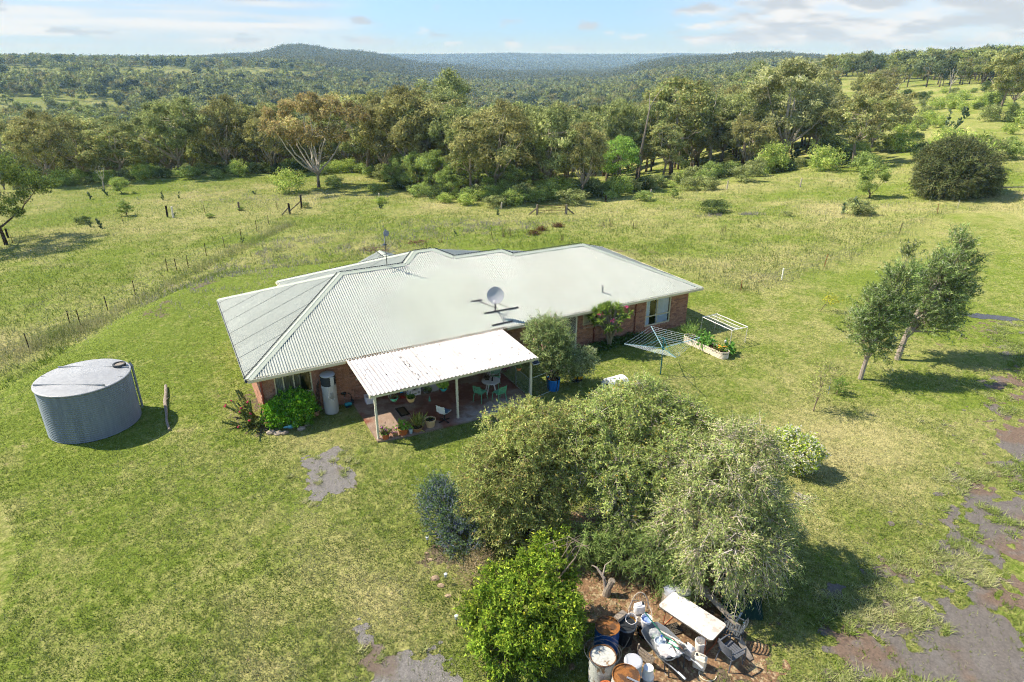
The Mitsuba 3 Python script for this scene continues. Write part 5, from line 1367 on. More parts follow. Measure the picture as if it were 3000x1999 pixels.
# pump
t = thing('water_pump', 'small teal water pump on the ground beside the water heater', 'pump')
m = MB('1f8a9c').lathe([(0, -.16), (.07, -.16), (.085, -.1), (.085, .1), (.06, .16), (0, .16)], 14, (4.0, .12, .16), R=roty(1.57)); m.box((4.0, .12, .05), (.24, .14, .07), col='2a2e32'); put('motor', m, 'gloss', t)
m = MB('22262a').lathe([(0, 0), (.07, 0), (.07, .16), (.04, .2), (0, .2)], 12, (4.2, .15, .16)); m.tube([(4.2, .15, .3), (4.2, .3, .5), (4.1, .44, .55)], .02, 6); put('pump_head', m, 'vc', t)
m = MB('1c1e20').ball((3.92, .44, .58), (.12, .03, .05), jit=.5, seed=2); m.ball((3.95, .44, .5), (.05, .03, .08), jit=.4, seed=5)
k = put('wall_ornament', m, 'vc'); tag(k, 'small black metal ornament fixed on the brick wall above the pump', 'ornament')


def pot(name, label, cat, c, r, h, col, leafcfg=None, flowers=None, bsdf='vc', sq=.75, soil='3a2c20'):
    t = thing(name, label, cat)
    c = np.asarray(c, float)
    m = MB(col).lathe([(0, .0), (r * sq, 0), (r, h * .9), (r * 1.07, h * .9), (r * 1.07, h), (r * .93, h), (r * .9, h * .85)], 20, c); m.lathe([(r * .9, h * .86), (0, h * .88)], 20, c, soil)
    put('pot', m, bsdf, t)
    if leafcfg:
        n, sp, L, w_, cols, up = leafcfg
        r3 = np.random.default_rng(int(abs(c[0] * 977 + c[1] * 131)) % 99991)
        P = c + [0, 0, h * .88] + r3.normal(size=(n, 3)) * [sp * .45, sp * .45, 0] + np.abs(r3.normal(size=(n, 3))) * [0, 0, sp * .55]
        D = unit((P - c - [0, 0, h * .7]) * [1, 1, .6] / max(sp, .05) + r3.normal(size=(n, 3)) * .5 + [0, 0, up])
        put('foliage', leafset(P, D, L * r3.uniform(.7, 1.3, n), w_, pal(r3, n, cols, .2), r3), 'leaf', t)
        if flowers:
            f = MB(flowers[0])
            for _ in range(flowers[1]): f.ball(P[r3.integers(n)] + D[r3.integers(n)] * L * .4 + [0, 0, .03], r3.uniform(.02, .04), flowers[0], 1)
            put('flower', f, 'vc', t)
    return t


G3 = ('5f8a34', '7aa040', '4a702c')
pot('plant_pot', 'terracotta pot with trailing purple flowers against the left patio post', 'plant pot', (4.62, -3.38, SLAB), .17, .24, 'a85c38', (170, .22, .10, .06, ('6c8f3c', '8a9a4a', '5c4a50'), .1), ('b05aa0', 10))
pot('plant_pot', 'small grey pot with spindly pink flowered plant, second from the left', 'plant pot', (5.02, -3.42, SLAB), .12, .16, '8a6a5a', (70, .24, .09, .03, ('8a9a5a', '7c8a4a'), .6), ('d890b0', 8))
pot('plant_pot', 'large terracotta pot with bright green geranium at the patio edge', 'plant pot', (5.38, -3.40, SLAB), .22, .30, 'b8683c', (150, .28, .12, .09, ('88b048', '6c9a38', 'a0c058'), .3), ('d85a90', 4))
pot('plant_pot', 'little pale blue pot between the geranium and the wide bowl', 'plant pot', (5.68, -3.50, SLAB), .085, .22, 'b8ccd4', None, None, 'gloss')
pot('plant_pot', 'wide shallow brown bowl of stiff upright striped leaves', 'plant pot', (6.0, -3.42, SLAB), .24, .19, 'b08058', (80, .24, .42, .055, ('8a9a4a', '6a7c3a', 'b0a858'), 1.5))
pot('plant_pot', 'cream bucket pot with bare dark soil near the white chair', 'plant pot', (6.62, -3.36, SLAB), .235, .36, 'd8bc90', (8, .12, .10, .05, G3, .6), None, 'vc', .7, '1c1814')
pot('plant_pot', 'pinkish bowl with leafy green plant left of the water heater', 'plant pot', (2.5, .12, .0), .21, .24, 'b88a74', (80, .2, .16, .11, ('5f9a3c', '4c8030', '78aa48'), .35))
# hanging baskets
def hanging(label, u, v_, z, r, h, col, leafcfg, flowers=None, top=2.2, bsdf='vc', wire=False):
    t = pot('hanging_basket', label, 'hanging basket', (u, v_, z - h), r, h, col, leafcfg, flowers, bsdf, .6)
    m = MB('6a6e70')
    for a in (0, 2.1, 4.2): m.tube([(u + r * math.cos(a), v_ + r * math.sin(a), z), (u, v_, min(top, z + .45))], .004, 4)
    m.tube([(u, v_, min(top, z + .45)), (u, v_, top + .0)], .004, 4)
    put('hanger', m, 'zinc', t)
    if wire:
        m = MB('4a4e48')
        for k_ in range(5): a = np.linspace(0, 6.283, 19); m.tube(np.stack([u + r * 1.02 * (.62 + .1 * k_) * np.cos(a), v_ + r * 1.02 * (.62 + .1 * k_) * np.sin(a), np.full(19, z - h + h * .22 * k_)], 1), .005, 4)
        put('wire_frame', m, 'zinc', t)


hanging('teal hanging pot with brown dried plant, leftmost under the patio cover', 5.22, -3.0, 1.68, .17, .15, '58b4a4', (60, .14, .12, .04, ('7c6a58', '8a7a5a', '6a7a44'), .3))
hanging('woven cream hanging basket with dark green plant, second from the left', 5.95, -3.0, 1.50, .19, .20, 'c8ac80', (70, .16, .10, .07, ('4a6e34', '5c8240'), .2))
hanging('dark wire hanging basket with small green plant before the grey cabinet', 6.72, -3.0, 1.66, .18, .12, '4a4a38', (60, .13, .10, .06, ('6c8a4a', '8aa060'), .3), None, 2.2, 'vc', True)
hanging('blue hanging pot with bright lettuce green plant', 7.44, -3.0, 1.60, .17, .15, '2f9ab0', (70, .16, .20, .12, ('a4c858', '8cb448', 'b8d870'), .9))
hanging('small terracotta hanging pot by the right patio post', 11.15, -3.0, 1.70, .13, .14, 'c88a60', (40, .12, .12, .06, ('7c9a5a', '98b070'), .3))
hanging('hanging pot spilling purple flowers at the back right of the patio', 11.0, -1.9, 1.2, .15, .15, '5a5048', (110, .22, .10, .05, ('8a5a80', '6a4a5c', '7a6a50'), .1), ('a8588c', 14), 2.25)
# doormat
t = thing('doormat', 'brown doormat with dark border on the patio slab', 'doormat')
put('border', MB('2e2a20').box((5.985, -1.6, SLAB + .008), (.44, .80, .014)), 'rough', t); put('coir', MB('5a4c34').box((5.985, -1.6, SLAB + .013), (.28, .62, .016)), 'rough', t)
# white swivel chair
t = thing('swivel_chair', 'white shell swivel chair on a black star base at the patio edge', 'chair')
c = np.array([7.32, -3.25, SLAB]); a = .55
R = rotz(a)
m = MB('e6e8e2')
ts = np.linspace(0, 1, 15); pr = np.array([(.24 - .46 * t_ / .55, .46 - .03 * math.sin(t_ / .55 * 3.14)) if t_ < .55 else (-.22 - .05 * math.sin((t_ - .55) / .45 * 1.2), .46 + .06 * 0 + (t_ - .55) / .45 * .38) for t_ in ts])
wv = np.linspace(-.23, .23, 9)
v = np.array([[x_, y_, z_ + .06 * (y_ / .23) ** 2 * (1 if z_ < .5 else .3)] for x_, z_ in pr for y_ in wv])
i, j = np.meshgrid(np.arange(14), np.arange(8), indexing='ij'); qd = np.stack([i * 9 + j, i * 9 + j + 1, (i + 1) * 9 + j + 1, (i + 1) * 9 + j], -1).reshape(-1, 4)
v2 = np.vstack([v, v + [0, 0, -.014]]); qd = np.vstack([qd, qd + len(v)])
put('shell', m.add(v2 @ R.T + c, qd), 'gloss', t)
put('seat_pad', MB('5a7086').box(c + R @ [.08, 0, .475], (.34, .36, .02), R, bevel=.008), 'rough', t)
m = MB('1c1e20'); m.tube([c + [0, 0, .06], c + [0, 0, .45]], .025, 8)
for k_ in range(4): an = k_ * 1.5708 + .3; m.bar(c + [0, 0, .07], c + [.30 * math.cos(an), .30 * math.sin(an), .03], .04, .03)
put('star_base', m, 'vc', t)
# white basket box by the wall, shoe rack, machines
t = thing('laundry_basket', 'white plastic basket under the brick wall behind the left post', 'basket')
m = MB('e2e2e4'); u, v_ = 4.98, -.08
for x0, y0, sx_, sy_ in ((u, v_ - .17, .44, .02), (u, v_ + .17, .44, .02), (u - .21, v_, .02, .32), (u + .21, v_, .02, .32)): m.box((x0, y0, SLAB + .19), (sx_, sy_, .34))
m.box((u, v_, SLAB + .02), (.40, .32, .02)); m.box((u, v_ - .185, SLAB + .35), (.48, .03, .03)); m.box((u, v_ + .185, SLAB + .35), (.48, .03, .03))
put('body', m, 'vc', t)
t = thing('shoe_rack', 'white tube shoe rack against the wall', 'rack')
for x in (5.86, 6.66):
    m = MB('dcdcda')
    for y in (-.02, -.32): m.tube([(x, y, SLAB), (x, y, SLAB + .78)], .014, 6)
    for z in (.25, .52, .78): m.tube([(x, -.02, SLAB + z), (x, -.32, SLAB + z)], .012, 6)
    put('side_frame', m, 'gloss', t)
for z in (.18, .45, .74):
    m = MB('4a443c')
    for y in np.linspace(-.02, -.32, 6): m.tube([(5.86, y, SLAB + z), (6.66, y, SLAB + z)], .008, 5)
    put('shelf', m, 'vc', t)
def shoe(u, v_, z, a, col, L=.26, boot=0.0):
    m = MB(col); R = rotz(a)
    for px, r_, hz in ((-.36, (.24, .15), .24 + boot), (.0, (.30, .15), .20), (.34, (.22, .15), .14)):
        m.ball((np.array([px * L, 0, hz * L * .5]) @ R.T) + [u, v_, z], np.array([r_[0] * L, r_[1] * L * 1.1, hz * L * .6]), sub=1)
    return m
for i, (u, v_, z, col, lb, bt) in enumerate([(6.12, -.34, SLAB, '8a4a34', 'pair', 0), (6.25, -.36, SLAB, '7a3c2a', '', 0), (6.42, -.36, SLAB, 'a83a2c', '', 0), (6.56, -.34, SLAB, 'a83a2c', '', 0), (6.08, -.2, SLAB + .45, '6a4a30', '', .7), (6.22, -.2, SLAB + .45, '6a4a30', '', .7)]):
    k = put('shoe', shoe(u, v_, z, -1.3, col, .26, bt), 'vc'); tag(k, ('reddish shoe on the slab in front of the shoe rack', 'brown boot on the middle shelf of the shoe rack')[i > 3], 'shoe', ('shoes before the rack', 'boots on the rack')[i > 3])
k = put('towel', MB('2f9ad8').box((6.40, -.33, SLAB + .50), (.15, .02, .50), bevel=.006), 'rough'); tag(k, 'bright blue cloth hanging over the front of the shoe rack', 'towel')
k = put('dark_bag', MB('2a2e34').box((6.58, -.2, SLAB + .62), (.14, .2, .34), bevel=.03), 'rough'); tag(k, 'dark bag standing on the shoe rack beside the blue cloth', 'bag')
t = thing('washing_machine', 'white front loading washing machine with round porthole', 'washing machine')
u, v_ = 7.02, -.17
m = MB('e4e4e6').box((u, v_, SLAB + .425), (.58, .56, .85), bevel=.012); m.box((u, v_ - .281, SLAB + .79), (.56, .01, .10), col='c8cacc'); put('cabinet', m, 'gloss', t)
f = rotx(1.5708)
put('porthole', MB('c2c4c0').lathe([(.20, 0), (.20, .03), (.15, .045), (.14, .02)], 28, (u, v_ - .28, SLAB + .46), R=f), 'gloss', t); put('door_glass', MB('4a4640').lathe([(.145, .02), (.08, .045), (0, .05)], 24, (u, v_ - .28, SLAB + .46), R=f), 'gloss', t)
put('filter_cap', MB('a0a2a0').lathe([(.06, 0), (.06, .012), (0, .014)], 18, (u + .19, v_ - .28, SLAB + .14), R=f), 'gloss', t)
t = thing('grey_cabinet', 'plain grey metal cabinet right of the washing machine', 'cabinet')
put('body', MB('9a9c9e').box((7.84, -.18, SLAB + .46), (.74, .6, .92), bevel=.012), 'vc', t); put('door', MB('a4a6a8').box((7.84, -.49, SLAB + .47), (.68, .018, .84), bevel=.006), 'vc', t)
k = put('bottle', MB('6fb8a0').lathe([(0, 0), (.05, .0), (.05, .02), (.035, .12), (.012, .24), (.012, .27), (0, .27)], 12, (7.42, -1.25, SLAB)), 'gloss'); tag(k, 'small pale teal cone bottle standing on the slab before the grey cabinet', 'bottle')
# round table, chairs
t = thing('patio_table', 'round white plastic table on the patio', 'table')
c = np.array([10.25, -1.93, SLAB])
m = MB('d6d8da').lathe([(0, .70), (.40, .70), (.44, .69), (.44, .665), (.42, .655), (0, .66)], 36, c); put('top', m, 'gloss', t, smooth=False)
for a in range(4): put('leg', MB('d8dadc').tube([c + [.14 * math.cos(a * 1.57 + .5), .14 * math.sin(a * 1.57 + .5), .66], c + [.33 * math.cos(a * 1.57 + .5), .33 * math.sin(a * 1.57 + .5), 0]], [.025, .02], 7), 'gloss', t)
pot('plant_pot', 'bowl of dry greyish plant on the round white table', 'plant pot', (10.13, -1.75, SLAB + .70), .14, .14, '4c4438', (120, .22, .12, .03, ('6a6258', '7c7468', '5a5a44'), .2))
k = put('bottle', MB('16181a').lathe([(0, 0), (.04, 0), (.04, .16), (.015, .2), (.015, .24), (0, .24)], 14, (10.28, -2.02, SLAB + .70)), 'gloss'); tag(k, 'black bottle on the round white table', 'bottle')


def slat_chair(name, label, c, a, col, arms=False, bsdf='gloss', bs=9, gr=None):
    """stacking chair: seat, back with level slats, four legs; faces along its own +x"""
    t = thing(name, label, 'chair', gr); R = rotz(a); c = np.asarray(c, float)
    pt = lambda x, y, z: c + R @ np.array([x, y, z])
    m = MB(col)
    if arms:
        for i in range(7): m.bar(pt(-.20 + i * .072, -.22, .43), pt(-.20 + i * .072, .22, .43), .052, .018)
        m.bar(pt(-.22, -.23, .42), pt(.26, -.23, .42), .03); m.bar(pt(-.22, .23, .42), pt(.26, .23, .42), .03)
    else:
        m.prism([(-.20, -.20), (.20, -.22), (.235, -.17), (.235, .17), (.20, .22), (-.20, .20)], .425, .45, R=R, c=c)
    put('seat', m, bsdf, t)
    back = lambda z: -.20 - (z - .45) * .28
    for s in (-1, 1):
        put('leg', MB(col).tube([pt(.21, s * .205, .43), pt(.25, s * .235, 0)], [.019, .015], 7), bsdf, t)
        put('leg', MB(col).tube([pt(-.19, s * .195, .45), pt(-.27, s * .225, 0)], [.019, .015], 7), bsdf, t)
        put('back_post', MB(col).tube([pt(back(.45), s * .20, .44), pt(back(.65), s * .205, .65), pt(back(.84), s * .19, .84)], .017, 7), bsdf, t)
        if arms: put('armrest', MB(col).tube([pt(back(.66), s * .235, .66), pt(.05, s * .26, .655), pt(.22, s * .26, .62), pt(.27, s * .25, .40), pt(.27, s * .25, .0)], .022, 7), bsdf, t)
    zs = np.linspace(.52, .83, bs)
    for i, z in enumerate(zs):
        y = np.linspace(-.2, .2, 7); mm = MB(col)
        p = np.array([pt(back(z) - .035 * (1 - (yy / .2) ** 2), yy, z) for yy in y])
        for q0, q1 in zip(p[:-1], p[1:]): mm.bar(q0, q1, .012, .030 if i < bs - 1 else .045)
        put('back_slat', mm, bsdf, t)
    return t


GC = '68b48a'
slat_chair('green_chair', 'mint green slatted chair left of the round table', (9.52, -2.28, SLAB), 1.05 - .5, GC, bs=6)
slat_chair('green_chair', 'mint green slatted chair in front of the round table, back to the lawn', (10.28, -2.74, SLAB), 1.75, GC, bs=6)
slat_chair('green_chair', 'mint green slatted chair behind the round table', (10.75, -1.32, SLAB), -2.2, GC, bs=6)
t = thing('lounge_chair', 'white reclining plastic chair at the back right of the patio', 'chair')
m = MB('e0e0e2'); p = [(10.75, -.62, .42), (11.05, -.55, .40), (11.3, -.5, .44), (11.45, -.46, .70), (11.55, -.42, 1.0)]
for q0, q1 in zip(p[:-1], p[1:]): m.bar(q0, q1, .46, .025, up=(0, 0, 1))
put('seat_shell', m, 'gloss', t)
for x, y in ((10.8, -.82), (10.8, -.42), (11.35, -.72), (11.35, -.3)): put('leg', MB('dcdcde').tube([(x, y, SLAB), (x, y, .42)], .022, 6), 'gloss', t)
for y in (-.85, -.2): put('armrest', MB('dcdcde').tube([(10.72, y, .42), (10.8, y, .62), (11.4, y, .64)], .022, 6), 'gloss', t)
m = MB('b0a890'); 
for i in range(7): m.tube([(9.0 + .03 * i, -2.5, 1.95), (9.0 + .03 * i, -2.5, 1.95 - .28 - .05 * ((i * 3) % 4))], .010, 6)
m.box((9.09, -2.5, 1.97), (.24, .05, .03), col='7a6a50'); m.tube([(9.09, -2.5, 1.98), (9.09, -2.5, 2.2)], .004, 4)
k = put('wind_chime', m, 'vc'); tag(k, 'wind chime of pale tubes hanging left of the round table', 'wind chime')
m = MB('ccd0d2').lathe([(0, 0), (.14, .02), (.20, .07), (.19, .075), (.12, .03), (0, .02)], 20, (10.0, .40, 1.0), R=rotx(1.4)); m.box((10.05, .44, .95), (.05, .06, .4), col='2a2c2e')
k = put('wall_bowl', m, 'gloss'); tag(k, 'white dish shaped fitting on the wall at the back of the patio', 'wall fitting')
# mesh gate panels along the right end, mesh fence beyond
def mesh_panel(name, label, p, q, h, col='6f8a80', cell=.11, z0=.1, wire=.0055, cat='gate'):
    t = thing(name, label, cat); p, q = np.array([*p, 0.0]), np.array([*q, 0.0]); L = np.linalg.norm(q - p); d = (q - p) / L
    for e in (p, q): put('post', MB('a8b4b0').tube([e + [0, 0, z0 - .02], e + [0, 0, h + .04]], .024, 8), 'zinc', t)
    for z in (z0 + .02, h): put('rail', MB('a8b4b0').tube([p + [0, 0, z], q + [0, 0, z]], .018, 7), 'zinc', t)
    m = MB(col)
    for s in np.arange(cell, L, cell): m.tube([p + d * s + [0, 0, z0], p + d * s + [0, 0, h]], wire, 3, cap=False)
    for z in np.arange(z0 + cell, h, cell): m.tube([p + [0, 0, z], q + [0, 0, z]], wire, 3, cap=False)
    tag(put('wire_mesh', m, 'vc', t), 'square welded wire mesh', kind='stuff')
mesh_panel('mesh_gate', 'nearer wire mesh gate panel at the right end of the patio', (11.63, -3.15), (11.67, -1.80), 1.05)
mesh_panel('mesh_gate', 'farther wire mesh gate panel at the right end of the patio', (11.67, -1.74), (11.70, -.2), 1.05)
mesh_panel('mesh_fence', 'dark wire mesh fence between the right patio post and the blue tub', (11.74, -3.2), (13.4, -2.85), 1.1, '3a4a44', .12, .0, .005, 'fence')
t = thing('solar_light', 'solar floodlight panel mounted on top of the right patio post', 'light')
put('panel', MB('2c3440').box((11.78, -3.42, 2.0), (.30, .22, .03), rotx(.45)), 'gloss', t); put('panel_frame', MB('d6d6d0').box((11.78, -3.415, 1.985), (.33, .25, .03), rotx(.45)), 'vc', t); put('bracket', MB('c8c8c0').box((11.66, -3.33, 2.02), (.06, .12, .16)), 'vc', t)
k = put('bird_figure', MB('6fb8d0').ball((1.32, -.62, .14), (.15, .08, .10), sub=2).ball((1.46, -.62, .25), (.06, .05, .08), sub=2).ball((1.52, -.62, .29), (.05, .015, .015), sub=1).ball((1.12, -.62, .16), (.13, .035, .05), sub=1), 'gloss'); tag(k, 'pale blue bird figure on the ground under the green shrub', 'ornament')
rk = np.random.default_rng(21)
for i, (u, v_) in enumerate(((.75, -.75), (.98, -.85), (1.7, -.85), (2.0, -.6), (.5, -.55))):
    k = put('rock', MB('a89c8e').ball((u, v_, .03), np.array([.16, .12, .09]) * rk.uniform(.7, 1.3), C('a89c8e') * rk.uniform(.7, 1.1), 2, .35, i), 'rough'); tag(k, 'loose grey stone edging the bed below the green shrub', 'rock', 'stones below the green shrub')
CUR['M'] = None

# ------------------------------------------------------------------ rotary clothes line
t = thing('rotary_clothesline', 'rotary clothes line with green pole and square of wires', 'clothes line')
hc = np.array([7.48, 29.31, 0]); tips_ = [np.array(q) for q in ([5.45, 28.81, 1.9], [7.2, 31.07, 1.9], [9.34, 29.6, 1.9], [7.6, 27.25, 1.9])]
put('pole', MB('1f5f66').tube([hc, hc + [0, 0, 2.0]], .03, 10), 'gloss', t)
hub = hc + [0, 0, 1.45]; put('hub', MB('2a6a72').lathe([(0, -.08), (.06, -.08), (.06, .08), (0, .08)], 12, hub), 'gloss', t)
for i, e in enumerate(tips_): put('arm', MB('8fb4bc' if i != 3 else '3a7480').tube([hub, e], .019, 7), 'gloss', t)
for i, e in enumerate(tips_): put('strut', MB('2c6a72').tube([hc + [0, 0, 1.98], hub * .45 + e * .55], .012, 6), 'gloss', t)
for s in np.linspace(.30, 1.0, 8):
    m = MB('b8c4cc')
    for i in range(4):
        a, b = hub + (tips_[i] - hub) * s, hub + (tips_[(i + 1) % 4] - hub) * s
        m.tube([a, (a + b) / 2 - [0, 0, .025], b], .0065, 4, cap=False)
    put('wire', m, 'vc', t)
r2 = np.random.default_rng(5)
for i in range(17):
    j, s, w_ = r2.integers(4), r2.choice(np.linspace(.5, 1, 6)), r2.random()
    p = (hub + (tips_[j] - hub) * s) * (1 - w_) + (hub + (tips_[(j + 1) % 4] - hub) * s) * w_
    k = put('clothes_peg', MB(('5aa0d8', 'e8e8ea', '8ac0e8')[i % 3]).box(p - [0, 0, .03], (.022, .012, .08), rotz(r2.uniform(0, 3))), 'vc'); tag(k, 'clothes peg left on the wires of the rotary clothes line', 'clothes peg', 'pegs on the rotary clothes line')
# folding clothes frame
t = thing('clothes_airer', 'rectangular white tube clothes frame on legs by the raised bed', 'clothes line')
A4 = [np.array(q) for q in ([10.96, 34.74, .97], [11.94, 35.25, .97], [13.06, 33.25, .97], [12.04, 32.74, .97])]
m = MB('e6e4de')
for i in range(4): put('top_rail', MB('e6e4de').tube([A4[i], A4[(i + 1) % 4]], .022, 7), 'gloss', t)
for s in (.33, .66): put('cross_rail', MB('e2e0da').tube([A4[0] * (1 - s) + A4[1] * s, A4[3] * (1 - s) + A4[2] * s], .016, 6), 'gloss', t)
for i, q in enumerate(A4): put('leg', MB('d8d2c4').tube([q, [q[0] - .02, q[1] + .02, 0]], .02, 7), 'gloss', t)
m = MB('9aa4ac')
for s in np.linspace(.08, .92, 9): m.tube([A4[0] * (1 - s) + A4[1] * s, (A4[0] * (1 - s) + A4[1] * s) * .35 + (A4[3] * (1 - s) + A4[2] * s) * .65 - [0, 0, .16], A4[3] * .5 + A4[2] * .5 - [0, 0, .02]], .004, 3)
put('slack_line', m, 'vc', t)
# raised bed
t = thing('raised_bed', 'long rounded corrugated metal raised garden bed', 'garden bed')
a, b = np.array([9.95, 33.4, 0]), np.array([11.22, 31.35, 0]); d = unit(b - a); nn = np.array([-d[1], d[0], 0]); hw_ = .30
path = [a + nn * hw_, b + nn * hw_] + [b + hw_ * (nn * math.cos(q) + d * math.sin(q)) for q in np.linspace(.2, 2.94, 9)] + [b - nn * hw_, a - nn * hw_] + [a - hw_ * (nn * math.cos(q) + d * math.sin(q)) for q in np.linspace(.2, 2.94, 9)]
path = np.array(path); cen = (a + b) / 2; zz = np.linspace(0, .38, 31); N = len(path)
v = np.array([p + unit(p - cen) * .012 * math.sin(z / .38 * 2 * np.pi * 5) + [0, 0, z] for z in zz for p in path])
i, j = np.meshgrid(np.arange(30), np.arange(N), indexing='ij'); put('wall', MB('e8dccb').add(v, np.stack([i * N + j, i * N + (j + 1) % N, (i + 1) * N + (j + 1) % N, (i + 1) * N + j], -1).reshape(-1, 4)), 'vc', t, smooth=True)
m = MB('d8ccba')
for p, q in zip(path, np.roll(path, -1, axis=0)): m.bar(p + [0, 0, .385], q + [0, 0, .385], .03, .02)
put('rim', m, 'vc', t); put('soil', MB('3c2c20').prism([tuple(p[:2]) for p in path], .28, .33), 'rough', t)
def veg(name, label, c, n, sp, L, w_, cols, up=.4, flowers=None, seed=1, cat='plant'):
    t = thing(name, label, cat); r3 = np.random.default_rng(seed); c = np.asarray(c, float)
    g = r3.normal(size=(n, 3)); P = c + g * np.asarray(sp) * .6; P[:, 2] = np.maximum(P[:, 2], .33)
    D = unit(g * .8 + r3.normal(size=(n, 3)) * .6 + [0, 0, up])
    put('foliage', leafset(P, D, L * r3.uniform(.7, 1.3, n), w_, pal(r3, n, cols, .2), r3), 'leaf', t)
    if flowers:
        f = MB(flowers[0])
        for k_ in range(flowers[1]): f.ball(c + r3.normal(size=3) * np.asarray(sp) * [.7, .7, .3] + [0, 0, sp[2]], (.05, .05, .02), flowers[k_ % 2 * 2] if len(flowers) > 2 else flowers[0], 1)
        put('flower', f, 'vc', t)
veg('garden_plant', 'feathery tall green plant at the far end of the raised bed', (10.0, 33.3, .55), 380, (.42, .5, .36), .30, .03, ('8aa858', '74944a', 'a0b868'), .9, None, 3)
veg('garden_plant', 'leafy vegetable plant in the middle of the raised bed', (10.55, 32.5, .5), 220, (.35, .45, .2), .18, .12, ('6a9a48', '84b05a', '5a8a3c'), .3, None, 4)
veg('garden_plant', 'orange and yellow flowering plant at the near end of the raised bed', (11.15, 31.5, .42), 90, (.24, .2, .1), .12, .06, ('6a8a38', '809a44'), .3, ('d88a2c', 9, 'd8b030'), 5)
veg('garden_plant', 'large leaved green plant outside the near end of the raised bed', (11.6, 31.75, .25), 90, (.25, .3, .2), .26, .16, ('5f9040', '78a850', '4c7a34'), .3, None, 6)
t = thing('garden_light', 'slim black solar garden light at the end of the raised bed', 'light')
put('post', MB('2a2c2e').tube([(11.35, 31.6, 0), (11.35, 31.6, .78)], .015, 6), 'vc', t); put('lamp', MB('c8ccd0').lathe([(0, 0), (.05, .0), (.06, .1), (.04, .13), (0, .13)], 12, (11.35, 31.6, .76)), 'gloss', t)
# dog kennel
t = thing('dog_kennel', 'white plastic dog kennel with dark arched doorway on the lawn', 'kennel')
R = rotz(math.radians(28.3)); c = np.array([4.95, 27.55, 0])
prof = [(-.40, .0), (-.46, .42), (-.26, .66), (-.07, .70), (.07, .70), (.26, .66), (.46, .42), (.40, .0)]
door = Polygon([(-.17, -.01), (-.17, .30)] + [(-.17 * math.cos(a), .30 + .19 * math.sin(a)) for a in np.linspace(.2, 2.94, 8)] + [(.17, .30), (.17, -.01)])
# the ridge runs along u, doorway at the left end
RK = R @ np.array([[0, 0, 1.0], [1, 0, 0], [0, 1, 0]])
shell = Polygon(prof)
m = MB('ecece8').prism(shell.difference(Polygon([(x * .94, z * .95) for x, z in prof])), -.5, .5, R=RK, c=c); m.prism(shell.difference(door), -.5, -.46, R=RK, c=c); m.prism(shell, .46, .5, R=RK, c=c)
put('shell', m, 'gloss', t)
put('roof_vent', MB('e4e4e0').lathe([(0, 0), (.09, 0), (.07, .06), (0, .06)], 14, c + R @ [-.15, 0, .69]), 'gloss', t)
put('base', MB('d0d0cc').prism([(x * 1.06, z) for x, z in ((-.42, 0), (-.42, .06), (.42, .06), (.42, 0))], -.54, .54, R=RK, c=c), 'vc', t)
put('interior', MB('1c1a18').prism(Polygon([(x * .9, max(z * .9, .02)) for x, z in prof]), -.44, .40, R=RK, c=c), 'rough', t)
for i, (x, y) in enumerate(((-2.75, 16.75), (-2.0, 15.1), (-1.55, 13.5))):
    t = thing('garden_light', ('solar stake light beside the blue flowered bush', 'solar stake light by the pink stones', 'solar stake light beside the lemon tree')[i], 'light')
    put('stake', MB('3a3c3e').tube([(x, y, 0), (x, y, .3)], .012, 6), 'vc', t); put('lamp', MB('b8c0c8').lathe([(0, 0), (.045, 0), (.055, .10), (0, .12)], 12, (x, y, .28)), 'gloss', t)
for i, (x, y, s) in enumerate(((-2.35, 15.3, .14), (-2.15, 15.0, .12), (-2.6, 16.1, .09), (-2.75, 16.4, .08), (-1.9, 14.6, .09))):
    k = put('rock', MB('a8937c').ball((x, y, .01), (s, s * .75, s * .5), C('a8937c') * rk.uniform(.75, 1.1), 2, .35, 30 + i), 'rough'); tag(k, 'pinkish stone at the left edge of the garden bed', 'rock', 'stones at the left of the garden bed')
# ------------------------------------------------------------------ the junk beside the garden trees
rng = np.random.default_rng(71)
def drum(name, label, x, y, r, h, body, lid, body_m='vc', lid_m='rust_mat', rim=None, rust_rim=True, open_=False):
    t = thing(name, label, 'drum')
    pr = [(0, .0), (r * .97, 0), (r, .03)]
    for z in (h * .33, h * .66): pr += [(r, z - .03), (r * 1.025, z - .012), (r * 1.025, z + .012), (r, z + .03)]
    pr += [(r, h - .02)]
    put('body', MB(body).lathe(pr, 36, (x, y, 0), sharp=False), body_m, t, smooth=True)
    put('rim', MB(rim or '6a4028').lathe([(r, h - .03), (r * 1.03, h - .015), (r * 1.03, h + .008), (r * .97, h + .008), (r * .965, h - .03)], 36, (x, y, 0)), 'rust_mat' if rust_rim else 'vc', t, smooth=True)
    put('lid', MB(lid).lathe([(r * .97, h - .028), (r * .5, h - .022), (0, h - .02)], 36, (x, y, 0)), lid_m, t)
    return t


drum('steel_drum', 'blue steel drum with rusty lid, nearest to the lemon tree', 2.52, 12.69, .32, .88, '1f4a86', '6a3a20', 'gloss')
t = drum('steel_drum', 'old corrugated grey drum with concrete coloured lid and loose wire', 2.28, 11.76, .33, .88, '8a8a80', '9a9a94', 'oldpaint_mat', 'oldpaint_mat')
m = MB('5a5e60'); r2 = np.random.default_rng(3)
for i in range(5):
    a0 = r2.uniform(0, 6); m.tube([(2.28 + (.36 + .03 * i) * math.cos(a0 + a), 11.76 + (.36 + .02 * i) * math.sin(a0 + a), .86 + .05 * i + .03 * math.sin(3 * a)) for a in np.linspace(0, 3.6, 18)], .006, 4)
m.tube([(2.55, 11.7, .92), (2.85, 11.9, 1.02), (3.0, 12.1, 1.12)], .006, 4)
k = put('wire_coil', m, 'zinc'); tag(k, 'loose coil of fence wire on the grey drum', 'wire')
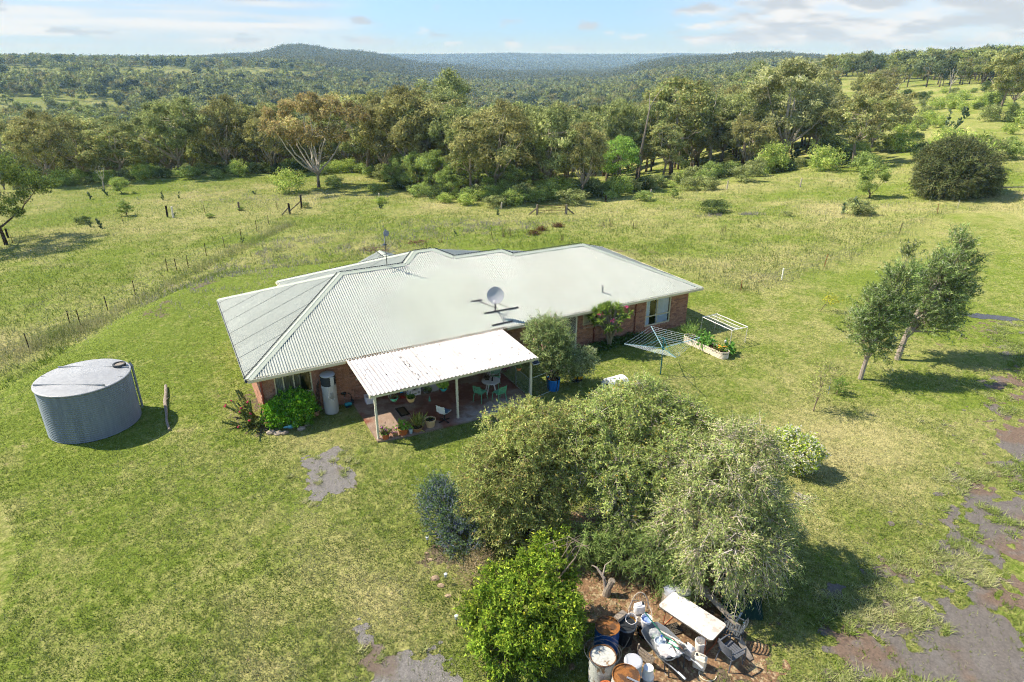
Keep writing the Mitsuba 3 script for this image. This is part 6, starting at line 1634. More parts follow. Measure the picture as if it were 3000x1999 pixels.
drum('steel_drum', 'rusty topped pale drum at the bottom edge of the photo', 2.77, 11.2, .33, .86, 'b0aca0', '9a5a20', 'oldpaint_mat', 'rust_mat')
k = put('scrap_bar', MB('b8bcc0').bar((2.78, 11.15, .865), (3.1, 10.95, .885), .05, .012), 'zinc'); tag(k, 'grey metal strip lying on the rusty topped drum', 'metal strip')
t = thing('poly_drum', 'pale grey drum with speckled lid between the rusty drums', 'drum')
put('body', MB('a2a8b0').lathe([(0, 0), (.21, 0), (.225, .04), (.225, .76), (.20, .80)], 28, (3.03, 11.66, 0), sharp=False), 'gloss', t, smooth=True); put('lid', MB('b0b4ba').lathe([(.232, .77), (.232, .81), (.2, .83), (0, .83)], 28, (3.03, 11.66, 0)), 'vc', t)
def bucket(label, c, r, h, R=None, col='e8e6e6', inside='d8d6d6', fill=None, inv=False, name='bucket', handle=True):
    t = thing(name, label, 'bucket'); c = np.asarray(c, float)
    R = np.eye(3) if R is None else R
    if inv: R = R @ rotx(np.pi); c = c + [0, 0, h]
    put('body', MB(col).lathe([(0, 0), (r * .82, 0), (r * .98, h * .86), (r * 1.05, h * .86), (r * 1.05, h * .93), (r, h * .93), (r, h), (r * .94, h), (r * .80, .02), (0, .02)], 26, c, R=R), 'gloss', t)
    if fill: put('contents', MB(fill[0]).lathe([(r * .88, fill[1] * h), (0, fill[1] * h + .02)], 20, c, R=R), fill[2] if len(fill) > 2 else 'rough', t)
    if handle: put('handle', MB('a0a4a8').tube([c + R @ np.array([r * 1.06 * math.cos(a), r * .25 - r * 1.0 * math.sin(a) * .9, h * .9 - .05 * math.sin(a)]) for a in np.linspace(0, np.pi, 12)], .005, 5), 'zinc', t)
    return t
bucket('upturned white bucket beside the pale grey drum', (3.42, 11.62, .30), .15, .33, inv=True)
bucket('dirty white bucket under the upturned one', (3.44, 11.58, .0), .15, .31, col='c8c4be', inv=True)
bucket('pale blue bucket at the bottom edge of the photo', (3.28, 11.2, .0), .15, .36, col='c4d4e4')
t = thing('clay_pot', 'empty terracotta pot at the bottom edge between the drums', 'plant pot')
put('pot', MB('b06038').lathe([(0, 0), (.14, 0), (.19, .30), (.21, .30), (.21, .36), (.17, .36), (.15, .06), (0, .05)], 24, (2.30, 11.12, .18)), 'vc', t); put('stand', MB('6a5a4c').box((2.30, 11.12, .09), (.34, .34, .18)), 'wood_mat', t)
t = thing('black_bin', 'black round bin with lid under a wood block', 'bin')
put('body', MB('24282c').lathe([(0, 0), (.20, 0), (.25, .55), (.27, .55), (.27, .60), (.25, .60), (0, .615)], 28, (3.08, 12.98, 0)), 'vc', t); put('lid_ring', MB('3a4046').lathe([(.275, .585), (.285, .60), (.275, .615), (.24, .615)], 28, (3.08, 12.98, 0)), 'gloss', t)
k = put('wood_block', MB('7a6a58').box((2.95, 13.2, .68), (.36, .17, .11), rotz(.7)), 'wood_mat'); tag(k, 'weathered block of timber on the black bin', 'timber')
# cane chair with hooped back
t = thing('cane_chair', 'weathered hoop backed cane chair holding buckets', 'chair')
c = np.array([3.52, 13.38, 0]); R = rotz(-1.75)
pt = lambda x, y, z: c + R @ np.array([x, y, z])
CN = 'a89c90'
hoop = [pt(-.22 - .10 * math.sin(a), .26 * math.cos(a), .42 + .62 * math.sin(a)) for a in np.linspace(0, np.pi, 17)]
put('back_hoop', MB(CN).tube(hoop, .016, 7), 'rough', t)
for i, s in enumerate(np.linspace(-.2, .2, 8)):
    zt = .42 + .62 * math.sqrt(max(0, 1 - (s / .26) ** 2)); put('back_spindle', MB('8a7e74').tube([pt(-.22, s, .43), pt(-.22 - .10 * (zt - .42) / .62, s, zt)], .008, 5), 'rough', t)
put('back_rail', MB(CN).tube([pt(-.28, -.22, .75), pt(-.29, 0, .75), pt(-.28, .22, .75)], .010, 6), 'rough', t)
put('seat', MB('7a6e64').prism([(x, y) for x, y in ((-.24, -.24), (.22, -.27), (.27, -.2), (.27, .2), (.22, .27), (-.24, .24))], .40, .435, R=R, c=c), 'wood_mat', t)
for x, y in ((-.22, -.22), (-.22, .22), (.22, -.24), (.22, .24)): put('leg', MB(CN).tube([pt(x, y, .42), pt(x * 1.1, y * 1.1, 0)], .016, 6), 'rough', t)
for s in (-1, 1): put('armrest', MB(CN).tube([pt(-.26, s * .25, .66), pt(-.02, s * .31, .68), pt(.2, s * .30, .66), pt(.24, s * .26, .43)], .014, 6), 'rough', t)
def jerry(label, c, a, sz=(.30, .18, .34), col='eeecea', cap='2a2a2c', name='jerry_can'):
    t = thing(name, label, 'jerry can'); R = rotz(a); c = np.asarray(c, float)
    m = MB(col).box(c + [0, 0, sz[2] * .44], (sz[0], sz[1], sz[2] * .88), R, bevel=.03); m.box(c + R @ [-sz[0] * .12, 0, sz[2] * .90], (sz[0] * .55, sz[1] * .7, sz[2] * .14), R, bevel=.02)
    put('body', m, 'gloss', t)
    put('handle', MB(col).tube([c + R @ [-.10, 0, sz[2] * .93], c + R @ [-.08, 0, sz[2] * 1.1], c + R @ [.05, 0, sz[2] * 1.1], c + R @ [.07, 0, sz[2] * .93]], .016, 6), 'gloss', t)
    put('cap', MB(cap).lathe([(0, 0), (.028, 0), (.028, .045), (0, .045)], 12, c + R @ [sz[0] * .32, 0, sz[2] * .88]), 'vc', t)
jerry('white jerry can on the cane chair', (3.54, 13.56, .435), .2)
bucket('white paint bucket tipped forward with yellow dregs, on the cane chair', (3.27, 13.24, .40), .155, .30, rotz(-.3) @ rotx(.42), fill=('c8901c', .3, 'gloss'), handle=False)
bucket('white bucket with blue packet inside, on the cane chair', (3.63, 13.12, .42), .15, .31, rotz(.4) @ rotx(.12), fill=('8aa4d8', .72, 'gloss'), handle=False)
# wheelbarrow
t = thing('wheelbarrow', 'grey wheelbarrow heaped with tools, rags and pots', 'wheelbarrow')
f0, f1 = np.array([3.68, 12.92, 0]), np.array([4.28, 11.92, 0]); d = unit(f1 - f0); s_ = np.array([-d[1], d[0], 0]); cb = (f0 + f1) / 2
R = np.stack([d, s_, [0, 0, 1.0]], 1)
def tray(z, k): return [cb + R @ np.array([x * k, y * k, z]) for x, y in ((-.62, -.14), (-.55, -.28), (-.3, -.36), (.3, -.38), (.46, -.34), (.52, -.24), (.52, .24), (.46, .34), (.3, .38), (-.3, .36), (-.55, .28), (-.62, .14))]
lv = [tray(.30, .55), tray(.33, .66), tray(.62, 1.0), tray(.63, 1.03), tray(.615, 1.04)]
v = np.array([p for l in lv for p in l]); n = 12; i, j = np.meshgrid(np.arange(4), np.arange(n), indexing='ij')
m = MB('6c7278').add(v, np.stack([i * n + j, i * n + (j + 1) % n, (i + 1) * n + (j + 1) % n, (i + 1) * n + j], -1).reshape(-1, 4)); m.add(np.array(lv[0]), np.array([[0, k + 1, k + 2] for k in range(10)]))
put('tray', m, 'vc', t)
for s in (-1, 1):
    h1 = cb + R @ np.array([1.05, s * .30, .56]); put('handle', MB('8a9096').tube([cb + R @ np.array([-.72, s * .06, .22]), cb + R @ np.array([.1, s * .24, .30]), cb + R @ np.array([.55, s * .29, .47]), h1], .022, 8), 'zinc', t)
    put('grip', MB('b8bcc0').tube([h1 - d * .22 - [0, 0, .02], h1 + d * .03], .028, 8), 'vc', t)
    put('leg', MB('5a6066').tube([cb + R @ np.array([.30, s * .22, .32]), cb + R @ np.array([.36, s * .24, .0]), cb + R @ np.array([.52, s * .26, .0]), cb + R @ np.array([.50, s * .27, .43])], .018, 7), 'zinc', t)
wc = cb + R @ np.array([-.80, 0, .19]); put('wheel', MB('1c1c1e').lathe([(.10, -.045), (.16, -.05), (.19, -.02), (.19, .02), (.16, .05), (.10, .045), (.10, -.045)], 22, wc, R=R @ rotx(1.5708)), 'rough', t); put('hub', MB('7a6050').lathe([(0, -.05), (.10, -.03), (.10, .03), (0, .05)], 16, wc, R=R @ rotx(1.5708)), 'rust_mat', t)
Lc = lambda x, y, z: cb + R @ np.array([x, y, z])
k = put('plastic_bag', MB('d8dcd8').ball(Lc(-.30, -.02, .60), (.17, .14, .14), sub=3, jit=.5, seed=4), 'clear_plastic'); tag(k, 'crumpled clear plastic bag at the front of the wheelbarrow', 'bag')
k = put('cardboard', MB('6a8a7a').box(Lc(-.24, -.06, .58), (.2, .13, .10), R @ rotz(.5), bevel=.02), 'vc'); tag(k, 'pale green packet inside the clear plastic bag', 'packet')
bucket('clear plastic tub with blue capped bottle in the wheelbarrow', Lc(-.02, -.12, .44), .15, .26, col='c8ccce', fill=('9aa8b8', .8), handle=False, name='plastic_tub')
k = put('bottle', MB('c8d4dc').lathe([(0, 0), (.05, 0), (.05, .15), (.02, .19), (.02, .21), (0, .21)], 14, Lc(-.02, -.10, .62)).lathe([(0, .2), (.026, .2), (.026, .24), (0, .24)], 12, Lc(-.02, -.10, .62), '2a50b0'), 'gloss'); tag(k, 'clear bottle with blue cap standing in the plastic tub', 'bottle')
rag = MB('cfcccb')
for i in range(7): rag.ball(Lc(.20 + .09 * (i % 3), -.16 + .11 * (i // 2) - .06 * (i % 2), .58 + .025 * (i % 4)), (.17, .12, .06), C(('d8d4d2', 'b8b2b0', 'e4e2e0')[i % 3]), 3, .55, i)
k = put('rag_heap', rag, 'rough'); tag(k, 'heap of white and grey rags at the back of the wheelbarrow', 'rags')
def tool(label, a, b, col, r=.014, head=None, hc_='3a3c3e', name='garden_tool', bs='vc'):
    t = thing(name, label, 'tool'); put('shaft', MB(col).tube([a, b], r, 7), bs, t)
    if head: put('head', MB(hc_).bar(b, np.asarray(b) + unit(np.asarray(b) - np.asarray(a)) * head, .05, .014), 'vc', t)
tool('long green handled tool leaning from the buckets into the wheelbarrow', (3.60, 13.15, .86), Lc(-.02, .06, .68), '2f6a58', .016, .12)
tool('green handled shears lying across the wheelbarrow', Lc(-.06, .10, .66), Lc(.34, .20, .72), '1f8a6a', .015, .16)
tool('second pair of green handled cutters in the wheelbarrow', Lc(.05, .02, .65), Lc(.42, .10, .70), '2a9a78', .013, .14)
tool('pale wooden stick on top of the wheelbarrow load', Lc(-.28, .12, .66), Lc(.40, .30, .74), 'd8cfc0', .020, name='wood_stick')
tool('brown wooden handle on top of the wheelbarrow load', Lc(-.05, .22, .68), Lc(.50, .16, .73), '6a4a34', .017, .05, name='wood_stick')
tool('dark hand saw blade at the back of the wheelbarrow load', Lc(.22, .05, .69), Lc(.46, -.03, .71), '4a4640', .016, .14, '8a8e92', name='hand_saw')
# the white table
t = thing('folding_table', 'long white topped table with rounded corners and copper legs', 'table')
ta, tc, td = np.array([4.02, 13.50, 0]), np.array([5.86, 12.99, 0]), np.array([5.18, 12.30, 0])
ctr = (np.array([4.04, 13.51]) + np.array([5.17, 12.32])) / 2
ax = unit(np.array([5.17 - 4.04, 12.32 - 13.51, 0])); ay = np.array([-ax[1], ax[0], 0]); L_, W_ = 1.66, .78
mid = np.array([*ctr, 0]) + ay * (W_ / 2); RT = np.stack([ax, ay, [0, 0, 1.0]], 1)
rect = sbox(-L_ / 2 + .1, -W_ / 2 + .1, L_ / 2 - .1, W_ / 2 - .1).buffer(.1, 8)
put('top', MB('d8d4cc').prism(rect, .725, .745, R=RT, c=mid), 'tabletop_mat', t)
put('edge_trim', MB('9a948c').prism(rect.buffer(.012, 8).difference(rect.buffer(-.02)), .705, .741, R=RT, c=mid), 'zinc', t)
for sx_ in (-1, 1):
    x = sx_ * .62; pp = lambda y, z, dx=0: mid + RT @ np.array([x + dx, y, z])
    put('leg_frame', MB('a8664a').tube([pp(-.30, .71), pp(-.30, .06, sx_ * .04), pp(-.26, .015, sx_ * .04), pp(.26, .015, sx_ * .04), pp(.30, .06, sx_ * .04), pp(.30, .71)], .015, 7), 'vc', t)
k = put('crate_lid', MB('4a4640').box((4.5, 13.35, .02), (.42, .36, .03), rotz(.35)), 'rough'); tag(k, 'dark latticed plastic mat on the ground under the white table', 'mat')
lat = MB('5a564e')
for i in range(8): lat.bar(np.array([4.5, 13.35, .045]) + rotz(.35) @ [-.2 + i * .057, -.17, 0], np.array([4.5, 13.35, .045]) + rotz(.35) @ [-.2 + i * .057, .17, 0], .014, .02)
for i in range(7): lat.bar(np.array([4.5, 13.35, .047]) + rotz(.35) @ [-.2, -.17 + i * .056, 0], np.array([4.5, 13.35, .047]) + rotz(.35) @ [.2, -.17 + i * .056, 0], .014, .02)
scene[k + '__lattice'] = mikit.ply(lat.get()[:2], 'rough', color=lat.get()[2])
jerry('white jerry can nearest the wheelbarrow, under the table edge', (4.68, 12.48, 0), 2.2, (.30, .22, .42))
jerry('dirty white jerry can in front of the copper table leg', (4.90, 12.16, 0), 2.6, (.32, .24, .42), 'd8d0c0')
bucket('white handled pail between the jerry can and the copper leg', (5.02, 12.62, 0), .14, .42, col='e6e4e0', handle=True, name='pail')
# slatted steel armchair and a second one behind
slat_chair('garden_armchair', 'dark grey metal slatted armchair at the front corner of the white table', (5.72, 12.30, 0), .55, '5c6068', True, 'vc', 7)
slat_chair('garden_armchair', 'grey metal armchair half hidden behind the white table corner', (5.98, 12.98, 0), 2.6, '4c5258', True, 'vc', 5)
# tarpaulin, planks, strip
t = thing('tarpaulin', 'dark green tarpaulin slung over boards under the bottlebrush', 'tarpaulin')
gx, gy = np.meshgrid(np.linspace(0, 1, 22), np.linspace(0, 1, 16), indexing='ij')
v = np.stack([5.95 + 1.15 * gx + .1 * gy, 13.75 + .95 * gy - .1 * gx, .04 + .95 * np.sin(gy * 1.45) * (1 - .35 * gx ** 2)], -1).reshape(-1, 3)
v[:, 2] += .10 * (meshkit.fbm(v * 2.6, 3, 3) - .5)
i, j = np.meshgrid(np.arange(21), np.arange(15), indexing='ij'); put('sheet', MB('1f3a34').add(v, np.stack([i * 16 + j, (i + 1) * 16 + j, (i + 1) * 16 + j + 1, i * 16 + j + 1], -1).reshape(-1, 4)), 'rough', t, smooth=True)
for i, (a, b, lb) in enumerate((((5.25, 14.1, .95), (6.25, 13.05, .35), 'long grey board leaning behind the white table'), ((5.5, 14.2, .75), (6.35, 13.15, .1), 'second weathered board behind the white table'), ((6.0, 12.95, .45), (6.32, 12.35, .03), 'short weathered board leaning at the table corner'))):
    k = put('plank', MB('8a7e72').bar(a, b, .16, .025), 'wood_mat'); tag(k, lb, 'plank')
k = put('white_strip', MB('d4dce4').bar((6.1, 13.3, .12), (6.55, 13.85, .16), .05, .02), 'vc'); tag(k, 'pale plastic strip lying on the tarpaulin edge', 'strip')
m = MB('b8ccd8').tube([(6.15, 13.1, .05), (6.3, 13.3, .12), (6.42, 13.3, .10), (6.5, 13.45, .14)], .008, 5); m.ball((6.5, 13.47, .15), (.05, .02, .03), '9ad0f0', 1)
k = put('cord', m, 'vc'); tag(k, 'thin cord with a pale blue clip on the shaded ground', 'cord')
m = MB('d8cfb8').tube([(5.05 + .22 * math.cos(a), 11.92 + .2 * math.sin(a), .02) for a in np.linspace(2.6, 6.0, 16)], .012, 6)
k = put('hose_piece', m, 'vc'); tag(k, 'curved piece of pale hose on the ground by the armchair', 'hose')
t = thing('plastic_tub', 'dirty clear plastic storage tub behind the far corner of the white table', 'tub')
put('body', MB('b8bcc4').box((4.55, 14.15, .62), (.34, .26, .22), rotz(.5), bevel=.02), 'vc', t); put('lid', MB('a0a6b4').box((4.55, 14.15, .74), (.36, .28, .03), rotz(.5), bevel=.008), 'vc', t); put('stand', MB('5a5048').box((4.55, 14.15, .25), (.4, .32, .5)), 'wood_mat', t)
k = put('rock', MB('8a9080').ball((4.85, 13.98, .80), (.22, .16, .10), sub=3, jit=.35, seed=9), 'rough'); tag(k, 'rounded grey lump at the far corner of the white table', 'rock')
t = thing('wooden_crate', 'small broken slatted crate left of the wheelbarrow', 'crate')
for i in range(4): put('slat', MB('8a8074').bar((3.30 + .02 * i, 12.45 - .02 * i, .12 + .1 * i), (3.62 + .02 * i, 12.10 - .02 * i, .12 + .1 * i), .012, .07), 'wood_mat', t)
for p in ((3.32, 12.45), (3.60, 12.12)): put('post', MB('7a7064').box((p[0] + .02, p[1] + .01, .24), (.04, .04, .48)), 'wood_mat', t)
t = thing('tree_stump', 'cut grey stump with a dead side branch behind the drums', 'stump')
m = MB('7a6858').tube([(2.80, 14.65, 0), (2.83, 14.65, .25), (2.95, 14.66, .55)], [.13, .11, .10], 10); put('stem', m, 'wood_mat', t); put('cut_face', MB('a08468').lathe([(.098, 0), (0, .004)], 14, (2.955, 14.66, .552), R=roty(.4)), 'wood_mat', t)
put('side_branch', MB('a89c90').tube([(2.78, 14.65, .2), (2.7, 14.7, .6), (2.5, 14.85, .85), (2.35, 14.9, .9)], [.06, .05, .03, .012], 7), 'rough', t); put('side_branch', MB('a89c90').tube([(2.66, 14.72, .65), (2.75, 14.9, .9), (2.95, 15.0, 1.0)], [.03, .02, .008], 6), 'rough', t)

# ------------------------------------------------------------------ fences and paddock
def post(x, y, h, r, col, lean=(0, 0), name='fence_post', label=None, gr=None, cat='fence post', bs='rough', sides=7):
    z = tz(x, y); m = MB(col).tube([(x, y, z - .1), (x + lean[0] * h, y + lean[1] * h, z + h)], [r, r * .92], sides)
    return tag(put(name, m, bs), label, cat, gr)


LF = [(-28.4, 34.8), (-28.3, 38.5), (-27.5, 38.3), (-27.9, 41.9), (-28.2, 45.9), (-28.8, 52.1), (-28.3, 52.6), (-27.7, 53.4), (-27.6, 56.8), (-27.1, 59.6), (-26.7, 62.7), (-26.6, 66.6), (-26.5, 69.9)]
for i, (x, y) in enumerate(LF):
    post(x, y, 1.12 + .06 * ((i * 7) % 3 - 1), .032, '3c2c24', (.02 * ((i * 5) % 3 - 1), 0), 'star_picket', 'thin rusty steel picket of the fence below the left bank', 'pickets of the left fence', 'fence post')
def wires(label, pts, hs, col='8a8a86', r=.006):
    m = MB(col)
    for h in hs:
        for (x0, y0), (x1, y1) in zip(pts[:-1], pts[1:]):
            a, b = np.array([x0, y0, tz(x0, y0) + h]), np.array([x1, y1, tz(x1, y1) + h]); m.tube([a, (a + b) / 2 - [0, 0, .03], b], r, 3, cap=False)
    t = thing('fence_wire', label, 'fence wire'); put('strand', m, 'zinc', t)
wires('slack wires strung along the left picket fence', [(-29.5, 31)] + [LF[i] for i in (0, 1, 3, 4, 5, 7, 8, 9, 10, 11, 12)] + [(-26.2, 76)], (.35, .65, .95))
# strainer assembly with rail at the left gate
t = thing('strainer_posts', 'dark pair of timber strainer posts with a slanting rail', 'fence')
za = tz(-26.2, 76.1); put('post', MB('3a322c').tube([(-26.2, 76.1, za - .1), (-26.2, 76.1, za + 1.25)], .13, 8), 'rough', t)
zb = tz(-25.85, 79.5); put('post', MB('3a322c').tube([(-25.85, 79.5, zb - .1), (-25.75, 79.5, zb + 1.65)], .11, 8), 'rough', t)
put('rail', MB('4a4038').tube([(-26.2, 76.1, za + .3), (-25.85, 79.5, zb + .9)], .06, 6), 'rough', t); put('stay', MB('4a4038').tube([(-26.9, 75.1, za + .0), (-26.2, 76.1, za + .8)], .06, 6), 'rough', t)
for x, y, h, c_, lb in ((-39.9, 74.6, 1.3, '2e2824', 'dark leaning old post, left of a white topped pair in the left paddock'), (-39.1, 74.3, 1.3, 'd8d4cc', 'white sided old post of a pair in the left paddock'), (-33.0, 78.3, 1.1, '6a5e54', 'grey post with a small bush at its foot in the left paddock'), (-52.3, 66.0, .95, '2e2824', 'dark short post near the left edge of the photo')):
    post(x, y, h, .11, c_, (.06 if 'pair' in lb else 0, 0), 'old_post', lb)
for x, y in ((-43.3, 71.5), (-36.6, 77.0), (-28.6, 78.9), (-50.0, 63.5)): post(x, y, 1.05, .025, '4a342a', (-.04, 0), 'star_picket', 'thin steel picket of the old fence across the left paddock', 'pickets of the left paddock fence')
for x, y, h, lb in ((-17.2, 84.2, 1.2, 'pale split post in front of the leftmost young wattle'), (-9.3, 86.4, 1.0, 'short pale post in front of the wattle thicket'), (-1.3, 79.1, .85, 'short pale post among the weeds left of the middle gate'), (17.4, 82.1, 1.3, 'pale post beside a bush right of the middle gate'), (38.3, 87.3, 1.15, 'pale post near the foot of the tallest gum'), (49.3, 86.8, 1.1, 'pale leaning post behind the small green sapling'), (29.1, 88.8, 1.2, 'pale post left of the tallest gum')):
    post(x, y, h, .09, 'b8aea2', (.05, 0), 'old_post', lb)
post(11.9, 82.7, .85, .12, '3a322c', (0, 0), 'old_post', 'dark stump of a post right of the middle gate')
# the steel field gate in the middle
t = thing('field_gate', 'rusty steel field gate hung between two timber posts', 'gate')
zl = tz(4.6, 75)
for x, s in ((2.92, -1), (6.32, 1)):
    put('post', MB('8a8074').tube([(x, 75.05, zl - .1), (x, 75.05, zl + 1.15)], .12, 8), 'rough', t); put('stay', MB('6a6056').tube([(x + s * .95, 75.1, zl), (x + s * .05, 75.05, zl + .75)], .08, 6), 'rough', t)
for z in (.2, .5, .8, 1.05): put('gate_rail', MB('7a6a3c').tube([(3.07, 75.0, zl + z), (6.17, 75.0, zl + z)], .03, 6), 'vc', t)
for x in (3.07, 4.62, 6.17): put('gate_upright', MB('7a6a3c').tube([(x, 75.0, zl + .15), (x, 75.0, zl + 1.08)], .03, 6), 'vc', t)
put('gate_brace', MB('7a6a3c').tube([(3.07, 74.99, zl + .2), (6.17, 74.99, zl + 1.05)], .02, 5), 'vc', t)
# pickets on the right of the house
k = post(19.43, 44.6, .92, .05, 'f0efe8', (0, 0), 'white_post', 'short white painted post at the edge of the mown lawn', cat='post')
for x, y, h, c_, ln, lb in ((24.3, 48.6, 1.0, '7a3a22', .12, 'rust red leaning picket right of the white post'), (15.7, 42.2, .75, '7a4a34', 0, 'short rust red picket left of the white post'), (35.8, 58.9, .95, '3a302a', .05, 'dark thin picket before the scrubby mound'), (43.6, 66.2, 1.05, '7a3a22', -.08, 'red brown picket in front of the round dark bush'), (47.2, 68.6, .9, 'a8a8a4', 0, 'grey picket under the round dark bush'), (-7.8, 57.5, .9, '3a302a', 0, 'dark picket behind the house on the left'), (-1.8, 60.2, .9, '3a302a', -.2, 'dark leaning picket behind the house in the middle'), (-11.5, 35.5, .9, '9a7a58', -.05, 'thin wooden stake beside the left end of the house'), (-12.0, 30.5, .9, '9a7a58', -.03, 'thin stake beside the left corner of the house')):
    post(x, y, h, .028, c_, (ln, 0), 'star_picket', lb)
wires('loose wires along the lawn edge on the right', [(15.7, 42.2), (19.43, 44.6), (24.3, 48.6), (35.8, 58.9), (43.6, 66.2)], (.4, .75))
for i, (x, y) in enumerate([(56.3, 71.6), (57.5, 78), (60.5, 84), (63, 88.5), (66, 93.5), (69.5, 99)]):
    post(x, y, 1.3, .11, 'a89e92', (.02, .0), 'old_post', 'pale split post of the fence behind the round dark bush', 'posts of the far right fence')
t = thing('rail_fence', 'grey pole rails beside the round dark bush at the right edge', 'fence')
for a, b in (((52.5, 76.0, 1.0), (58, 78.6, 1.25)), ((53, 73.0, 1.1), (60, 72.0, 1.2))):
    z0, z1 = tz(a[0], a[1]), tz(b[0], b[1]); put('rail', MB('8a8074').tube([(a[0], a[1], z0 + a[2]), ((a[0] + b[0]) / 2, (a[1] + b[1]) / 2, (z0 + z1) / 2 + (a[2] + b[2]) / 2 - .1), (b[0], b[1], z1 + b[2])], .07, 7), 'rough', t)
# prickly pears, weeds, heaps
def pear(label, x, y, n, s, gr=None):
    r2 = np.random.default_rng(int(x * 31 + y * 17) % 9973); m = MB('4a5c3a'); z = tz(x, y); P = [np.array([x, y, z])]
    for i in range(n):
        b = P[r2.integers(len(P))]; a = r2.uniform(0, 6.28); d = unit(np.array([math.cos(a) * .6, math.sin(a) * .6, r2.uniform(.5, 1.1)])); e = b + d * s * r2.uniform(.8, 1.3)
        R = np.stack([unit(np.cross(d, r2.normal(size=3))), d * 0, d], 1); R[:, 1] = np.cross(R[:, 2], R[:, 0])
        m.add((trimesh.creation.icosphere(1).vertices * [s * .42, s * .12, s * .62]) @ R.T + (b + e) / 2, trimesh.creation.icosphere(1).faces, C('5a6c44') * r2.uniform(.6, 1.2)); P.append(e)
    tag(put('prickly_pear', m, 'vc'), label, 'cactus', gr)
for x, y, n, s in ((-57.4, 88.6, 14, .5), (-56.8, 91.7, 16, .5), (-47.2, 88.0, 12, .48), (-45.8, 89.5, 7, .4), (-36.7, 93.2, 9, .45), (-14, 92, 10, .45), (-5.5, 62.5, 6, .35), (-44.5, 69.2, 18, .48), (-46, 70, 14, .42), (-26.2, 61.5, 5, .3), (-4.1, 64.3, 5, .3), (-16.2, 80, 8, .4), (-39.6, 75.5, 7, .35), (-1.6, 74.5, 10, .42)):
    pear('small prickly pear cactus growing in the paddock grass', x, y, n, s * .62, 'prickly pears in the paddock')
for x, y, n, s in ((55.4, 123.5, 36, .72), (60.3, 127.8, 34, .72), (51, 121, 30, .7), (36.5, 68.4, 18, .42), (35.6, 69.6, 16, .40), (79, 124, 32, .65), (86, 132, 34, .65), (98, 148, 30, .75), (90, 156, 28, .75), (76, 140, 26, .65)):
    pear('large clump of prickly pear on the right side of the paddock', x, y, n, s * .8, 'prickly pear clumps on the right')
for x, y, s, c_, lb in ((-12.4, 57.2, .7, '7a6456', 'heap of dead brown branches behind the lawn'), (-9.2, 60.2, .55, '8a6a5c', 'low reddish heap of cut branches behind the lawn')):
    r2 = np.random.default_rng(int(abs(x) * 10)); m = MB(c_); z = tz(x, y)
    for i in range(60): p = np.array([x, y, z + .05]) + r2.normal(size=3) * [s, s * .6, .1]; m.tube([p, p + r2.normal(size=3) * [.5, .4, .25] * s * 1.2], [.03, .012], 4, C(c_) * r2.uniform(.6, 1.3))
    tag(put('branch_heap', m, 'rough'), lb, 'branches', kind='stuff')
for i, (x, y) in enumerate(((3.0, 64.4), (4.8, 66.3), (2.2, 62.6))):
    r2 = np.random.default_rng(i); n = 260; P = np.array([x, y, tz(x, y)]) + np.abs(r2.normal(size=(n, 3))) * [0, 0, .15] + r2.normal(size=(n, 3)) * [.25, .25, 0]
    tag(put('fern_clump', leafset(P, unit(r2.normal(size=(n, 3)) + [0, 0, .6]), .3, .06, pal(r2, n, ('6a5036', '7a5e40', '54442e'), .2), r2), 'leaf'), 'round reddish brown weed clump in the green patch behind the house', 'weed', 'brown weed clumps')
for i, (x, y, h) in enumerate(((-.8, 61.5, 1.3), (-.2, 62.0, 1.0), (10.2, 66.5, .9), (9.6, 66.8, .7), (12.4, 65, .8), (-6.8, 60.2, .9), (20.5, 62, .7), (4.8, 60.0, .8))):
    r2 = np.random.default_rng(40 + i); m = MB('6a6248'); z = tz(x, y)
    for _ in range(7): b = np.array([x, y, z]) + r2.normal(size=3) * [.12, .12, 0]; m.tube([b, b + [r2.normal() * .15, r2.normal() * .15, h * r2.uniform(.6, 1)]], [.02, .008], 4)
    tag(put('tall_weed', m, 'rough'), 'dry upright weed stalks in the paddock behind the house', 'weed', 'dry weed stalks')
for i, (x, y, h, lb) in enumerate(((-45.5, 76.2, 2.0, 'small umbrella shaped bush tree alone in the left paddock'), (-55.9, 93.6, 2.4, 'young bush with thin stems before the low limbed gum'), (20.6, 83.5, 1.4, 'thin bare shrub right of the pale post by the gate'))):
    place_tree('small_tree', 'young', x, y, h, h * .9, i * 1.3, lb)
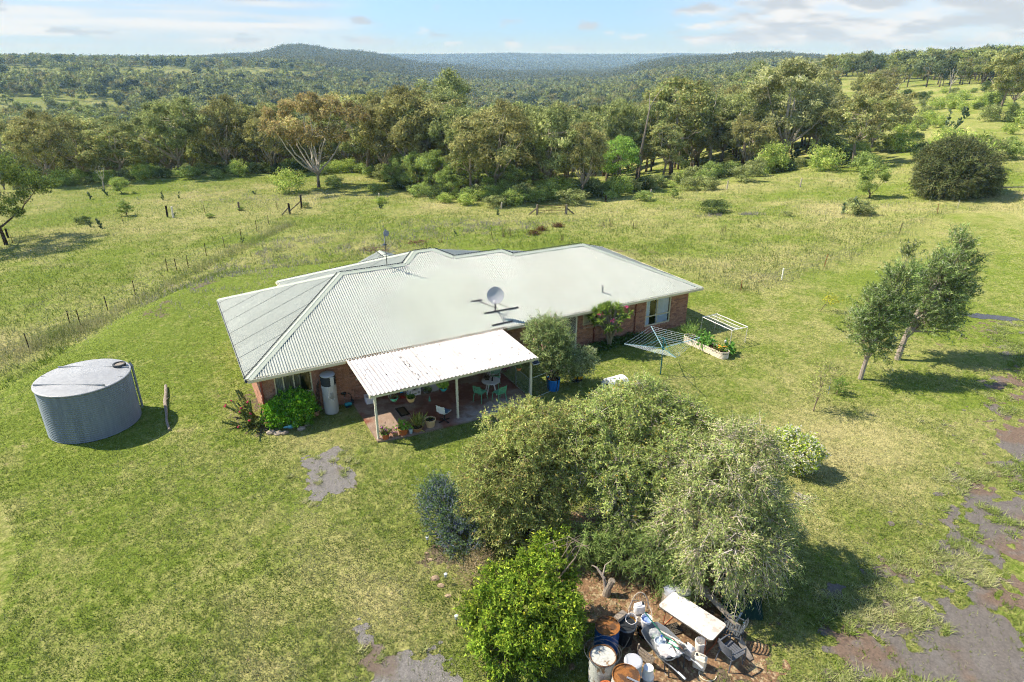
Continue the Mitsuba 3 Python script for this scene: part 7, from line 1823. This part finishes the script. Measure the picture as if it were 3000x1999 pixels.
for i, (x, y, s, kd) in enumerate(((-34.9, 74.4, .32, 0), (-33, 78.6, .3, 0), (-25.6, 80.2, .4, 2), (-16.9, 83.6, .5, 3), (-8.6, 83.4, .7, 3), (-5.8, 81.9, .8, 3), (-2.2, 80.2, .8, 2), (0, 82.2, 1.1, 3), (16.5, 81.4, .7, 0), (12.8, 85.5, .6, 3), (-48, 72, .5, 1), (29.3, 68.6, .3, 2), (26.8, 90.1, 1.0, 2), (24.7, 91.6, 1.0, 2), (33.5, 95, 1.2, 2), (-60, 100, .8, 3), (-20, 95, .7, 0))):
    shrub(x, y, s, kd, 'low weed bush growing in the rough paddock grass', 'low bushes in the paddock', .8, 'low_bush')
# two small farm buildings far away in the valley clearing
for i, (az_, r, w_, lb) in enumerate(((2.0, 1400, 16, 'tiny white roofed farm shed far away in the valley clearing'), (4.9, 1480, 14, 'tiny pale farmhouse far away at the right of the valley clearing'))):
    x, y = r * math.sin(math.radians(az_)), r * math.cos(math.radians(az_)); z = tz(x, y) + 1
    t = thing('farm_building', lb, 'building')
    put('wall', MB('b8b4ac').box((x, y, z + 1.5), (w_, 8, 4)), 'vc', t); put('roof', MB('dcdcda').prism([(-4.6, 0), (0, 2.6), (4.6, 0)], -w_ / 2 - .5, w_ / 2 + .5, R=np.array([[0, 0, 1.0], [1, 0, 0], [0, 1, 0]]), c=(x, y, z + 3.5)), 'vc', t)
    put('doorway', MB('3a3c40').box((x + 2, y - 4.02, z + 1.2), (4, .1, 3)), 'vc', t)
# ------------------------------------------------------------------ the air
scene['haze_air'] = {'type': 'homogeneous', 'albedo': {'type': 'rgb', 'value': [.80, .92, .99]}, 'sigma_t': {'type': 'rgb', 'value': [7.5e-5, 11.5e-5, 17.5e-5]}}
scene['haze'] = {'type': 'cube', 'to_world': T4().translate([0, 0, 10]).scale([12000, 12000, 120]), 'bsdf': {'type': 'null'}, 'interior': {'type': 'ref', 'id': 'haze_air'}}
tag('haze', 'thin bluish air over the far hills', kind='stuff')
